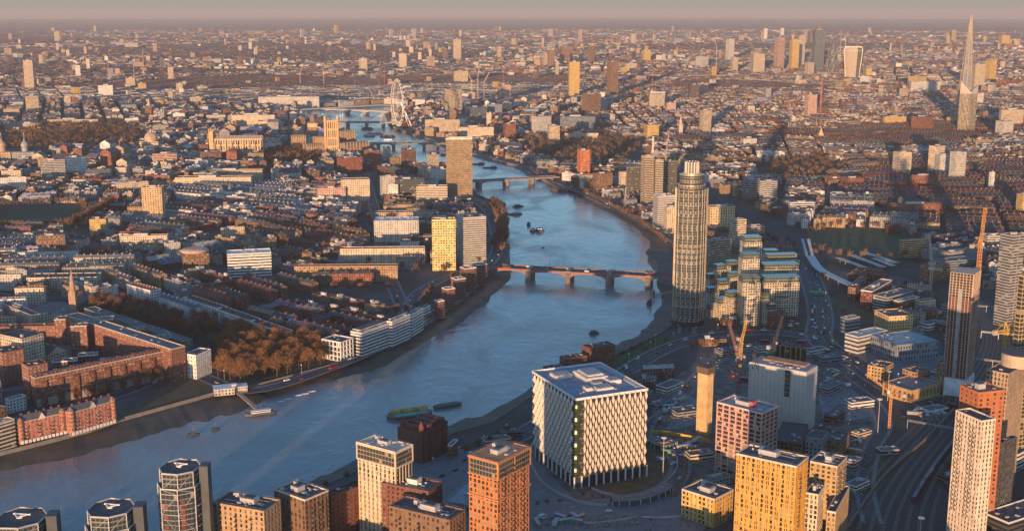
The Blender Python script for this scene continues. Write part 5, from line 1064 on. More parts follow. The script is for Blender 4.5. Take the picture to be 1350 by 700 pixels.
def walkie():
    x, y = gp(1124, 105); H = hgt(1124, 105, 62); t = thing('curved_skyscraper', 'top heavy bulging white skyscraper with a rounded crown on the right skyline', 'skyscraper', (x, y, 0), math.radians(-24)); ref(1124, 85, 'the bulging white skyscraper'); KEEP.append((x-50, y-40, 100, 80, 0))
    k = 14; W0 = 24*mpp(x, y)/2
    def sec(u):
        s = .74+.30*u**1.3 if u < .86 else (.74+.30*u**1.3)*(1-((u-.86)/.16)**2*.22)
        return s
    fac = windows_mat('fin_glass', (.12, .8), (-1, 2), rough=.5, lit=.0, glass=(.3, .25, .2)); shell = mat('white_shell', (.7, .62, .52), .5)
    m_ = MB(); D = W0*.75
    for i in range(k):
        u, v = i/k, (i+1)/k; a0, a1 = W0*sec(u), W0*sec(v)
        for (f0, f1) in (((-a0, -D*sec(u)), (a0, -D*sec(u))), ((a0, -D*sec(u)), (a0, D)), ((a0, D), (-a0, D)), ((-a0, D), (-a0, -D*sec(u)))):
            pass
        r0 = [(-a0, -D*sec(u)*.8), (-a0*.5, -D*sec(u)), (a0*.5, -D*sec(u)), (a0, -D*sec(u)*.8), (a0*1.02, D*.6), (-a0*1.02, D*.6)]
        r1 = [(-a1, -D*sec(v)*.8), (-a1*.5, -D*sec(v)), (a1*.5, -D*sec(v)), (a1, -D*sec(v)*.8), (a1*1.02, D*.6), (-a1*1.02, D*.6)]
        for j in range(6):
            q = (j+1) % 6; m_.face([(*r0[j], H*u), (*r0[q], H*u), (*r1[q], H*v), (*r1[j], H*v)], 1 if j in (0, 1) else 0, (.6, .5, .38), [(0, u*20), (14, u*20), (14, v*20), (0, v*20)])
    m_.face([(*p, H) for p in r1], 2); m_.build('shaft', [mat('shaded_side_glass', (.05, .05, .05), .3), fac, shell], t)  # dark glass paints the shaded side, pale fin glass the sunlit one
    m_ = MB(); [m_.bar((*[(-W0*sec(i/k), W0*sec(i/k))[s] for _ in (0,)], -D*.8*sec(i/k), H*i/k), ((-W0*sec((i+1)/k), W0*sec((i+1)/k))[s], -D*.8*sec((i+1)/k), H*(i+1)/k), 3, 3) for i in range(k) for s in (0, 1)]
    m_.bar((-a1, -D*.8, H), (a1, -D*.8, H), 5, 5); m_.build('rounded_frame', [shell], t)
walkie()
x, y = gp(1097, 96); H = hgt(1097, 96, 52); t = thing('bullet_skyscraper', 'dark bullet shaped tower with spiral bands, left of the bulging white skyscraper', 'skyscraper', (x, y, 0)); KEEP.append((x-30, y-30, 60, 60, 0))
m_ = MB(); R = 6*mpp(x, y); m_.lathe([(R*math.sin(.9+.68)*s, H*u) for u, s in ((0, .86), (.15, .94), (.35, 1), (.55, .96), (.7, .84), (.82, .66), (.91, .42), (.97, .2), (1, .02))], 24, t=(.12, .13, .13), bay=True); m_.build('shaft', [windows_mat('spiral_glass', (.1, .9), (.1, .9), rough=.3, lit=.15, glass=(.04, .06, .07))], t)
for s in range(6):
    m_ = MB(); prof = lambda u: R*(1-.14*(1-u)**3)*max(.05, (1-max(0, (u-.4)/.6)**2.2))
    for i in range(14): u, v = i/15, (i+1)/15; a0, a1 = s*PI/3+u*3.4, s*PI/3+v*3.4; m_.bar((prof(u)*1.02*math.cos(a0), prof(u)*1.02*math.sin(a0), H*u), (prof(v)*1.02*math.cos(a1), prof(v)*1.02*math.sin(a1), H*v), 4, 2)
    m_.build('spiral_band', [mat('spiral_grey', (.3, .3, .3), .5)], t)
# V topped tower below the spire
G0, a, W, L, H = fsol(1266, 1289, 116, 176, 40, .9); t = thing('notched_tower', 'pale tower with a V notched crown in front of the tallest glass spire', 'skyscraper', (G0.x, G0.y, 0), a); KEEP.append((G0.x, G0.y, W, L, a)); ref(1278, 140, 'the V notched tower')
m_ = MB(); m_.box(0, 0, 0, W, L, H*.86, 0, t=(.5, .42, .3), nb=(8, 8, 24)); m_.build('shaft', [windows_mat('rib_wall', (.3, .8), (-1, 2), lit=.2)], t)
for (x, y, s) in ((0, L, 1.06), (W, 0, .98)):
    m_ = MB(); m_.face([(0, 0, H*.84), (x, y, H*.86), (x, y, H*s*1.08), (0, 0, H*.9)]); m_.face([(W, L, H*.84), (x, y, H*.86), (x, y, H*s*1.08), (W, L, H*.88)]); m_.face([(0, 0, H*.9), (x, y, H*s*1.08), (W, L, H*.88)]); m_.build('crown_blade', [mat('pale_blade', (.5, .45, .38), .5)], t)

# distant and middle towers: (label, x0, x1, ytop, ybase, colour, style)
T_ = [('round brown hotel tower at the left, above the park', 32, 45, 80, 120, 'stone', 'shade'), ('broad brown slab in front of the round hotel tower', 31, 50, 127, 155, 'stone', 'shade'), ('white square block with a notched roofline left of the skyline', 127, 148, 113, 131, 'white', 'shade'),
('pale block at the upper left corner of the town', 4, 14, 64, 75, 'stone', 'shade'), ('second pale block right of the upper left corner one', 22, 29, 60, 74, 'stone', 'shade'), ('lone pale slab on the left haze line', 161, 180, 57, 64, 'pale', 'shade'), ('squat tower left of the far terrace line', 157, 163, 52, 62, 'pink', 'shade'),
('slim dark tower among cranes at the left', 210, 216, 77, 92, 'grey', 'curtain'), ('beige block left of the slim dark tower', 165, 178, 103, 116, 'stone', 'shade'), ('gold lit block among left rooftops', 180, 192, 110, 122, 'gold', 'shade'), ('small orange block near the left cranes', 132, 141, 90, 97, 'red', 'shade'),
('cream box with a flat roof in the left middle distance', 258, 272, 114, 122, 'cream', 'shade'), ('peaked beige tower in the left middle distance', 232, 241, 110, 124, 'stone', 'shade'), ('tall beige tower at the centre skyline left of the wheel', 473, 484, 77, 96, 'cream', 'shade'), ('cream tower above the giant wheel', 525, 536, 71, 92, 'cream', 'shade'),
('pink square tower right of the cream tower above the wheel', 562, 573, 75, 90, 'pink', 'shade'), ('tall slim gold tower with a spike at the far centre', 597, 608, 52, 82, 'stone', 'shade'), ('darker tower beside the slim gold spiked tower', 583, 590, 64, 79, 'brown', 'shade'), ('thin pale tower right of the far centre', 655, 661, 62, 80, 'stone', 'shade'),
('stepped cream tower right of the giant wheel', 586, 609, 118, 154, 'cream', 'ribbon'), ('sunlit tan slab behind the cranes at centre', 597, 617, 94, 110, 'stone', 'shade'), ('dark office with glazed front beside the cranes', 613, 642, 142, 160, 'steel', 'curtain'), ('pale tower with a red mast right of the cranes', 656, 673, 112, 136, 'pink', 'shade'), ('cream lit block below the red mast tower', 662, 675, 136, 150, 'cream', 'shade'),
('blue shaded block left of the cream lit block', 642, 662, 138, 156, 'steel', 'shade'), ('long cream curved county hall wing', 604, 651, 168, 186, 'cream', 'shade'), ('pitched roof river palace right of the wheel', 560, 606, 158, 178, 'stone', 'shade'), ('orange lit low block at the wheel foot', 548, 572, 146, 158, 'pink', 'shade'),
('dark tan slab on the centre skyline', 722, 731, 66, 92, 'brown', 'shade'), ('cluster tower of three concrete blades, left one', 715, 724, 70, 90, 'stone', 'shade'), ('broad brown concrete tower at the centre skyline', 738, 755, 62, 86, 'brown', 'shade'), ('narrow concrete tower with a white cap at the centre', 775, 784, 61, 84, 'brown', 'shade'),
('tall tan tower with a dark crown at centre', 749, 764, 82, 130, 'gold', 'shade'), ('glass topped brick tower under construction at the centre', 800, 815, 82, 130, 'brown', 'shade'), ('squat sunlit block on the centre skyline', 847, 858, 66, 83, 'gold', 'shade'), ('dark tower left of the squat sunlit block', 833, 838, 68, 82, 'dark', 'curtain'),
('curved pale drum block at centre right', 823, 840, 84, 96, 'stone', 'shade'), ('tall slim tower with a bright edge on the right skyline', 957, 968, 52, 82, 'pale', 'shade'), ('shorter neighbour of the tall slim bright edged tower', 964, 973, 76, 97, 'stone', 'shade'), ('pale wedge building with a sloping roof', 918, 935, 75, 89, 'pale', 'shade'),
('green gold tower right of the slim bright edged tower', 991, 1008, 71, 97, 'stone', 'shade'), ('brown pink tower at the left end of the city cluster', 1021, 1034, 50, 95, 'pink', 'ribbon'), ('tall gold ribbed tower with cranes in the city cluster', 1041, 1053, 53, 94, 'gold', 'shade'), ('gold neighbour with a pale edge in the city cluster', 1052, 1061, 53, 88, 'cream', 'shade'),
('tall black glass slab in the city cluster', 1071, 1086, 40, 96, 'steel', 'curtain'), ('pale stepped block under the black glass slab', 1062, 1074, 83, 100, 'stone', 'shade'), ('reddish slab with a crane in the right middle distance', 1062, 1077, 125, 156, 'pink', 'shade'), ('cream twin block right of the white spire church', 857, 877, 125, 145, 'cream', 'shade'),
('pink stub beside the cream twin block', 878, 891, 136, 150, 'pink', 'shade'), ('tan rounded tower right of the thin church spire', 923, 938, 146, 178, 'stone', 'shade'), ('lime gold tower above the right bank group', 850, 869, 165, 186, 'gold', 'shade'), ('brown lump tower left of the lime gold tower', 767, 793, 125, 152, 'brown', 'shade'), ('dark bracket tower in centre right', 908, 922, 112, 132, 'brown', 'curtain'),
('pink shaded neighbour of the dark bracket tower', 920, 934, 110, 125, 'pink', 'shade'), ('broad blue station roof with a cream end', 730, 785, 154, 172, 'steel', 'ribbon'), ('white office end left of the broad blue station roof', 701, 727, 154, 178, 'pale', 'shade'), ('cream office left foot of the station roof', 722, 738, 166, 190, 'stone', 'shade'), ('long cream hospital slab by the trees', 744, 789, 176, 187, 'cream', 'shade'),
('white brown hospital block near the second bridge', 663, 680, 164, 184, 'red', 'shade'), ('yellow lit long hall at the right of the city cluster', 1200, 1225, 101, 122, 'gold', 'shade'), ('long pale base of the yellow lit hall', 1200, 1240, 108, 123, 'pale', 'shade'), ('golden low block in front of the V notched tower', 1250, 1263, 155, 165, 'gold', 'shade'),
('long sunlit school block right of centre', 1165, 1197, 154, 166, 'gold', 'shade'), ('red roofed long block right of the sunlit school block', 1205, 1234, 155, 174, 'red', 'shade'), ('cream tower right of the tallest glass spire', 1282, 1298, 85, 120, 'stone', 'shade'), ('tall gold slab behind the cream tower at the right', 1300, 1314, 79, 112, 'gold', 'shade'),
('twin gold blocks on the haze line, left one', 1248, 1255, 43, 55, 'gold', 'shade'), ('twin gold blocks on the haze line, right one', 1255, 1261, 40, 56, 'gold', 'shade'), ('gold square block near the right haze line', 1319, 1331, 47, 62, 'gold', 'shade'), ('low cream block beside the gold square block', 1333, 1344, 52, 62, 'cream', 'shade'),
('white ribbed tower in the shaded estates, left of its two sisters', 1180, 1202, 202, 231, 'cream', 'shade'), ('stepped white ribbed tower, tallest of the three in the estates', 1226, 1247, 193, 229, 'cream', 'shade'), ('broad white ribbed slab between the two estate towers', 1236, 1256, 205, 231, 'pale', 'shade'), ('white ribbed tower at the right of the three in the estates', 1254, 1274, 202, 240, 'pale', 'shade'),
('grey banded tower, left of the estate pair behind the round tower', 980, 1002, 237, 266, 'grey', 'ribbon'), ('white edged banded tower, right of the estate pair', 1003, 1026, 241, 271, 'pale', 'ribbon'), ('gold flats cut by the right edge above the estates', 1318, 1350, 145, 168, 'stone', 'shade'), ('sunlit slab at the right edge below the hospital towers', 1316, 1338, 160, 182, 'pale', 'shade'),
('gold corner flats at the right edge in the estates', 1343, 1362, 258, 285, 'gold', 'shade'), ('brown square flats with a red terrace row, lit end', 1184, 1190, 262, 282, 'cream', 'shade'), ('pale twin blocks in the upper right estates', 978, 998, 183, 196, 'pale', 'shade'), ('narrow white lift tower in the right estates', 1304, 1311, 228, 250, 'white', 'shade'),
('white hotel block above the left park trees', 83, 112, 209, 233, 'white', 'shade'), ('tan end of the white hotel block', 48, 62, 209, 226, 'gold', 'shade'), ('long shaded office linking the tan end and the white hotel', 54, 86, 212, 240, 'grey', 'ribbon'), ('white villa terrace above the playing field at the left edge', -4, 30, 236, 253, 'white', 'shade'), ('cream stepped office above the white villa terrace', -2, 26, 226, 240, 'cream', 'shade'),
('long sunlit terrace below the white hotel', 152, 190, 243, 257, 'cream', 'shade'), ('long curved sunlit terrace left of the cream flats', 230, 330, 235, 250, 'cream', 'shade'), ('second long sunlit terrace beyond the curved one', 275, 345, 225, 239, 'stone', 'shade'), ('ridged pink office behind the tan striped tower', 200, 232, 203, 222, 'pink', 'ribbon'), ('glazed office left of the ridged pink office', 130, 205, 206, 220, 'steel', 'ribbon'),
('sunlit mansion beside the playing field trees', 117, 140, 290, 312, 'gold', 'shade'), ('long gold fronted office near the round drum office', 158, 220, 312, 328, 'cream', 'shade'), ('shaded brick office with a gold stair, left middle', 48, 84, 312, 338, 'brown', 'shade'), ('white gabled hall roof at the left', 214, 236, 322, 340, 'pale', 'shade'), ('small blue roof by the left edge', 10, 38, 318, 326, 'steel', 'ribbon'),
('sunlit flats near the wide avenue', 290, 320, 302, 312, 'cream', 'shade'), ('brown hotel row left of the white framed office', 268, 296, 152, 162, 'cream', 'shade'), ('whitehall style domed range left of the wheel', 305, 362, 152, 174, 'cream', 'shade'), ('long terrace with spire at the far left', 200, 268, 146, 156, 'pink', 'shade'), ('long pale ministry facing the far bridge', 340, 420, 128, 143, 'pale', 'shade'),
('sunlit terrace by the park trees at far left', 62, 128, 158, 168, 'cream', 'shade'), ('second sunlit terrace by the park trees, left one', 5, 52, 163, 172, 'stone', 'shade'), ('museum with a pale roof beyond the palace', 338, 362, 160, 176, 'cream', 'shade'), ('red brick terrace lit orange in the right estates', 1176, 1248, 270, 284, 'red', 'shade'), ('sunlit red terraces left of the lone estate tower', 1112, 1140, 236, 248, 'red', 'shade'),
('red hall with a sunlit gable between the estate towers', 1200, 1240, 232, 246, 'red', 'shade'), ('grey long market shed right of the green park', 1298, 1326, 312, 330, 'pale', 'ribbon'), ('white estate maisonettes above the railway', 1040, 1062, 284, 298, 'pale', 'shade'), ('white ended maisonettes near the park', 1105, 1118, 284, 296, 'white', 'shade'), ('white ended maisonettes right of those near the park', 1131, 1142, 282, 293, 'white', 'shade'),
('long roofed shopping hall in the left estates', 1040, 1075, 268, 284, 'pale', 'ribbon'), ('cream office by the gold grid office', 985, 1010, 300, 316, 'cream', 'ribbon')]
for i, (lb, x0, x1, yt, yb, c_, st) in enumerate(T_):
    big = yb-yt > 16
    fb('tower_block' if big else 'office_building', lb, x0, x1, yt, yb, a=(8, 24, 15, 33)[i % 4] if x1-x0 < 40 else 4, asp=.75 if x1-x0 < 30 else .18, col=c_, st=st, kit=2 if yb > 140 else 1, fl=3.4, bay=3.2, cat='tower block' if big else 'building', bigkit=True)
# rows of small windowed flats on the far skyline: 150 more tower blocks scattered through the far city
R2 = random.Random(11); nfar = 0; FARL = []
while nfar < 260:
    px, yb = R2.uniform(-20, 1370), R2.choice((R2.uniform(42, 75), R2.uniform(60, 140)))
    if px < 900 and 400 < px < 560 and yb > 130: continue
    h = R2.choice((26, 34, 45, 60, 80)) if yb < 110 else R2.choice((20, 28, 38)); gx, gy = gp(px, yb); Wm = R2.uniform(16, 34); asp = R2.choice((.4, .8, 1.6)); a_ = math.radians(R2.uniform(0, 60))
    c_ = R2.choice(('pale', 'stone', 'cream', 'grey', 'pink', 'gold', 'brown', 'white')); H = h*R2.uniform(.8, 1.25); K = 1.5 if yb < 60 else 1
    r_ = bld('tower_block', None, None, None, None, sol=(Vector((gx, gy)), a_, Wm*K, Wm*asp*K, H*K), st='shade', col=c_, kit=1, pil=False, par=0, cat='tower block', group='tower blocks scattered through the far city', bigkit=False)[0]
    FARL.append((r_, px, pj(gx, gy, H/2)[1], {'pale': 'pale', 'stone': 'tan', 'cream': 'cream', 'grey': 'grey', 'pink': 'pinkish', 'gold': 'golden', 'brown': 'brown', 'white': 'white'}[c_]+(' slab' if asp < .5 else ' tower' if H > 36 else ' block'))); nfar += 1

for px, yb, W_, H_, c_ in ((880, 520, 26, 6, 'white'), (893, 552, 30, 5, 'grey'), (868, 540, 18, 4, 'steel'), (1092, 520, 30, 5, 'grey'), (1122, 540, 24, 6, 'white'), (1100, 560, 20, 7, 'brown'), (1132, 580, 16, 5, 'cream'), (1126, 620, 14, 6, 'grey'), (1128, 650, 18, 5, 'white'), (950, 470, 26, 5, 'grey'), (1000, 468, 22, 6, 'cream'), (1068, 470, 24, 5, 'white'), (1226, 548, 22, 4, 'white'), (1240, 505, 18, 6, 'cream'), (1262, 455, 30, 8, 'grey'), (1245, 438, 30, 8, 'brown'), (1222, 436, 24, 7, 'white'), (1255, 415, 30, 9, 'grey'), (910, 610, 20, 6, 'cream'), (985, 640, 18, 5, 'grey'), (1250, 640, 20, 6, 'brown'), (1270, 690, 26, 7, 'grey'), (640, 590, 22, 5, 'cream'), (660, 578, 18, 5, 'brown'), (1160, 600, 16, 4, 'grey'), (1085, 480, 26, 6, 'steel')):
    gx, gy = gp(px, yb); r_ = bld('site_shed', None, None, None, None, sol=(Vector((gx, gy)), R2.uniform(.1, .9), W_, W_*.5, H_), st='ribbon', col=c_, kit=3, pil=False, par=.3, cat='shed', group='low sheds on the works yards', bigkit=False)[0]
    FARL.append((r_, px, yb-3, {'steel': 'blue grey'}.get(c_, c_)+' low shed'))
# ================================================================ CRANES, BOATS, VEHICLES
def lattice(mb, p, q, w, n, t=.22, m=0):
    p, q = Vector(p), Vector(q); d = (q-p).normalized(); up = Vector((0, 0, 1)) if abs(d.z) < .9 else Vector((1, 0, 0)); a = d.cross(up).normalized()*(w/2); b = a.cross(d).normalized()*(w/2)
    cs = (-a-b, a-b, a+b, -a+b)
    for c_ in cs: mb.bar(p+c_, q+c_, t, t, m)
    for k in range(n):
        u, v = p.lerp(q, k/n), p.lerp(q, (k+1)/n)
        for i in range(4): mb.bar(u+cs[i], v+cs[(i+1) % 4], t*.6, t*.6, m)
def crane(label, px, yb, yt, col, jib=40, ang=15, rz=0, zb=0, tk=1.0, luff=True, cw=12, px_h=None, group=None):
    x, y = gp(px, yb, zb); H = px_h or (hgt(px, yb, yt, zb)); t = thing('tower_crane', label, 'crane', (x, y, zb), rz, group); m = mat('crane_'+'_'.join('%02d' % int(c*100) for c in col), col, .6); w_ = 2.0*tk
    mb = MB(); lattice(mb, (0, 0, 0), (0, 0, H), w_, max(4, int(H/3)), .3*tk); mb.build('mast', [m], t)
    mb = MB(); mb.box(-w_*.8, -w_*.8, H, w_*.8, w_*.8, H+1.2); mb.build('slewing_ring', [m], t)
    mb = MB(); mb.box(w_*.8, -1, H+.6, w_*.8+1.8, 1, H+3); mb.build('cab', [WHITE], t)
    a = math.radians(ang); e = (jib*math.cos(a), 0, H+1.5+jib*math.sin(a)); mb = MB(); lattice(mb, (0, 0, H+1.5), e, 1.5*tk, max(5, int(jib/3)), .25*tk); mb.build('jib', [m], t)
    mb = MB(); lattice(mb, (0, 0, H+1.5), (-cw, 0, H+1.8), 1.5*tk, 4, .25*tk); mb.build('counter_jib', [m], t)
    mb = MB(); mb.box(-cw-1, -1.3, H-.5, -cw+2.5, 1.3, H+2.8); mb.build('counterweight', [CONC], t)
    mb = MB(); top = (-2, 0, H+9 if luff else H+7); mb.bar((-3.5, 0, H+1.5), top, .4*tk, .4*tk); mb.bar((1, 0, H+1.5), top, .4*tk, .4*tk); mb.bar(top, e, .14*tk, .14*tk); mb.bar(top, (-cw, 0, H+2), .14*tk, .14*tk); mb.build('a_frame', [m], t)
    mb = MB(); mb.bar(e, (e[0], 0, e[2]-jib*.35), .12*tk, .12*tk); mb.box(e[0]-.5, -.5, e[2]-jib*.35-1.4, e[0]+.5, .5, e[2]-jib*.35); mb.build('hook_line', [DARK], t)
    return t
YC, RC, KC, OC = (.6, .38, .08), (.38, .10, .09), (.05, .05, .06), (.62, .30, .10)
tH = 205
crane('orange climbing crane mast with its jib raised vertical above the tall unfinished red tower', 1290, 356, 300, OC, jib=34, ang=86, rz=.5, zb=hgt(1284, 524, 364)-2, tk=1.25, px_h=22)
crane('white hooked crane with red flags left of the unfinished red tower', 1227, 376, 356, (.55, .45, .32), jib=46, ang=82, rz=2.6, tk=1.4)
crane('yellow luffing crane leaning over the round concrete drum at the right edge', 1322, 505, 468, YC, jib=42, ang=52, rz=.3, zb=60, tk=1.5, px_h=40)
crane('golden luffing crane on the building site below the broad terraced flats', 976, 478, 456, YC, jib=26, ang=62, rz=1.0, tk=1.2)
crane('thin dark red lattice crane beside the golden core', 972, 540, 478, (.24, .11, .10), jib=34, ang=70, rz=2.4, tk=1.0)
crane('dark luffing crane in front of the massive sheeted block', 1009, 560, 518, KC, jib=34, ang=68, rz=2.7, tk=1.3)
crane('second dark luffing crane leaning right before the sheeted block', 1020, 545, 512, KC, jib=34, ang=62, rz=.7, tk=1.1)
crane('dark crane on top of the massive sheeted block, jib to the upper right', 1020, 482, 470, KC, jib=26, ang=60, rz=.9, zb=40, tk=1.0, px_h=18)
crane('brown lattice crane standing at the left of the golden luffing crane', 962, 470, 445, (.35, .16, .1), jib=22, ang=70, rz=2.2, tk=1.0)
crane('yellow pole crane in the yard by the railway', 1172, 566, 520, OC, jib=26, ang=28, rz=2.5, tk=.75)
for i, (px, yb, yt, ja, c_) in enumerate(((396, 114, 98, 70, (.6, .4, .3)), (427, 114, 98, 80, (.6, .45, .35)), (500, 122, 104, 85, RC), (507, 122, 102, 85, RC), (622, 134, 108, 65, (.6, .5, .42)), (630, 138, 106, 75, (.6, .5, .42)), (638, 136, 110, 60, (.6, .5, .42)), (664, 114, 96, 80, RC), (860, 122, 106, 70, RC), (822, 126, 112, 80, RC), (944, 97, 68, 80, (.5, .45, .4)), (1107, 84, 50, 62, (.5, .45, .4)), (1113, 84, 50, 60, (.5, .45, .4)),
        (1046, 56, 44, 75, (.4, .2, .12)), (177, 104, 88, 70, (.55, .42, .36)), (190, 104, 76, 85, (.55, .42, .36)), (84, 82, 68, 80, (.5, .4, .4)), (77, 146, 128, 80, (.4, .15, .12)), (1081, 156, 122, 88, (.55, .2, .14)), (1288, 75, 64, 70, (.5, .5, .5)), (877, 232, 205, 62, (.6, .55, .5)))):
    crane(['pale', 'pale', 'red', 'red', 'pale', 'pale', 'pale', 'red', 'red', 'red', 'grey', 'grey', 'grey', 'brown', 'pale', 'pale', 'grey', 'dark red', 'rust red', 'grey', 'white'][i]+' tower crane '+['left of the far ministry front', 'right of its pale twin by the far ministry', 'above the giant wheel, left one', 'above the giant wheel, right one', 'at the left of the centre crane group', 'middle of the centre crane group', 'right of the centre crane group', 'on the pale block right of the centre cranes', 'above the cream twin block', 'left of the cranes by the cream twin block', 'left of the tall slim bright edged tower', 'left of the bulging white skyscraper', 'touching the bulging white skyscraper', 'on the gold ribbed city tower', 'left of a pair in the left distance', 'tall one of a pair in the left distance', 'by the round hotel tower', 'in front of the broad brown slab at left', 'beside the reddish slab', 'behind the tallest glass spire', 'on the dark glass tower of the bank group'][i],
          px, yb, yt, c_, jib=46, ang=ja, rz=(.4, 2.8, 1.2)[i % 3], tk=1.5 if yb < 160 else 1.1, group='cranes over the far city')
# thin tall sunlit mast in the bank group
x, y = gp(859, 262); t = thing('mast', 'very tall thin white crane mast rising from the right bank towers', 'mast', (x, y, 0)); m_ = MB(); lattice(m_, (0, 0, 0), (0, 0, hgt(859, 262, 180)), 2.4, 40, .5); m_.build('lattice_mast', [WHITE], t)

# boats
def hull(mb, L, B, H, m=0, z=WZ, blunt=.15, md=1):
    n = 10; R = []
    for i in range(n+1):
        u = i/n; w_ = B/2*min(1, (u/.18)**.5 if u < .18 else 1)*min(1, ((1-u)/blunt)**.55 if 1-u < blunt else 1); w_ = max(w_, .06); x = (u-.5)*L
        R.append([(x, -w_, z+H), (x, -w_*.8, z-.2), (x, w_*.8, z-.2), (x, w_, z+H)])
    for a, b in zip(R, R[1:]):
        for j in range(3): mb.face([a[j], a[j+1], b[j+1], b[j]], m)
        mb.face([(a[0][0], a[0][1]*.9, a[0][2]-.15), (b[0][0], b[0][1]*.9, b[0][2]-.15), (b[3][0], b[3][1]*.9, b[3][2]-.15), (a[3][0], a[3][1]*.9, a[3][2]-.15)], md)
        for j in (0, 3): mb.bar(a[j], b[j], .3, .3, m)
    mb.face(R[0], m); mb.face(R[-1][::-1], m)
def boat(label, px, py, L, B, rz, col, H=1.6, cab=None, cargo=None, cat='boat', name='boat'):
    x, y = gp(px, py, WZ); t = thing(name, label, cat, (x, y, 0), math.radians(rz)); m = mat('hull_'+'_'.join('%02d' % int(c*100) for c in col), col, .6)
    mb = MB(); hull(mb, L, B, H); mb.build('hull', [m, mat('boat_deck', (.2, .17, .14), .8)], t)
    if cab:
        for (u0, u1, h, c_) in cab:
            mb = MB(); mb.box(L*(u0-.5), -B*.34, WZ+H-.1, L*(u1-.5), B*.34, WZ+H+h); mb.box(L*(u0-.5)-.02, -B*.34-.04, WZ+H+h*.45, L*(u1-.5)+.02, B*.34+.04, WZ+H+h*.8, 1); mb.box(L*(u0-.5)-.3, -B*.38, WZ+H+h, L*(u1-.5)+.3, B*.38, WZ+H+h+.2, 0); mb.build('cabin', [mat('cabin_'+c_, {'white': (.65, .65, .65), 'dark': (.08, .08, .09), 'red': (.3, .08, .05)}[c_], .6), GLT], t)
        mb = MB(); mb.bar((0, 0, WZ+H), (0, 0, WZ+H+7), .18, .18); mb.build('mast', [STEEL], t)
    return t, L, B, H
YB = mat('yellow_crate', (.45, .33, .06), .7, rnd_obj=.3)
t, L, B, H = boat('wide moored barge with rows of yellow containers and a teal hold', 540, 548, 42, 18, 24, (.09, .10, .09), 2.6, name='cargo_barge', cat='barge'); ref(540, 547, 'the barge with yellow containers')
for k in range(11):
    for r in (1, 2): mb = MB(); xx = -L/2+5+k*3.0; mb.box(xx, B*(.16*r-.05), WZ+H-.1, xx+2.5, B*(.16*r+.09), WZ+H+2.4); mb.build('container', [YB], t)
mb = MB(); mb.box(-L*.36, -B*.42, WZ+H-.1, L*.36, -B*.08, WZ+H+.9); mb.build('teal_hold', [mat('teal_tarpaulin', (.04, .28, .27), .6)], t)
for k in range(3): mb = MB(); mb.lathe([(2.4, WZ+H), (2.2, WZ+H+2), (1.2, WZ+H+3.6), (.2, WZ+H+4.2)], 10, L*.33+k*2.2-2, B*.2); mb.build('sand_heap', [mat('sand', (.5, .36, .12), .95)], t)
t, L, B, H = boat('empty dark green barge moored right of the barge with yellow containers', 590, 536, 28, 7.5, 26, (.07, .12, .10), 2.4, name='open_barge', cat='barge')
mb = MB(); mb.box(-L*.38, -B*.3, WZ+.4, L*.38, B*.3, WZ+H+.05); mb.build('hold', [mat('empty_hold', (.10, .11, .10), .8)], t)
boat('small dark motor boat alone in the dark reach near the left bank', 255, 573, 10, 3.4, 20, (.05, .06, .07), 1.1, [(.3, .6, 1.4, 'dark')])
boat('smaller dark motor boat just right of the lone dark one', 284, 566, 8, 3, 25, (.05, .06, .07), 1.0, [(.3, .55, 1.2, 'dark')])
boat('small work boat with a dark canopy on the open water below the rust brown bridge', 783, 440, 12, 6, 20, (.07, .07, .07), 1.4, [(.25, .7, 2.4, 'dark')])
boat('moored pontoon boat with sheds in midstream above the rust brown bridge', 708, 305, 24, 10, -8, (.10, .10, .11), 2, [(.1, .35, 3, 'white'), (.45, .85, 3.4, 'dark')]); ref(707, 302, 'the midstream pontoon boat')
boat('tiny round tug left of the midstream pontoon boat', 697, 297, 9, 6, 80, (.06, .05, .05), 2, [(.3, .7, 3, 'dark')])
boat('small black buoy boat below the midstream pontoon boat', 716, 327, 4, 3, 0, (.03, .03, .03), 1)
boat('moored river launch near the left bank trees, upper one', 683, 273, 22, 6, 25, (.08, .08, .1), 1.8, [(.2, .7, 2.4, 'dark')])
boat('moored river launch near the left bank trees, lower one', 680, 283, 24, 7, 20, (.07, .08, .09), 1.8, [(.3, .8, 2.4, 'white')])
boat('dark workboat off the left bank wall', 662, 270, 16, 6, -20, (.07, .07, .08), 1.8, [(.3, .8, 2.6, 'dark')])
boat('dark moored barge by the far bank, right of the slab tower', 629, 217, 36, 9, -8, (.06, .06, .07), 2, [(.6, .9, 2.6, 'dark')], cat='barge')
boat('second dark moored barge further right by the far bank', 646, 222, 34, 9, -8, (.06, .06, .07), 2, [(.6, .9, 2.6, 'dark')], cat='barge')
boat('thin dark rowing barge in front of the palace reach', 573, 202, 26, 7, -8, (.12, .05, .05), 1.6)
boat('red trimmed dark boat beside the many piered bridge reach', 586, 205, 24, 7, -8, (.10, .05, .05), 1.8, [(.2, .5, 2.4, 'red')])
boat('party boat with pale roof near the wheel, upper', 494, 177, 46, 11, -6, (.2, .2, .22), 2.6, [(.1, .9, 3.6, 'white')])
boat('party boat with pale roof near the wheel, lower right', 511, 181, 44, 11, -4, (.2, .2, .22), 2.6, [(.1, .9, 3.6, 'dark')])
boat('party boat near the wheel, lower left', 487, 180, 34, 10, -6, (.15, .15, .17), 2.6, [(.1, .9, 3.4, 'white')])
boat('clipper boat moored beneath the railway bridge', 484, 171, 36, 10, -4, (.16, .1, .1), 2.6, [(.1, .9, 3.4, 'dark')])
boat('rusty restaurant ship moored under the second bridge bank', 737, 253, 40, 11, -32, (.10, .07, .06), 3, [(.15, .6, 4, 'dark'), (.65, .85, 3, 'dark')], cat='ship')
boat('fire float moored at the pontoon beside the right bank mud', 856, 401, 16, 6, 75, (.06, .07, .08), 2, [(.3, .8, 3, 'dark')])
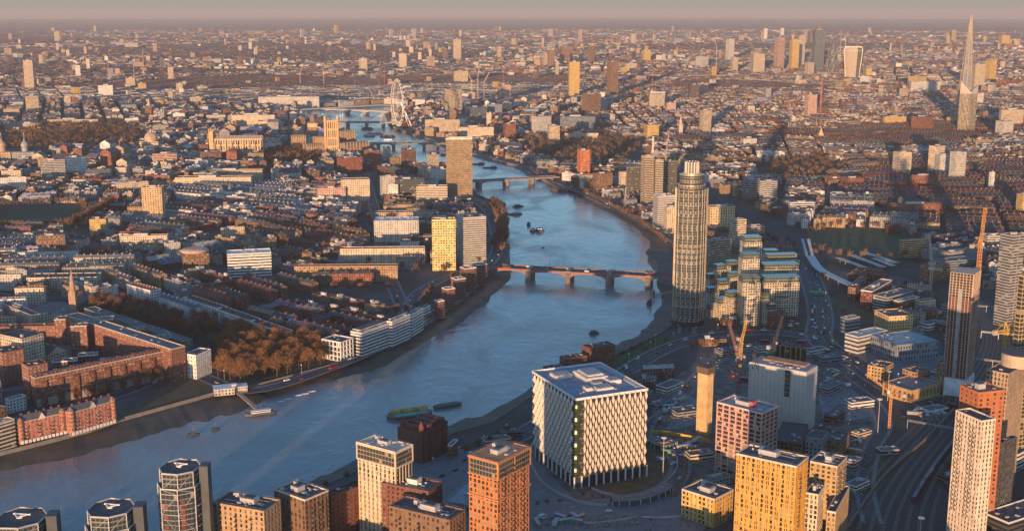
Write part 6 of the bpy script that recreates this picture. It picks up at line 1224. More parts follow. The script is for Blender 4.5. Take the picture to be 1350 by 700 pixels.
boat('white pier launch at the end of the left bank pier', 344, 546, 28, 6.5, 22, (.1, .11, .12), 2, [(.2, .8, 2.2, 'white')]); ref(344, 545, 'the white pier launch')
# pontoon dashes, dolphins and pier
for i, (px, py) in enumerate(((371, 529), (380, 526), (393, 521), (402, 519), (411, 516))):
    x, y = gp(px, py, WZ); t = thing('mooring_float', ['first white mooring float right of the pier launch', 'second white mooring float from the pier', 'middle white mooring float in the row', 'second last white mooring float in the row', 'last white mooring float, farthest right in the row'][i], 'float', (x, y, WZ), math.radians(26), group='white floats in a row off the left bank')
    mb = MB(); mb.box(-3.4, -.9, -.1, 3.4, .9, .5); mb.build('float_body', [WHITE], t); mb = MB(); [mb.bar((u, 0, .5), (u, 0, 1.2), .2, .2) for u in (-2.6, 0, 2.6)]; mb.build('cleat', [DARK], t)
for px, py, yt, lb in ((862, 392, 383, 'taller dark mooring pile by the right bank mud'), (858, 403, 394, 'shorter dark mooring pile by the fire float')):
    x, y = gp(px, py, WZ); t = thing('mooring_pile', lb, 'mooring pile', (x, y, WZ)); mb = MB(); mb.lathe([(.9, -1), (.9, 9), (1.1, 9.1), (.1, 10)], 10); mb.build('post', [DARK], t)
def gangway(label, A, B, w_, z0, z1):
    A, B = Vector(gp(*A)), Vector(gp(*B, WZ)); d = B-A; n_ = Vector((-d.y, d.x)).normalized()*w_/2; t = thing('gangway', label, 'gangway', (A.x, A.y, 0)); mb = MB()
    mb.bar((0, 0, z0), (d.x, d.y, z1), w_, .4); mb.build('deck', [mat('warm_deck', (.36, .24, .17), .8)], t)
    for s in (-1, 1):
        mb = MB(); mb.bar((*(n_*s), z0+1.2), (*(d+n_*s), z1+1.2), .2, .2)
        for k in range(12): u = d*k/11; mb.bar((*(u+n_*s), z0+(z1-z0)*k/11), (*(u+n_*s), z0+(z1-z0)*k/11+1.2), .14, .14)
        mb.build('railing', [STEEL], t)
gangway('long pinkish gangway sloping down to the white pier launch', (310, 516), (340, 543), 3.2, 1, -3.4)
gangway('curved thin jetty reaching the mooring piles beside the round tower', (888, 385), (864, 391), 2.4, .6, -2.5)
gangway('long jetty from the right bank to the rusty restaurant ship', (768, 248), (742, 254), 2.6, .8, -2.5)
# pier house
x, y = gp(304, 517); t = thing('pier_house', 'white roofed boat house at the head of the pier on the left bank', 'building', (x, y, 0), math.radians(18)); KEEP.append((x-16, y-12, 34, 26, 0))
for nme, (x0, y0, x1, y1, h, c_) in (('main_wing', (-15, -8, 3, 6, 6, WHITE)), ('side_wing', (3, -3, 15, 8, 5, WHITE)), ('tower', (1, -5, 5, -1, 8.5, CREAMP))):
    mb = MB(); mb.box(x0, y0, .05, x1, y1, h, 0, 1, t=(.5, .48, .44), nb=(6, 4, 2)); mb.build(nme, [WALL, WHITE], t); mb = MB(); mb.box(x0-.5, y0-.5, h, x1+.5, y1+.5, h+.35); mb.build('roof', [WHITE], t)

# vehicles
def car_mesh(name, L, Wd, H, bl=.55, nose=.25):
    mb = MB(); s = .45
    mb.box(-L/2, -Wd/2, .35, L/2, Wd/2, .35+H*bl, 0); x0, x1 = -L*.42, L*(.5-nose); z0, z1 = .35+H*bl, H
    b = [(x0, -Wd/2+.08, z0), (x1, -Wd/2+.08, z0), (x1, Wd/2-.08, z0), (x0, Wd/2-.08, z0)]; tp = [(x0+s, -Wd/2+.25, z1), (x1-s, -Wd/2+.25, z1), (x1-s, Wd/2-.25, z1), (x0+s, Wd/2-.25, z1)]
    for i in range(4): mb.face([b[i], b[(i+1) % 4], tp[(i+1) % 4], tp[i]], 1)
    mb.face(tp, 0)
    for x in (-L*.32, L*.32):
        for y in (-Wd/2, Wd/2-.24):
            n = 10; c_ = [(x+.36*math.cos(2*PI*i/n), .36+.36*math.sin(2*PI*i/n)) for i in range(n)]
            mb.face([(a, y-.02, z) for a, z in c_], 2); mb.face([(a, y+.26, z) for a, z in reversed(c_)], 2); [mb.face([(c_[i][0], y-.02, c_[i][1]), (c_[(i+1) % n][0], y-.02, c_[(i+1) % n][1]), (c_[(i+1) % n][0], y+.26, c_[(i+1) % n][1]), (c_[i][0], y+.26, c_[i][1])], 2) for i in range(n)]
    for y in (-Wd*.36, Wd*.26): mb.box(L/2-.02, y, .7, L/2+.04, y+.3, .95, 3)
    return mb
def veh_proto(name, mb, col, cn):
    m = mat('car_paint_'+cn, col, .3, .1, .03); o = mb.build(name, [m, GLT, mat('tyre_rubber', (.02, .02, .02), .9), mat('headlamp', (.8, .78, .7), .2)]); return o
VP = {}
for cn, col in (('white', (.75, .75, .75)), ('black', (.03, .03, .035)), ('silver', (.42, .43, .45)), ('red', (.4, .04, .03)), ('blue', (.05, .1, .25))):
    VP['car', cn] = veh_proto('car', car_mesh('car', 4.5, 1.9, 1.5), col, cn)
VP['van', 'white'] = veh_proto('van', car_mesh('van', 6, 2.2, 2.6, .5, .12), (.75, .75, .75), 'white'); VP['bus', 'red'] = veh_proto('bus', car_mesh('bus', 11, 2.6, 4.3, .35, .03), (.45, .05, .04), 'red'); VP['lorry', 'yellow'] = veh_proto('lorry', car_mesh('lorry', 9, 2.5, 3.3, .6, .1), (.6, .4, .06), 'yellow')
VEH = []; R3 = random.Random(5)
def put_veh(x, y, rz, z, kind=None):
    if not kind:
        kind = R3.choices([('car', 'white'), ('car', 'black'), ('car', 'silver'), ('car', 'red'), ('car', 'blue'), ('van', 'white'), ('bus', 'red'), ('lorry', 'yellow')], (5, 4, 4, 1, 1, 5, 2, .6))[0]
    p = VP[kind]; o = p.copy(); C.objects.link(o); o.location = (x, y, z); o.rotation_euler = (0, 0, rz)
    tag(o, 'x', kind[0], {'car': 'cars on the roads', 'van': 'white vans on the roads', 'bus': 'red buses on the roads', 'lorry': 'yellow lorries on the roads'}[kind[0]]); q = pj(x, y, 1); VEH.append((o, q[0], q[1], kind[1]+' '+kind[0]))
def traffic(path, ln, zs, dens):
    tot = 0
    for (p, n_, d), (q, _, _) in zip(path, path[1:]):
        l = (q-p).length; tot += l
        if tot > dens*R3.uniform(.5, 1.6):
            tot = 0; u = R3.random(); s = R3.choice((-1, 1)); w_ = p.lerp(q, u)+n_*(s*R3.choice(ln)); px, py = pj(w_.x, w_.y)
            if 0 < px < 1350 and py < 700: put_veh(w_.x, w_.y, math.atan2(d.y, d.x)+(PI if s > 0 else 0), zs)
for path, ln, de in ((rd_emb, (2.2, 6), 15), (rd_par, (2.2,), 20), (rd_gyr, (2.5, 6, 9), 9), (rd_sw, (2.4,), 24), (rd_mill, (2, 4.6), 30), (rd_vb, (2.4,), 26), (rd_alb, (2.4,), 36), (rd_v, (2.4,), 30), (rd_left, (2.4,), 26)): traffic(path, ln, .12+.35, de)
for o, *_ in VEH: o.location.z = .38
vd = (BB-BA).normalized(); vn = Vector((-vd.y, vd.x))
for k in range(8): s = (-1, 1)[k % 2]; w_ = BA+vd*VL*(.08+.115*k)+vn*(s*R3.choice((3, 7))); put_veh(w_.x, w_.y, math.atan2(vd.y, vd.x)+(PI if s > 0 else 0), 9.52)
for k in range(26):                                   # parked beside the building sites
    px, py = R3.choice(((1090, 560), (905, 585), (1120, 590), (730, 684), (985, 500), (1210, 548), (1100, 470), (1050, 428)));
    x, y = gp(px+R3.uniform(-22, 22), py+R3.uniform(-6, 6)); put_veh(x, y, R3.uniform(0, 6.3), .16)
for o in VP.values(): bpy.data.objects.remove(o)
# train
tp = ribbon_pts([(1204, 662), (1222, 632), (1245, 600), (1278, 560)], 1); acc = 0; pts = [tp[0][0]]
TR = thing('passenger_train', 'long dark purple passenger train on the curving tracks', 'train', (tp[0][0].x, tp[0][0].y, .45)); ref(1212, 645, 'the purple train')
q0 = tp[0][0]; tot = sum((b[0]-a[0]).length for a, b in zip(tp, tp[1:]))
def along(s):
    for (a, _, d), (b, _, _) in zip(tp, tp[1:]):
        l = (b-a).length
        if s <= l: return a.lerp(b, s/l), (b-a).normalized()
        s -= l
    return tp[-1][0], tp[-1][2]
nc = int(tot/20.6)
for k in range(nc):
    p, d = along(k*20.6+10); mb = MB(); mb.box(-9.8, -1.4, .3, 9.8, 1.4, 3.3, 0); mb.box(-9.5, -1.1, 3.3, 9.5, 1.1, 3.75, 1); mb.box(-9.3, -1.44, 1.7, 9.3, 1.44, 2.6, 2); [mb.box(x-.5, -1.3, -.1, x+.5, 1.3, .3, 2) for x in (-7.5, -5.5, 5.5, 7.5)]
    o = mb.build('carriage', [mat('purple_carriage', (.12, .05, .09), .5), mat('train_roof', (.13, .13, .16), .6), GLT], TR, (p.x-q0.x, p.y-q0.y, 0)); o.rotation_euler = (0, 0, math.atan2(d.y, d.x))
for i, k in enumerate((16, 22, 28, 34, 40)):             # signal gantries over the tracks
    p, n_, d = rail[k]; t = thing('signal_gantry', ['nearest', 'second nearest', 'third', 'fourth', 'farthest'][i]+' steel signal gantry spanning the curving tracks', 'gantry', (p.x, p.y, 0), math.atan2(n_.y, n_.x), 'signal gantries over the tracks'); w_ = hw(k)
    mb = MB(); lattice(mb, (-w_, 0, 7.5), (w_, 0, 7.5), 1.2, 14, .22); mb.build('beam', [STEEL], t)
    for s in (-1, 0, 1): mb = MB(); mb.bar((s*w_, 0, 0), (s*w_, 0, 8), .5, .5); mb.build('post', [STEEL], t)
    for s in range(-3, 4): mb = MB(); mb.box(s*w_*.27-.3, -.9, 5.6, s*w_*.27+.3, -.6, 7.4); mb.build('signal_head', [DARK], t)
# lamps, floodlight masts
LAMPS = []
def lamp(px, py, hh, lb, kind='street_lamp', tall=False):
    x, y = gp(px, py); t = thing(kind, lb, 'street lamp' if kind == 'street_lamp' else 'light mast', (x, y, 0), 0, None); r = .35 if tall else .16
    mb = MB(); mb.lathe([(r, 0), (r*.6, hh)], 8); mb.build('pole', [mat('lamp_pole', (.4, .36, .3), .5)], t)
    mb = MB(); mb.lathe([(.4, hh), (2.2 if tall else .7, hh+.1), (2.2 if tall else .7, hh+.6), (.3, hh+.9)], 10); mb.build('lamp_head', [WHITE], t); LAMPS.append(t)
lamp(874, 627, 30, 'tall pale mast standing on the brown mound right of the white cube', 'light_mast', True)
lamp(1170, 528, 27, 'tall mast with a round white head beside the sandstone arcade', 'light_mast', True)
lamp(1157, 572, 30, 'orange lit light mast in the yard behind the train', 'light_mast', True)
lamp(1213, 705, 12, 'mast with a round head at the bottom edge over the tracks', 'light_mast', True)
lamp(864, 461, 16, 'single pale flagpole like mast on the riverside green', 'light_mast', False)
lamp(1148, 497, 14, 'short light mast left of the sandstone corner block', 'light_mast', False)
lamp(1183, 512, 14, 'short light mast in front of the sandstone arcade', 'light_mast', False)
for path, de, zz in ((rd_emb, 4, 0), (rd_gyr, 4, 0), (rd_mill, 7, 0), (rd_alb, 8, 0)):
    for k, (p, n_, d) in enumerate(path[::de]):
        px, py = pj(p.x, p.y)
        if 0 < px < 1350 and py < 700: lamp(*pj(p.x+n_.x*9, p.y+n_.y*9), 9, 'x')
# building site clutter: cabins, stacks, hoarding, excavators
SITES = [((905, 600), 30, 16), ((1000, 478), 40, 9), ((1090, 500), 22, 10), ((740, 690), 30, 6), ((1120, 600), 18, 16), ((1225, 545), 26, 8), ((880, 540), 16, 12), ((985, 600), 8, 10), ((645, 640), 10, 8), ((1245, 490), 10, 8), ((1245, 420), 20, 10)]
CL = []
for (cx, cy), rx, ry in SITES:
    for k in range(9):
        px, py = cx+R3.uniform(-rx, rx), cy+R3.uniform(-ry, ry); x, y = gp(px, py); cn, c_ = R3.choice((('white', (.6, .6, .58)), ('blue', (.07, .2, .4)), ('grey', (.25, .26, .28)), ('orange', (.5, .22, .06)), ('yellow', (.5, .35, .06)), ('green', (.1, .25, .15))))
        L, Wd, H = R3.choice(((6, 2.5, 2.6), (9, 3, 2.7), (12, 2.6, 2.9))); o = thing('site_cabin', 'x', 'cabin', (x, y, 0), R3.uniform(0, 3), 'cabins and containers on the building sites')
        mb = MB(); mb.box(0, 0, .15, L, Wd, H); [mb.box(L*(j+.4)/4, -.03, .15, L*(j+.4)/4+.12, .03, H) for j in range(4)]; mb.build('cabin_body', [mat('cabin_'+cn+'_paint', c_, .6)], o)
        mb = MB(); mb.box(-.1, -.1, H, L+.1, Wd+.1, H+.12); mb.build('roof', [mat('cabin_roof', (.35, .36, .38), .6)], o); mb = MB(); mb.box(L*.3, -.06, .2, L*.3+.9, .0, 2.2); mb.build('door', [DARK], o)
        CL.append((o, px, py, cn+' site cabin', L))
curved_wall('hoarding', 'yellow hoarding along the building site right of the white cube', [(860, 571), (885, 574), (912, 579), (936, 584)], .5, 3.2, mat('yellow_hoarding', (.55, .36, .05), .7), 'hoarding')
curved_wall('hoarding', 'red and white barrier line along the bottom site road', [(846, 682), (870, 683), (900, 681)], .6, 1.2, mat('barrier_white', (.6, .5, .48), .7), 'barrier')
curved_wall('hoarding', 'pale hoarding running beside the lane left of the small yellow block', [(742, 688), (790, 690), (840, 682)], .4, 1.5, mat('barrier_cream', (.5, .45, .35), .7), 'hoarding')
curved_wall('retaining_wall', 'long pale wall along the left edge of the railway', [(1112, 705), (1145, 655), (1172, 622), (1216, 584), (1258, 540)], 1.2, 2.4, mat('rail_wall_brick', (.22, .17, .12), .9))
for i, (px, py) in enumerate(((1021, 470), (1028, 471), (1035, 472), (1042, 473), (1049, 474), (1055, 475))):
    x, y = gp(px, py+6); t = thing('rebar_cage', ['first', 'second', 'third', 'fourth', 'fifth', 'sixth'][i]+' black formwork panel from the left behind the sheeted block', 'panel', (x, y, 0), .1, 'black panels behind the sheeted block'); mb = MB(); mb.box(0, 0, 0, 5.5, 2, 16, 0); mb.build('panel_face', [mat('black_board', (.03, .025, .02), .7)], t); mb = MB(); mb.box(-.4, -.3, 0, .2, 2.3, 17); mb.build('edge_post', [mat('post_yellow', (.35, .25, .06), .7)], t)
for i, (px, py, rz, cc) in enumerate(((925, 598, .3, 'left'), (1005, 476, 1.2, 'upper'), (1112, 612, 2.0, 'railway side'), (1134, 530, .8, 'red one on the pale slab'))):
    x, y = gp(px, py); t = thing('excavator', 'yellow excavator on the building site, '+cc, 'excavator', (x, y, 0), rz); m_ = mat('digger_yellow', (.55, .33, .04), .5)
    for s in (-1.2, 1.2): mb = MB(); mb.box(-2.2, s-.35, .05, 2.2, s+.35, .95); mb.build('track', [DARK], t)
    mb = MB(); mb.box(-2.2, -1.4, 1, 1.4, 1.4, 2.2); mb.build('body', [m_], t); mb = MB(); mb.box(.2, -1.4, 2.2, 1.6, -.2, 3.3); mb.build('cab', [GLT], t)
    mb = MB(); mb.bar((1.2, .3, 1.8), (4.2, .3, 4.6), .5, .6); mb.bar((4.2, .3, 4.6), (6.4, .3, 2.2), .4, .5); mb.build('boom', [m_], t); mb = MB(); mb.box(5.9, -.3, 1.2, 6.9, .9, 2.2); mb.build('bucket', [DARK], t)
# ================================================================ THE CITY BETWEEN: terraces, flats and offices
RF = random.Random(21)
def pip(x, y, poly):
    c = False; j = len(poly)-1
    for i in range(len(poly)):
        xi, yi = poly[i]; xj, yj = poly[j]
        if (yi > y) != (yj > y) and x < (xj-xi)*(y-yi)/(yj-yi)+xi: c = not c
        j = i
    return c
roadpts = {}
for path, hwid in ROADS:
    for (p, _, _), (q, _, _) in zip(path, path[1:]):
        n = max(1, int((q-p).length/12))
        for k in range(n):
            r = p.lerp(q, k/n); roadpts.setdefault((int(r.x//60), int(r.y//60)), []).append((r.x, r.y, hwid))
def near_road(x, y, m):
    cx, cy = int(x//60), int(y//60)
    for i in (-1, 0, 1):
        for j in (-1, 0, 1):
            for a, b, h in roadpts.get((cx+i, cy+j), ()):
                if (a-x)**2+(b-y)**2 < (h+m)**2: return True
    return False
keepgrid = {}
for kx, ky, kw, kl, ka in KEEP:
    cx, cy = kx+(kw*math.cos(ka)-kl*math.sin(ka))/2, ky+(kw*math.sin(ka)+kl*math.cos(ka))/2; R = math.hypot(kw, kl)/2+30
    e = (kx, ky, kw, kl, math.cos(ka), math.sin(ka))
    for i in range(int((cx-R)//100), int((cx+R)//100)+1):
        for j in range(int((cy-R)//100), int((cy+R)//100)+1): keepgrid.setdefault((i, j), []).append(e)
def near_keep(x, y, m):
    for kx, ky, kw, kl, c, s in keepgrid.get((int(x//100), int(y//100)), ()):
        dx, dy = x-kx, y-ky; u, v = dx*c+dy*s, -dx*s+dy*c
        if -m < u < kw+m and -m < v < kl+m: return True
    return False
riverB = river; RBX = (min(p[0] for p in river), max(p[0] for p in river), min(p[1] for p in river), max(p[1] for p in river))
parkb = [(min(a for a, _ in P), max(a for a, _ in P), min(b for _, b in P), max(b for _, b in P), P) for P in PARKS]
def free(x, y, m=4, parks=True):
    if RBX[0] < x < RBX[1] and RBX[2] < y < RBX[3] and pip(x, y, riverB): return False
    if parks:
        for a, b, c, d, P in parkb:
            if a < x < b and c < y < d and pip(x, y, P): return False
    return not near_road(x, y, m) and not near_keep(x, y, m)
# districts: (px, py, street direction by two pixels, style mix)
DIST = []
def dist(px, py, ang, st): x, y = gp(px, py); DIST.append((x, y, math.radians(ang), st))
def angpx(a, b): p, q = gp(*a), gp(*b); return math.degrees(math.atan2(q[1]-p[1], q[0]-p[0]))
A1 = angpx((242, 410), (330, 440)); A2 = angpx((385, 372), (524, 372))
dist(60, 480, angpx((44, 560), (238, 495)), 'mansion'); dist(170, 400, A1, 'stucco'); dist(320, 395, A1, 'redterr'); dist(430, 410, A1+8, 'redterr'); dist(450, 385, A2+4, 'redterr'); dist(340, 350, A1, 'mixlow'); dist(120, 340, -12, 'mixlow'); dist(60, 350, 5, 'stucco')
dist(400, 310, -35, 'redterr'); dist(300, 290, -28, 'whiteterr'); dist(330, 260, -25, 'whiteterr'); dist(150, 270, 10, 'mixlow'); dist(80, 240, 5, 'mixlow'); dist(250, 225, -15, 'office'); dist(430, 240, 18, 'office'); dist(520, 230, 30, 'office'); dist(500, 300, 3, 'mixlow'); dist(380, 225, 12, 'office')
dist(600, 290, 5, 'estate'); dist(560, 350, 3, 'estate'); dist(300, 180, 8, 'office'); dist(120, 145, 20, 'office'); dist(700, 190, -20, 'mixlow'); dist(800, 215, -30, 'estate'); dist(860, 190, 15, 'estate'); dist(950, 220, 25, 'estate'); dist(1060, 200, -10, 'estate'); dist(1180, 190, 12, 'redlow'); dist(1300, 200, 20, 'estate')
dist(960, 265, 30, 'estate'); dist(1060, 260, -14, 'estate'); dist(1160, 260, 4, 'redlow'); dist(1280, 290, -18, 'redlow'); dist(1100, 310, -20, 'estate'); dist(1300, 350, 30, 'estate'); dist(1180, 360, -30, 'redlow'); dist(1210, 410, -30, 'mixlow'); dist(1330, 230, 8, 'redlow'); dist(1000, 440, 10, 'mixlow')
dist(1100, 640, 30, 'mixlow'); dist(560, 670, 12, 'mixlow'); dist(1300, 430, 40, 'mixlow'); dist(930, 160, 0, 'mixlow'); dist(640, 150, -10, 'office'); dist(1250, 140, 10, 'mixlow')
for k in range(90):
    py = RF.choice((RF.uniform(30, 60), RF.uniform(50, 135))); px = RF.uniform(-100, 1450); x, y = gp(px, py); DIST.append((x, y, RF.uniform(-.9, .9), RF.choice(('office', 'mixlow', 'mixlow', 'redlow', 'estate') if y > 5500 else ('office', 'mixlow', 'office', 'stucco'))))
DA = np.array([(d[0], d[1]) for d in DIST])
COL = {'red brick': (.24, .085, .055), 'dark brick': (.13, .07, .05), 'brown brick': (.20, .12, .075), 'yellow brick': (.36, .26, .15), 'white stucco': (.62, .6, .56), 'pale stone': (.46, .39, .3), 'grey concrete': (.30, .295, .29), 'cream': (.52, .44, .33)}
RC_ = {'slate': (.06, .07, .085), 'tile': (.13, .06, .045), 'flat': (.13, .14, .16), 'pale': (.34, .36, .39), 'lead': (.10, .12, .15), 'brown': (.12, .095, .08)}
STL = {  # block length, depth, heights, wall colours, roofs, pitched share, kind
 'redterr': (78, 50, (12, 16), ['red brick', 'red brick', 'dark brick', 'brown brick', 'yellow brick'], ['slate', 'slate', 'tile', 'flat'], .75),
 'stucco': (80, 46, (13, 17), ['white stucco', 'cream', 'yellow brick', 'grey concrete'], ['slate', 'lead', 'flat'], .5),
 'whiteterr': (90, 44, (11, 15), ['white stucco', 'yellow brick', 'red brick', 'grey concrete', 'white stucco'], ['slate', 'lead', 'slate'], .6),
 'mixlow': (60, 40, (8, 15), ['red brick', 'brown brick', 'yellow brick', 'dark brick', 'brown brick', 'cream', 'grey concrete', 'pale stone'], ['slate', 'flat', 'lead', 'pale', 'tile', 'slate', 'brown', 'flat'], .45),
 'office': (62, 44, (12, 23), ['pale stone', 'yellow brick', 'grey concrete', 'brown brick', 'brown brick', 'white stucco', 'red brick', 'dark brick', 'cream'], ['flat', 'lead', 'pale', 'slate', 'slate', 'brown', 'flat', 'lead', 'tile'], .3),
 'estate': (74, 48, (8, 17), ['brown brick', 'dark brick', 'yellow brick', 'grey concrete', 'brown brick', 'white stucco'], ['flat', 'brown', 'slate', 'lead'], .4),
 'redlow': (84, 38, (7, 10), ['brown brick', 'red brick', 'dark brick', 'yellow brick'], ['slate', 'tile', 'brown', 'slate'], .95),
 'mansion': (80, 50, (15, 22), ['red brick', 'cream', 'brown brick'], ['flat', 'slate'], .4)}
RECS = []; TREES = []          # rec: x, y (corner), ang, W, L, H, wallname, roofname, pitched, seed
XW = lambda y: .44*y+140
def fill(ymin, ymax, scale, sub):
    for di, (dx, dy, ang, st) in enumerate(DIST):
        pass
    for di, (dx, dy, ang, st) in enumerate(DIST):
        if not (ymin*.5 < dy < ymax*1.6): continue
        bl, bd, (h0, h1), wc, rc, pit = STL[st]; bl *= scale; bd *= scale; sw = 9.5 if scale < 1.5 else 12
        ca, sa = math.cos(ang), math.sin(ang); reach = 900 if dy < 2800 else dy*.45
        nx, ny = int(reach/(bl+sw)), int(reach/(bd+sw))
        for i in range(-nx, nx+1):
            for j in range(-ny, ny+1):
                u, v = i*(bl+sw), j*(bd+sw); x, y = dx+u*ca-v*sa, dy+u*sa+v*ca
                if not (ymin <= y < ymax) or abs(x) > XW(y): continue
                if np.argmin((DA[:, 0]-x)**2+(DA[:, 1]-y)**2) != di: continue
                r = RF.random()
                if r < (.045 if sub < 3 else .3):
                    for _ in range(int(5*scale)):
                        a, b = x+RF.uniform(-.4, .4)*bl, y+RF.uniform(-.4, .4)*bd
                        if free(a, b, 1): TREES.append((a, b, RF.uniform(8, 16), RF.random()))
                    continue
                block(x, y, ang, bl, bd, st, h0, h1, wc, rc, pit, sub, scale)
def put(x, y, ang, u0, v0, W, L, H, wn, rn, p, m=3):
    ca, sa = math.cos(ang), math.sin(ang)
    for fu, fv in ((0, 0), (1, 0), (0, 1), (1, 1), (.5, .5), (.25, .5), (.75, .5)):
        a, b = u0+W*fu, v0+L*fv
        if not free(x+a*ca-b*sa, y+a*sa+b*ca, m): return False
    RECS.append((x+u0*ca-v0*sa, y+u0*sa+v0*ca, ang, W, L, H, wn, rn, p, RF.random())); return True
def block(x, y, ang, bl, bd, st, h0, h1, wc, rc, pit, sub, scale):
    w_ = RF.choice(wc); r_ = RF.choice(rc); p = RF.random() < pit
    ca, sa = math.cos(ang), math.sin(ang)
    if st in ('office', 'mansion') or (st == 'mixlow' and RF.random() < .45) or sub > 1:
        k = RF.randint(1, 3) if sub < 2 else RF.randint(1, 2); u = -bl/2
        for q in range(k):
            W = bl/k*RF.uniform(.72, .97); L = bd*RF.uniform(.45, .95); H = RF.uniform(h0, h1)*(1.0 if RF.random() < .93 else RF.uniform(1.4, 2.3))
            put(x, y, ang, u, -bd/2+RF.uniform(0, bd-L), W, L, H, RF.choice(wc), RF.choice(rc), p and RF.random() < .7)
            u += bl/k
    else:
        D = RF.uniform(9, 12)*min(scale, 1.5); H = RF.uniform(h0, h1)
        for v in (-bd/2, bd/2-D):
            u = -bl/2
            while u < bl/2-8:
                W = min(bl/2-u, bl if st in ('redlow', 'whiteterr', 'stucco') and RF.random() < .6 else RF.uniform(18, 42)*scale)
                if W < 8: break
                put(x, y, ang, u, v, W-(0.5 if W < bl*.9 else 0), D, H*RF.uniform(.92, 1.12), w_ if RF.random() < .75 else RF.choice(wc), r_ if RF.random() < .8 else RF.choice(rc), p)
                u += W
        if RF.random() < .5 and st != 'redlow': put(x, y, ang, -bl/2+(0 if RF.random() < .5 else bl-D), -bd/2+D+1, D, bd-2*D-2, H*RF.uniform(.8, 1), w_, r_, p)
        nt = RF.randint(1, 4) if st in ('estate', 'redlow', 'mixlow') else RF.randint(0, 2)
        for _ in range(nt):
            a, b = RF.uniform(-.45, .45)*bl, RF.uniform(-.5, .5)*(bd-2*D-4); X_, Y_ = x+a*ca-b*sa, y+a*sa+b*ca
            if free(X_, Y_, 1): TREES.append((X_, Y_, RF.uniform(7, 13), RF.random()))
    if st in ('estate', 'redlow') and RF.random() < .5:
        for _ in range(2):
            a, b = RF.uniform(-.5, .5)*bl, bd/2+5; X_, Y_ = x+a*ca-b*sa, y+a*sa+b*ca
            if free(X_, Y_, 1): TREES.append((X_, Y_, RF.uniform(7, 12), RF.random()))
fill(430, 3400, 1.0, 0); fill(3400, 6500, .85, 0); fill(6500, 11000, 1.1, 2); fill(11000, 22000, 2.0, 3)
def add_rec(wb, rb, rec, ox=0, oy=0, ch=None):
    x, y, ang, W, L, H, wn, rn, p, sd_ = rec; ca, sa = math.cos(ang), math.sin(ang); R_ = random.Random(int(sd_*1e6))
    T = lambda u, v, z: (x-ox+u*ca-v*sa, y-oy+u*sa+v*ca, z)
    j = R_.uniform(.82, 1.15); wc = tuple(c*j for c in COL[wn]); rc = tuple(c*R_.uniform(.8, 1.2) for c in (RC_[rn],)[0]); nf = max(1, round(H/3.1))
    q = [(0, 0), (W, 0), (W, L), (0, L)]
    for i in range(4):
        a, b = q[i], q[(i+1) % 4]; nb = max(1, round(math.dist(a, b)/3)); wb.face([T(*a, 0), T(*b, 0), T(*b, H), T(*a, H)], 0, wc, [(0, 0), (nb, 0), (nb, nf), (0, nf)])
    if p:
        rise = min(W, L)*.28; o = .3
        if W >= L:
            hp = 0 if R_.random() < .7 else L*.4; e, f = (hp, L/2), (W-hp, L/2); rb.face([T(-o, -o, H), T(W+o, -o, H), T(*f, H+rise), T(*e, H+rise)], 0, rc); rb.face([T(W+o, L+o, H), T(-o, L+o, H), T(*e, H+rise), T(*f, H+rise)], 0, rc)
            (wb if hp == 0 else rb).face([T(-o*0, L, H), T(0, 0, H), T(*e, H+rise)], 0, wc if hp == 0 else rc); (wb if hp == 0 else rb).face([T(W, 0, H), T(W, L, H), T(*f, H+rise)], 0, wc if hp == 0 else rc)
            n = max(1, int(W/9)); cs = [(W*(k+.5)/n, L*.5) for k in range(n+1) if W*(k+.5)/n < W]
        else:
            rb.face([T(W+o, -o, H), T(W+o, L+o, H), T(W/2, L, H+rise), T(W/2, 0, H+rise)], 0, rc); rb.face([T(-o, L+o, H), T(-o, -o, H), T(W/2, 0, H+rise), T(W/2, L, H+rise)], 0, rc)
            wb.face([T(0, 0, H), T(W, 0, H), T(W/2, 0, H+rise)], 0, wc); wb.face([T(W, L, H), T(0, L, H), T(W/2, L, H+rise)], 0, wc)
            n = max(1, int(L/9)); cs = [(W*.5, L*(k+.5)/n) for k in range(n)]
        if y < 4200:
            for u, v in cs:
                z0, z1, s = H+rise*.5, H+rise+1.7, .55; c4 = [(u-s, v-1.2), (u+s, v-1.2), (u+s, v+1.2), (u-s, v+1.2)]; tgt = ch if ch is not None else rb
                for i in range(4): a, b = c4[i], c4[(i+1) % 4]; tgt.face([T(*a, z0), T(*b, z0), T(*b, z1), T(*a, z1)], 0, tuple(c*.9 for c in COL[wn]))
                tgt.face([T(*a, z1) for a in c4], 0, (.3, .2, .15))
    else:
        i_ = .5; g = [(i_, i_), (W-i_, i_), (W-i_, L-i_), (i_, L-i_)]
        rb.face([T(*a, H-.7) for a in g], 0, rc)
        for i in range(4):
            a, b, c, d = q[i], q[(i+1) % 4], g[(i+1) % 4], g[i]; rb.face([T(*a, H), T(*b, H), T(*c, H), T(*d, H)], 0, tuple(x_*.9 for x_ in COL[wn])); rb.face([T(*d, H), T(*c, H), T(*c, H-.7), T(*d, H-.7)], 0, rc)
        if min(W, L) > 6:
            for _ in range(R_.randint(1, 4) if y < 5000 else R_.randint(0, 2)):
                a, b = R_.uniform(.1, .6)*W, R_.uniform(.1, .6)*L; w2, l2, h2 = min(R_.uniform(1.5, W*.35), 14), min(R_.uniform(1.5, L*.35), 12), R_.uniform(1, 3.4); c4 = [(a, b), (a+w2, b), (a+w2, b+l2), (a, b+l2)]; cc = R_.choice(((.42, .42, .42), (.3, .3, .31), (.5, .47, .42), (.2, .21, .24), wc))
                for i in range(4): a_, b_ = c4[i], c4[(i+1) % 4]; rb.face([T(*a_, H-.7), T(*b_, H-.7), T(*b_, H+h2), T(*a_, H+h2)], 0, cc)
                rb.face([T(*a_, H+h2) for a_ in c4], 0, cc)
def recsize(r): return (r[3]+r[4])*(r[5]+8)/(r[1]**2)
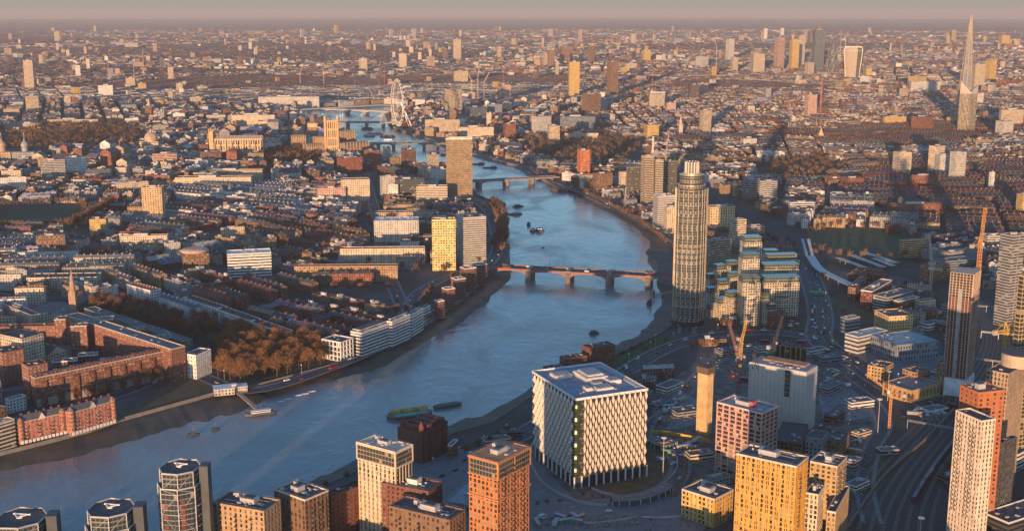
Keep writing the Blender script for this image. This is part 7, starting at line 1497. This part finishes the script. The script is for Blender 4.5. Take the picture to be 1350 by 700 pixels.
def inview(r):
    cx, cy = r[0]+(r[3]*math.cos(r[2])-r[4]*math.sin(r[2]))/2, r[1]+(r[3]*math.sin(r[2])+r[4]*math.cos(r[2]))/2
    a, b = pj(cx, cy, r[5]); return -5 < a < 1355 and b < 702, a, b
def kindof(r):
    return 'terrace_house' if r[4] < 13.5 or r[3] < 13.5 else ('office_block' if r[5] > 15.5 else 'town_house')
byk = {}; rest = []
for r in RECS:
    v, a, b = inview(r)
    if v: byk.setdefault(kindof(r), []).append((recsize(r), r, a, b))
    else: rest.append(r)
INDIV = []
for k, lst in byk.items():
    lst.sort(key=lambda t: -t[0]); INDIV += [(k, r, a, b) for _, r, a, b in lst[:300]]; rest += [r for _, r, a, b in lst[300:]]
FILL = []; nch = 0
for k, r, a, b in INDIV:
    t = thing(k, 'x', {'terrace_house': 'terraced houses', 'office_block': 'block', 'town_house': 'house'}[k], (r[0], r[1], 0), 0, {'terrace_house': 'rows of terraced houses between the streets', 'office_block': 'larger blocks between the streets', 'town_house': 'low buildings between the streets'}[k])
    wb, rb, cb = MB(), MB(), MB(); add_rec(wb, rb, r, r[0], r[1], cb); wb.build('wall', [WALL], t); ro = rb.build('roof', [ROOF], t)
    if cb.f:
        for q in range(0, len(cb.f), 5):                # each stack of pots is a part of the roof
            c1 = MB()
            for f_, t_ in zip(cb.f[q:q+5], cb.t[q:q+5]): c1.face([cb.v[i] for i in f_], 0, t_)
            c1.build('chimney', [PLAIN], ro)
    FILL.append((t, a, b, r))
wb, rb = MB(), MB()
for r in rest: add_rec(wb, rb, r)
t = thing('distant_town', 'endless small roofs and walls of the distant town fading into haze', 'town'); t['kind'] = 'stuff'
tag(wb.build('wall', [WALL], t), kind='stuff'); tag(rb.build('roof', [ROOF], t), kind='stuff')
print('RECS', len(RECS), 'indiv', len(INDIV), 'trees', len(TREES), {k: len(v) for k, v in byk.items()})
# ================================================================ TREES (bare winter crowns)
RT = random.Random(9)
def scatter(pix, sp, h0, h1, line=False, chk=True):
    if line:
        P = [Vector(gp(*p)) for p in pix]
        for a, b in zip(P, P[1:]):
            n = max(1, int((b-a).length/sp))
            for k in range(n): q = a.lerp(b, (k+.5)/n)+Vector((RT.uniform(-2, 2), RT.uniform(-2, 2))); TREES.append((q.x, q.y, RT.uniform(h0, h1), RT.random()))
        return
    P = [gp(*p) for p in pix]; x0, x1, y0, y1 = min(p[0] for p in P), max(p[0] for p in P), min(p[1] for p in P), max(p[1] for p in P); x = x0
    while x < x1:
        y = y0
        while y < y1:
            a, b = x+RT.uniform(-.4, .4)*sp, y+RT.uniform(-.4, .4)*sp
            if pip(a, b, P) and (not chk or free(a, b, 1, parks=False)): TREES.append((a, b, RT.uniform(h0, h1), RT.random()))
            y += sp
        x += sp
NT0 = len(TREES)
scatter([(275, 470), (300, 446), (345, 438), (385, 450), (428, 462), (428, 482), (380, 494), (320, 506), (285, 504)], 10.5, 17, 24)
scatter([(100, 398), (150, 400), (235, 420), (310, 436), (345, 452), (310, 466), (225, 445), (150, 418), (100, 412)], 13, 14, 20)
scatter([(96, 535), (125, 527), (155, 519), (185, 511), (216, 503)], 9, 14, 18, True)
scatter([(10, 180), (60, 168), (150, 164), (190, 177), (184, 190), (100, 196), (12, 200)], 24, 15, 20)
scatter([(-5, 278), (50, 273), (105, 272), (118, 281)], 13, 13, 17, True); scatter([(-5, 306), (60, 304), (95, 301), (145, 276)], 9, 15, 20, True); scatter([(90, 304), (110, 296), (148, 272)], 8, 15, 20, True); scatter([(-5, 268), (60, 265), (100, 266)], 15, 13, 17, True)
scatter([(659, 336), (667, 316), (666, 296), (661, 280), (650, 270)], 9, 13, 18, True); scatter([(650, 330), (658, 312), (656, 290), (648, 276)], 12, 12, 16, True); scatter([(565, 430), (560, 400), (572, 385)], 12, 10, 14, True); scatter([(440, 447), (470, 432), (505, 420), (540, 412), (555, 408)], 12, 9, 13, True)
scatter([(345, 202), (398, 196), (424, 210), (400, 221), (352, 221)], 17, 14, 18); scatter([(690, 182), (790, 179), (850, 190), (832, 214), (770, 219), (700, 205)], 22, 12, 17); scatter([(1000, 216), (1080, 206), (1118, 225), (1060, 239), (1002, 234)], 26, 11, 16)
scatter([(755, 250), (800, 270), (850, 300), (880, 325)], 15, 8, 13, True); scatter([(900, 300), (960, 330), (1060, 330), (1060, 300), (1000, 286), (930, 280)], 24, 9, 14); scatter([(1062, 312), (1100, 303), (1178, 305), (1212, 322)], 17, 10, 15, True); scatter([(1070, 330), (1110, 342), (1185, 345), (1215, 325)], 17, 10, 15, True)
scatter([(815, 478), (850, 460), (885, 452)], 16, 7, 11, True); scatter([(450, 348), (500, 348), (556, 348)], 18, 10, 13, True); scatter([(1010, 440), (1040, 436), (1052, 440)], 12, 7, 10, True); scatter([(604, 604), (640, 588), (676, 570)], 12, 7, 11, True); scatter([(560, 222), (530, 214), (505, 208)], 13, 9, 13, True)
scatter([(1230, 250), (1350, 235), (1350, 300), (1240, 290)], 38, 9, 14); scatter([(900, 190), (1180, 180), (1180, 235), (930, 250)], 48, 10, 15); scatter([(250, 145), (350, 140), (360, 150), (260, 152)], 26, 12, 16); scatter([(545, 162), (600, 150), (560, 140), (520, 145)], 30, 10, 15); scatter([(1095, 400), (1115, 412), (1105, 430), (1092, 420)], 14, 8, 12)
scatter([(400, 665), (440, 640), (500, 618)], 18, 6, 9, True); scatter([(1240, 640), (1262, 600), (1300, 640), (1340, 660)], 16, 7, 11, True); scatter([(700, 664), (728, 672), (742, 664)], 9, 4, 6, True); scatter([(765, 655), (790, 660), (806, 658)], 7, 3.5, 5, True)
TW = []
for i, (nm, c_) in enumerate((('twigs_brown', (.17, .095, .055)), ('twigs_orange', (.23, .12, .055)), ('twigs_grey', (.12, .085, .06)))): TW.append(mat(nm, c_, .9, 0, .4, .35))
BARK = mat('bark', (.09, .065, .045), .95)
def crown_mesh(seed, n, leaf, h=1.0):
    """unit tree 1 m tall: lobes of fine upward twigs round limbs"""
    R_ = random.Random(seed); mb = MB(); lobes = [(R_.uniform(-.2, .2), R_.uniform(-.2, .2), R_.uniform(.42, .82), R_.uniform(.13, .23)) for _ in range(9)]+[(0, 0, .6, .27)]
    for k in range(n):
        lx, ly, lz, r = R_.choice(lobes); th, ph, rr = R_.uniform(0, 2*PI), math.acos(R_.uniform(-1, 1)), r*R_.uniform(.35, 1)**.5
        x, y, z = lx+rr*math.sin(ph)*math.cos(th), ly+rr*math.sin(ph)*math.sin(th), lz+rr*.95*math.cos(ph)
        d = Vector((x, y, (z-.35)*1.2+.25)).normalized(); s = Vector((R_.uniform(-1, 1), R_.uniform(-1, 1), R_.uniform(-1, 1))).cross(d).normalized()*leaf*R_.uniform(.25, .5); e = d*leaf*R_.uniform(1.2, 2.4); p = Vector((x, y, z))
        mb.face([tuple(p-s), tuple(p+s), tuple(p+e)])
    return mb
def limb_mesh(seed):
    R_ = random.Random(seed); tk, lm = MB(), MB(); tk.lathe([(.022, 0), (.016, .2), (.012, .42)], 7); tk.lathe([(.03, 0), (.022, .02)], 7)
    for k in range(7):
        a = k*.9+R_.random(); p = Vector((0, 0, .2+.03*k)); q = p+Vector((math.cos(a)*.14, math.sin(a)*.14, .16)); r = q+Vector((math.cos(a+.3)*.09, math.sin(a+.3)*.09, .17))
        lm.bar(p, q, .014, .014); lm.bar(q, r, .008, .008); lm.bar(q, q+Vector((math.cos(a-.6)*.1, math.sin(a-.6)*.1, .12)), .007, .007)
    return tk, lm
PR = []
for s in range(6):
    lod = []
    for n, lf in ((1500, .024), (420, .05)):
        o = crown_mesh(s, n, lf).build('crown', [TW[(0, 1, 2, 0, 1, 0)[s]]]); lod.append(o.data); bpy.data.objects.remove(o)
    a, b = limb_mesh(s); o1, o2 = a.build('trunk', [BARK]), b.build('limb', [BARK]); PR.append((lod, o1.data, o2.data)); bpy.data.objects.remove(o1); bpy.data.objects.remove(o2)
def tree_vis(t): a, b = pj(t[0], t[1], t[2]*.6); return -10 < a < 1360 and b < 705, a, b
TL = []
orange = [gp(*p) for p in [(270, 470), (300, 440), (345, 432), (385, 445), (435, 460), (435, 485), (380, 500), (320, 512), (280, 508)]]
vis = []; hidden = []
for t in TREES:
    v, a, b = tree_vis(t); (vis if v else hidden).append((t[2]**2/(t[1]**2), t, a, b))
vis.sort(key=lambda q: -q[0])
for q, (sz, t, a, b) in enumerate(vis[:300]):
    x, y, h, s = t; inor = pip(x, y, orange) or (100 < a < 225 and 480 < b < 545); v = (1, 4)[int(s*97) % 2] if inor else (0, 2, 5, 3, 0, 4)[int(s*61) % 6]
    o = thing('plane_tree', 'x', 'tree', (x, y, 0), s*6.28, 'bare winter trees'); lod, tk, lm = PR[v]; sc_ = h
    for nm, me in (('trunk', tk), ('limb', lm), ('crown', lod[0 if q < 230 else 1])):
        c_ = bpy.data.objects.new(nm, me); C.objects.link(c_); c_.parent = o; c_.scale = (sc_*(.95 if nm == 'crown' else 1),)*2+(sc_,)
    TL.append((o, a, b, ('large ' if h > 20 else 'small ' if h < 11 else '')+{0: 'brown', 1: 'orange brown', 2: 'dark', 3: 'brown', 4: 'orange brown', 5: 'brown'}[v]+' bare tree'))
# the rest of the trees as one mass
rows = []
proto = [np.array(crown_mesh(20+s, 46, .17).v, dtype=np.float32).reshape(-1, 3, 3) for s in range(4)]
restt = [q[1] for q in vis[300:]]
tri = []; 
for t in restt:
    if t[1] > 9000: continue
    P = proto[int(t[3]*4) % 4]; P = P[:46 if t[1] < 3000 else 22]; a = t[3]*40; c_, s_ = math.cos(a), math.sin(a); M = np.array([[c_, -s_, 0], [s_, c_, 0], [0, 0, 1]], dtype=np.float32)*t[2]*(1.0 if t[1] < 3000 else 1.15); tri.append(P@M.T+np.array([t[0], t[1], 0], dtype=np.float32))
T3 = np.concatenate(tri); nf = len(T3); me = bpy.data.meshes.new('distant_trees'); me.vertices.add(nf*3); me.vertices.foreach_set('co', T3.ravel()); me.loops.add(nf*3); me.loops.foreach_set('vertex_index', np.arange(nf*3, dtype=np.int32)); me.polygons.add(nf); me.polygons.foreach_set('loop_start', np.arange(0, nf*3, 3, dtype=np.int32))
me.polygons.foreach_set('material_index', (np.random.RandomState(1).rand(nf) < .3).astype(np.int32)*0); me.materials.append(mat('distant_twigs', (.14, .085, .055), .95, 0, .6, .004)); me.update(calc_edges=True); o = bpy.data.objects.new('distant_trees', me); C.objects.link(o); tag(o, 'small bare trees dotted between the distant roofs', 'trees', kind='stuff')
print('trees vis', len(vis), 'tris', nf)

# ================================================================ HAZE
mb = MB(); R = 60000; mb.box(-R, -R/2, -8.5, R, R*1.1, 372)
hz = mb.build('haze', [mat('haze_air', (1, 1, 1))]); hz['kind'] = 'stuff'
m = hz.data.materials[0]; m.node_tree.nodes.clear(); o_ = m.node_tree.nodes.new('ShaderNodeOutputMaterial'); v_ = m.node_tree.nodes.new('ShaderNodeVolumePrincipled')
v_.inputs['Color'].default_value = (.63, .61, .64, 1); v_.inputs['Density'].default_value = 3.5e-5; v_.inputs['Anisotropy'].default_value = .0
m.node_tree.links.new(v_.outputs[0], o_.inputs['Volume'])

# ================================================================ LABELS for the many: what it is, and which way from a named thing
ORD = ['', 'second ', 'third ', 'fourth ', 'fifth ', 'sixth ', 'seventh ', 'eighth ', 'ninth ', 'tenth ', 'eleventh ', 'twelfth ']
def ordn(k):
    if k < 12: return ORD[k]
    n = k+1; return '%d%s ' % (n, 'th' if 10 <= n % 100 <= 20 else {1: 'st', 2: 'nd', 3: 'rd'}.get(n % 10, 'th'))
def autolabel(items, extra=''):
    G_ = {}
    for o, px, py, desc in items:
        best = sorted(REFS, key=lambda r: (r[0]-px)**2+((r[1]-py)*1.6)**2)[0]; dx, dy = px-best[0], py-best[1]
        if abs(dx) > abs(dy)*1.4: dr = 'right of' if dx > 0 else 'left of'
        elif abs(dx) < abs(dy)*.45: dr = 'beyond' if dy < 0 else 'in front of'
        else: dr = ('up and ' if dy < 0 else 'down and ')+('right of' if dx > 0 else 'left of')
        G_.setdefault((desc, best[2], dr), []).append((math.hypot(dx, dy), o.name, o))
    for (desc, rf, dr), lst in G_.items():
        lst.sort(key=lambda q: q[:2])
        for k, (_, _, o) in enumerate(lst):
            o['label'] = (('first ' if k == 0 else ordn(k)) if len(lst) > 1 else '')+desc+' '+dr+' '+rf
for x_, y_, s_ in ((300, 480, 'the orange grove'), (190, 425, 'the dark garden trees'), (100, 180, 'the dark park'), (60, 290, 'the playing field'), (770, 200, 'the hospital park'), (1130, 320, 'the small green park'), (480, 300, 'the wide avenue'), (330, 300, 'the white rows'), (1200, 240, 'the three estate towers'), (1003, 250, 'the two banded estate towers'), (1140, 230, 'the shaded estates'), (420, 230, 'the palace side flats'), (1300, 330, 'the right edge estates'), (400, 400, 'the red terraces'), (820, 150, 'the station roof'), (950, 120, 'the distant sunlit town'), (300, 90, 'the far left cranes'), (640, 60, 'the slim gold spiked tower'), (1060, 60, 'the city cluster'), (1200, 110, 'the yellow lit hall'), (100, 100, 'the round hotel tower'), (480, 85, 'the cream skyline tower'), (800, 70, 'the brown skyline towers'), (30, 560, 'the left edge riverside blocks'), (1180, 460, 'the diagonal road'), (800, 470, 'the riverside green')): ref(x_, y_, s_)
autolabel(FARL); autolabel(VEH); autolabel(TL)
autolabel([(o, a, b, n) for o, a, b, n, L in CL])
autolabel([(t, *pj(t.location.x, t.location.y, 8), 'thin street lamp') for t in LAMPS if t['label'] == 'x'])
for t in LAMPS:
    if t.name.startswith('street_lamp'): t['group'] = 'street lamps along the roads'
def fdesc(r):
    x, y, ang, W, L, H, wn, rn, p, s = r; n = {'slate': 'slate', 'tile': 'tiled', 'flat': 'grey', 'pale': 'pale', 'lead': 'lead', 'brown': 'brown'}[rn]
    sz = 'long ' if max(W, L) > 55 else 'short ' if max(W, L) < 24 else ''
    return sz+n+' roofed '+wn.replace(' concrete', '').replace(' stucco', '').replace(' stone', '')+(' terrace' if min(W, L) < 13.5 else ' block')
autolabel([(t, a, b, fdesc(r)) for t, a, b, r in FILL])

for o in S.objects:
    if o.parent is None and 'label' in o and len(str(o['label']).split()) > 16: print('LONG', o['label'])
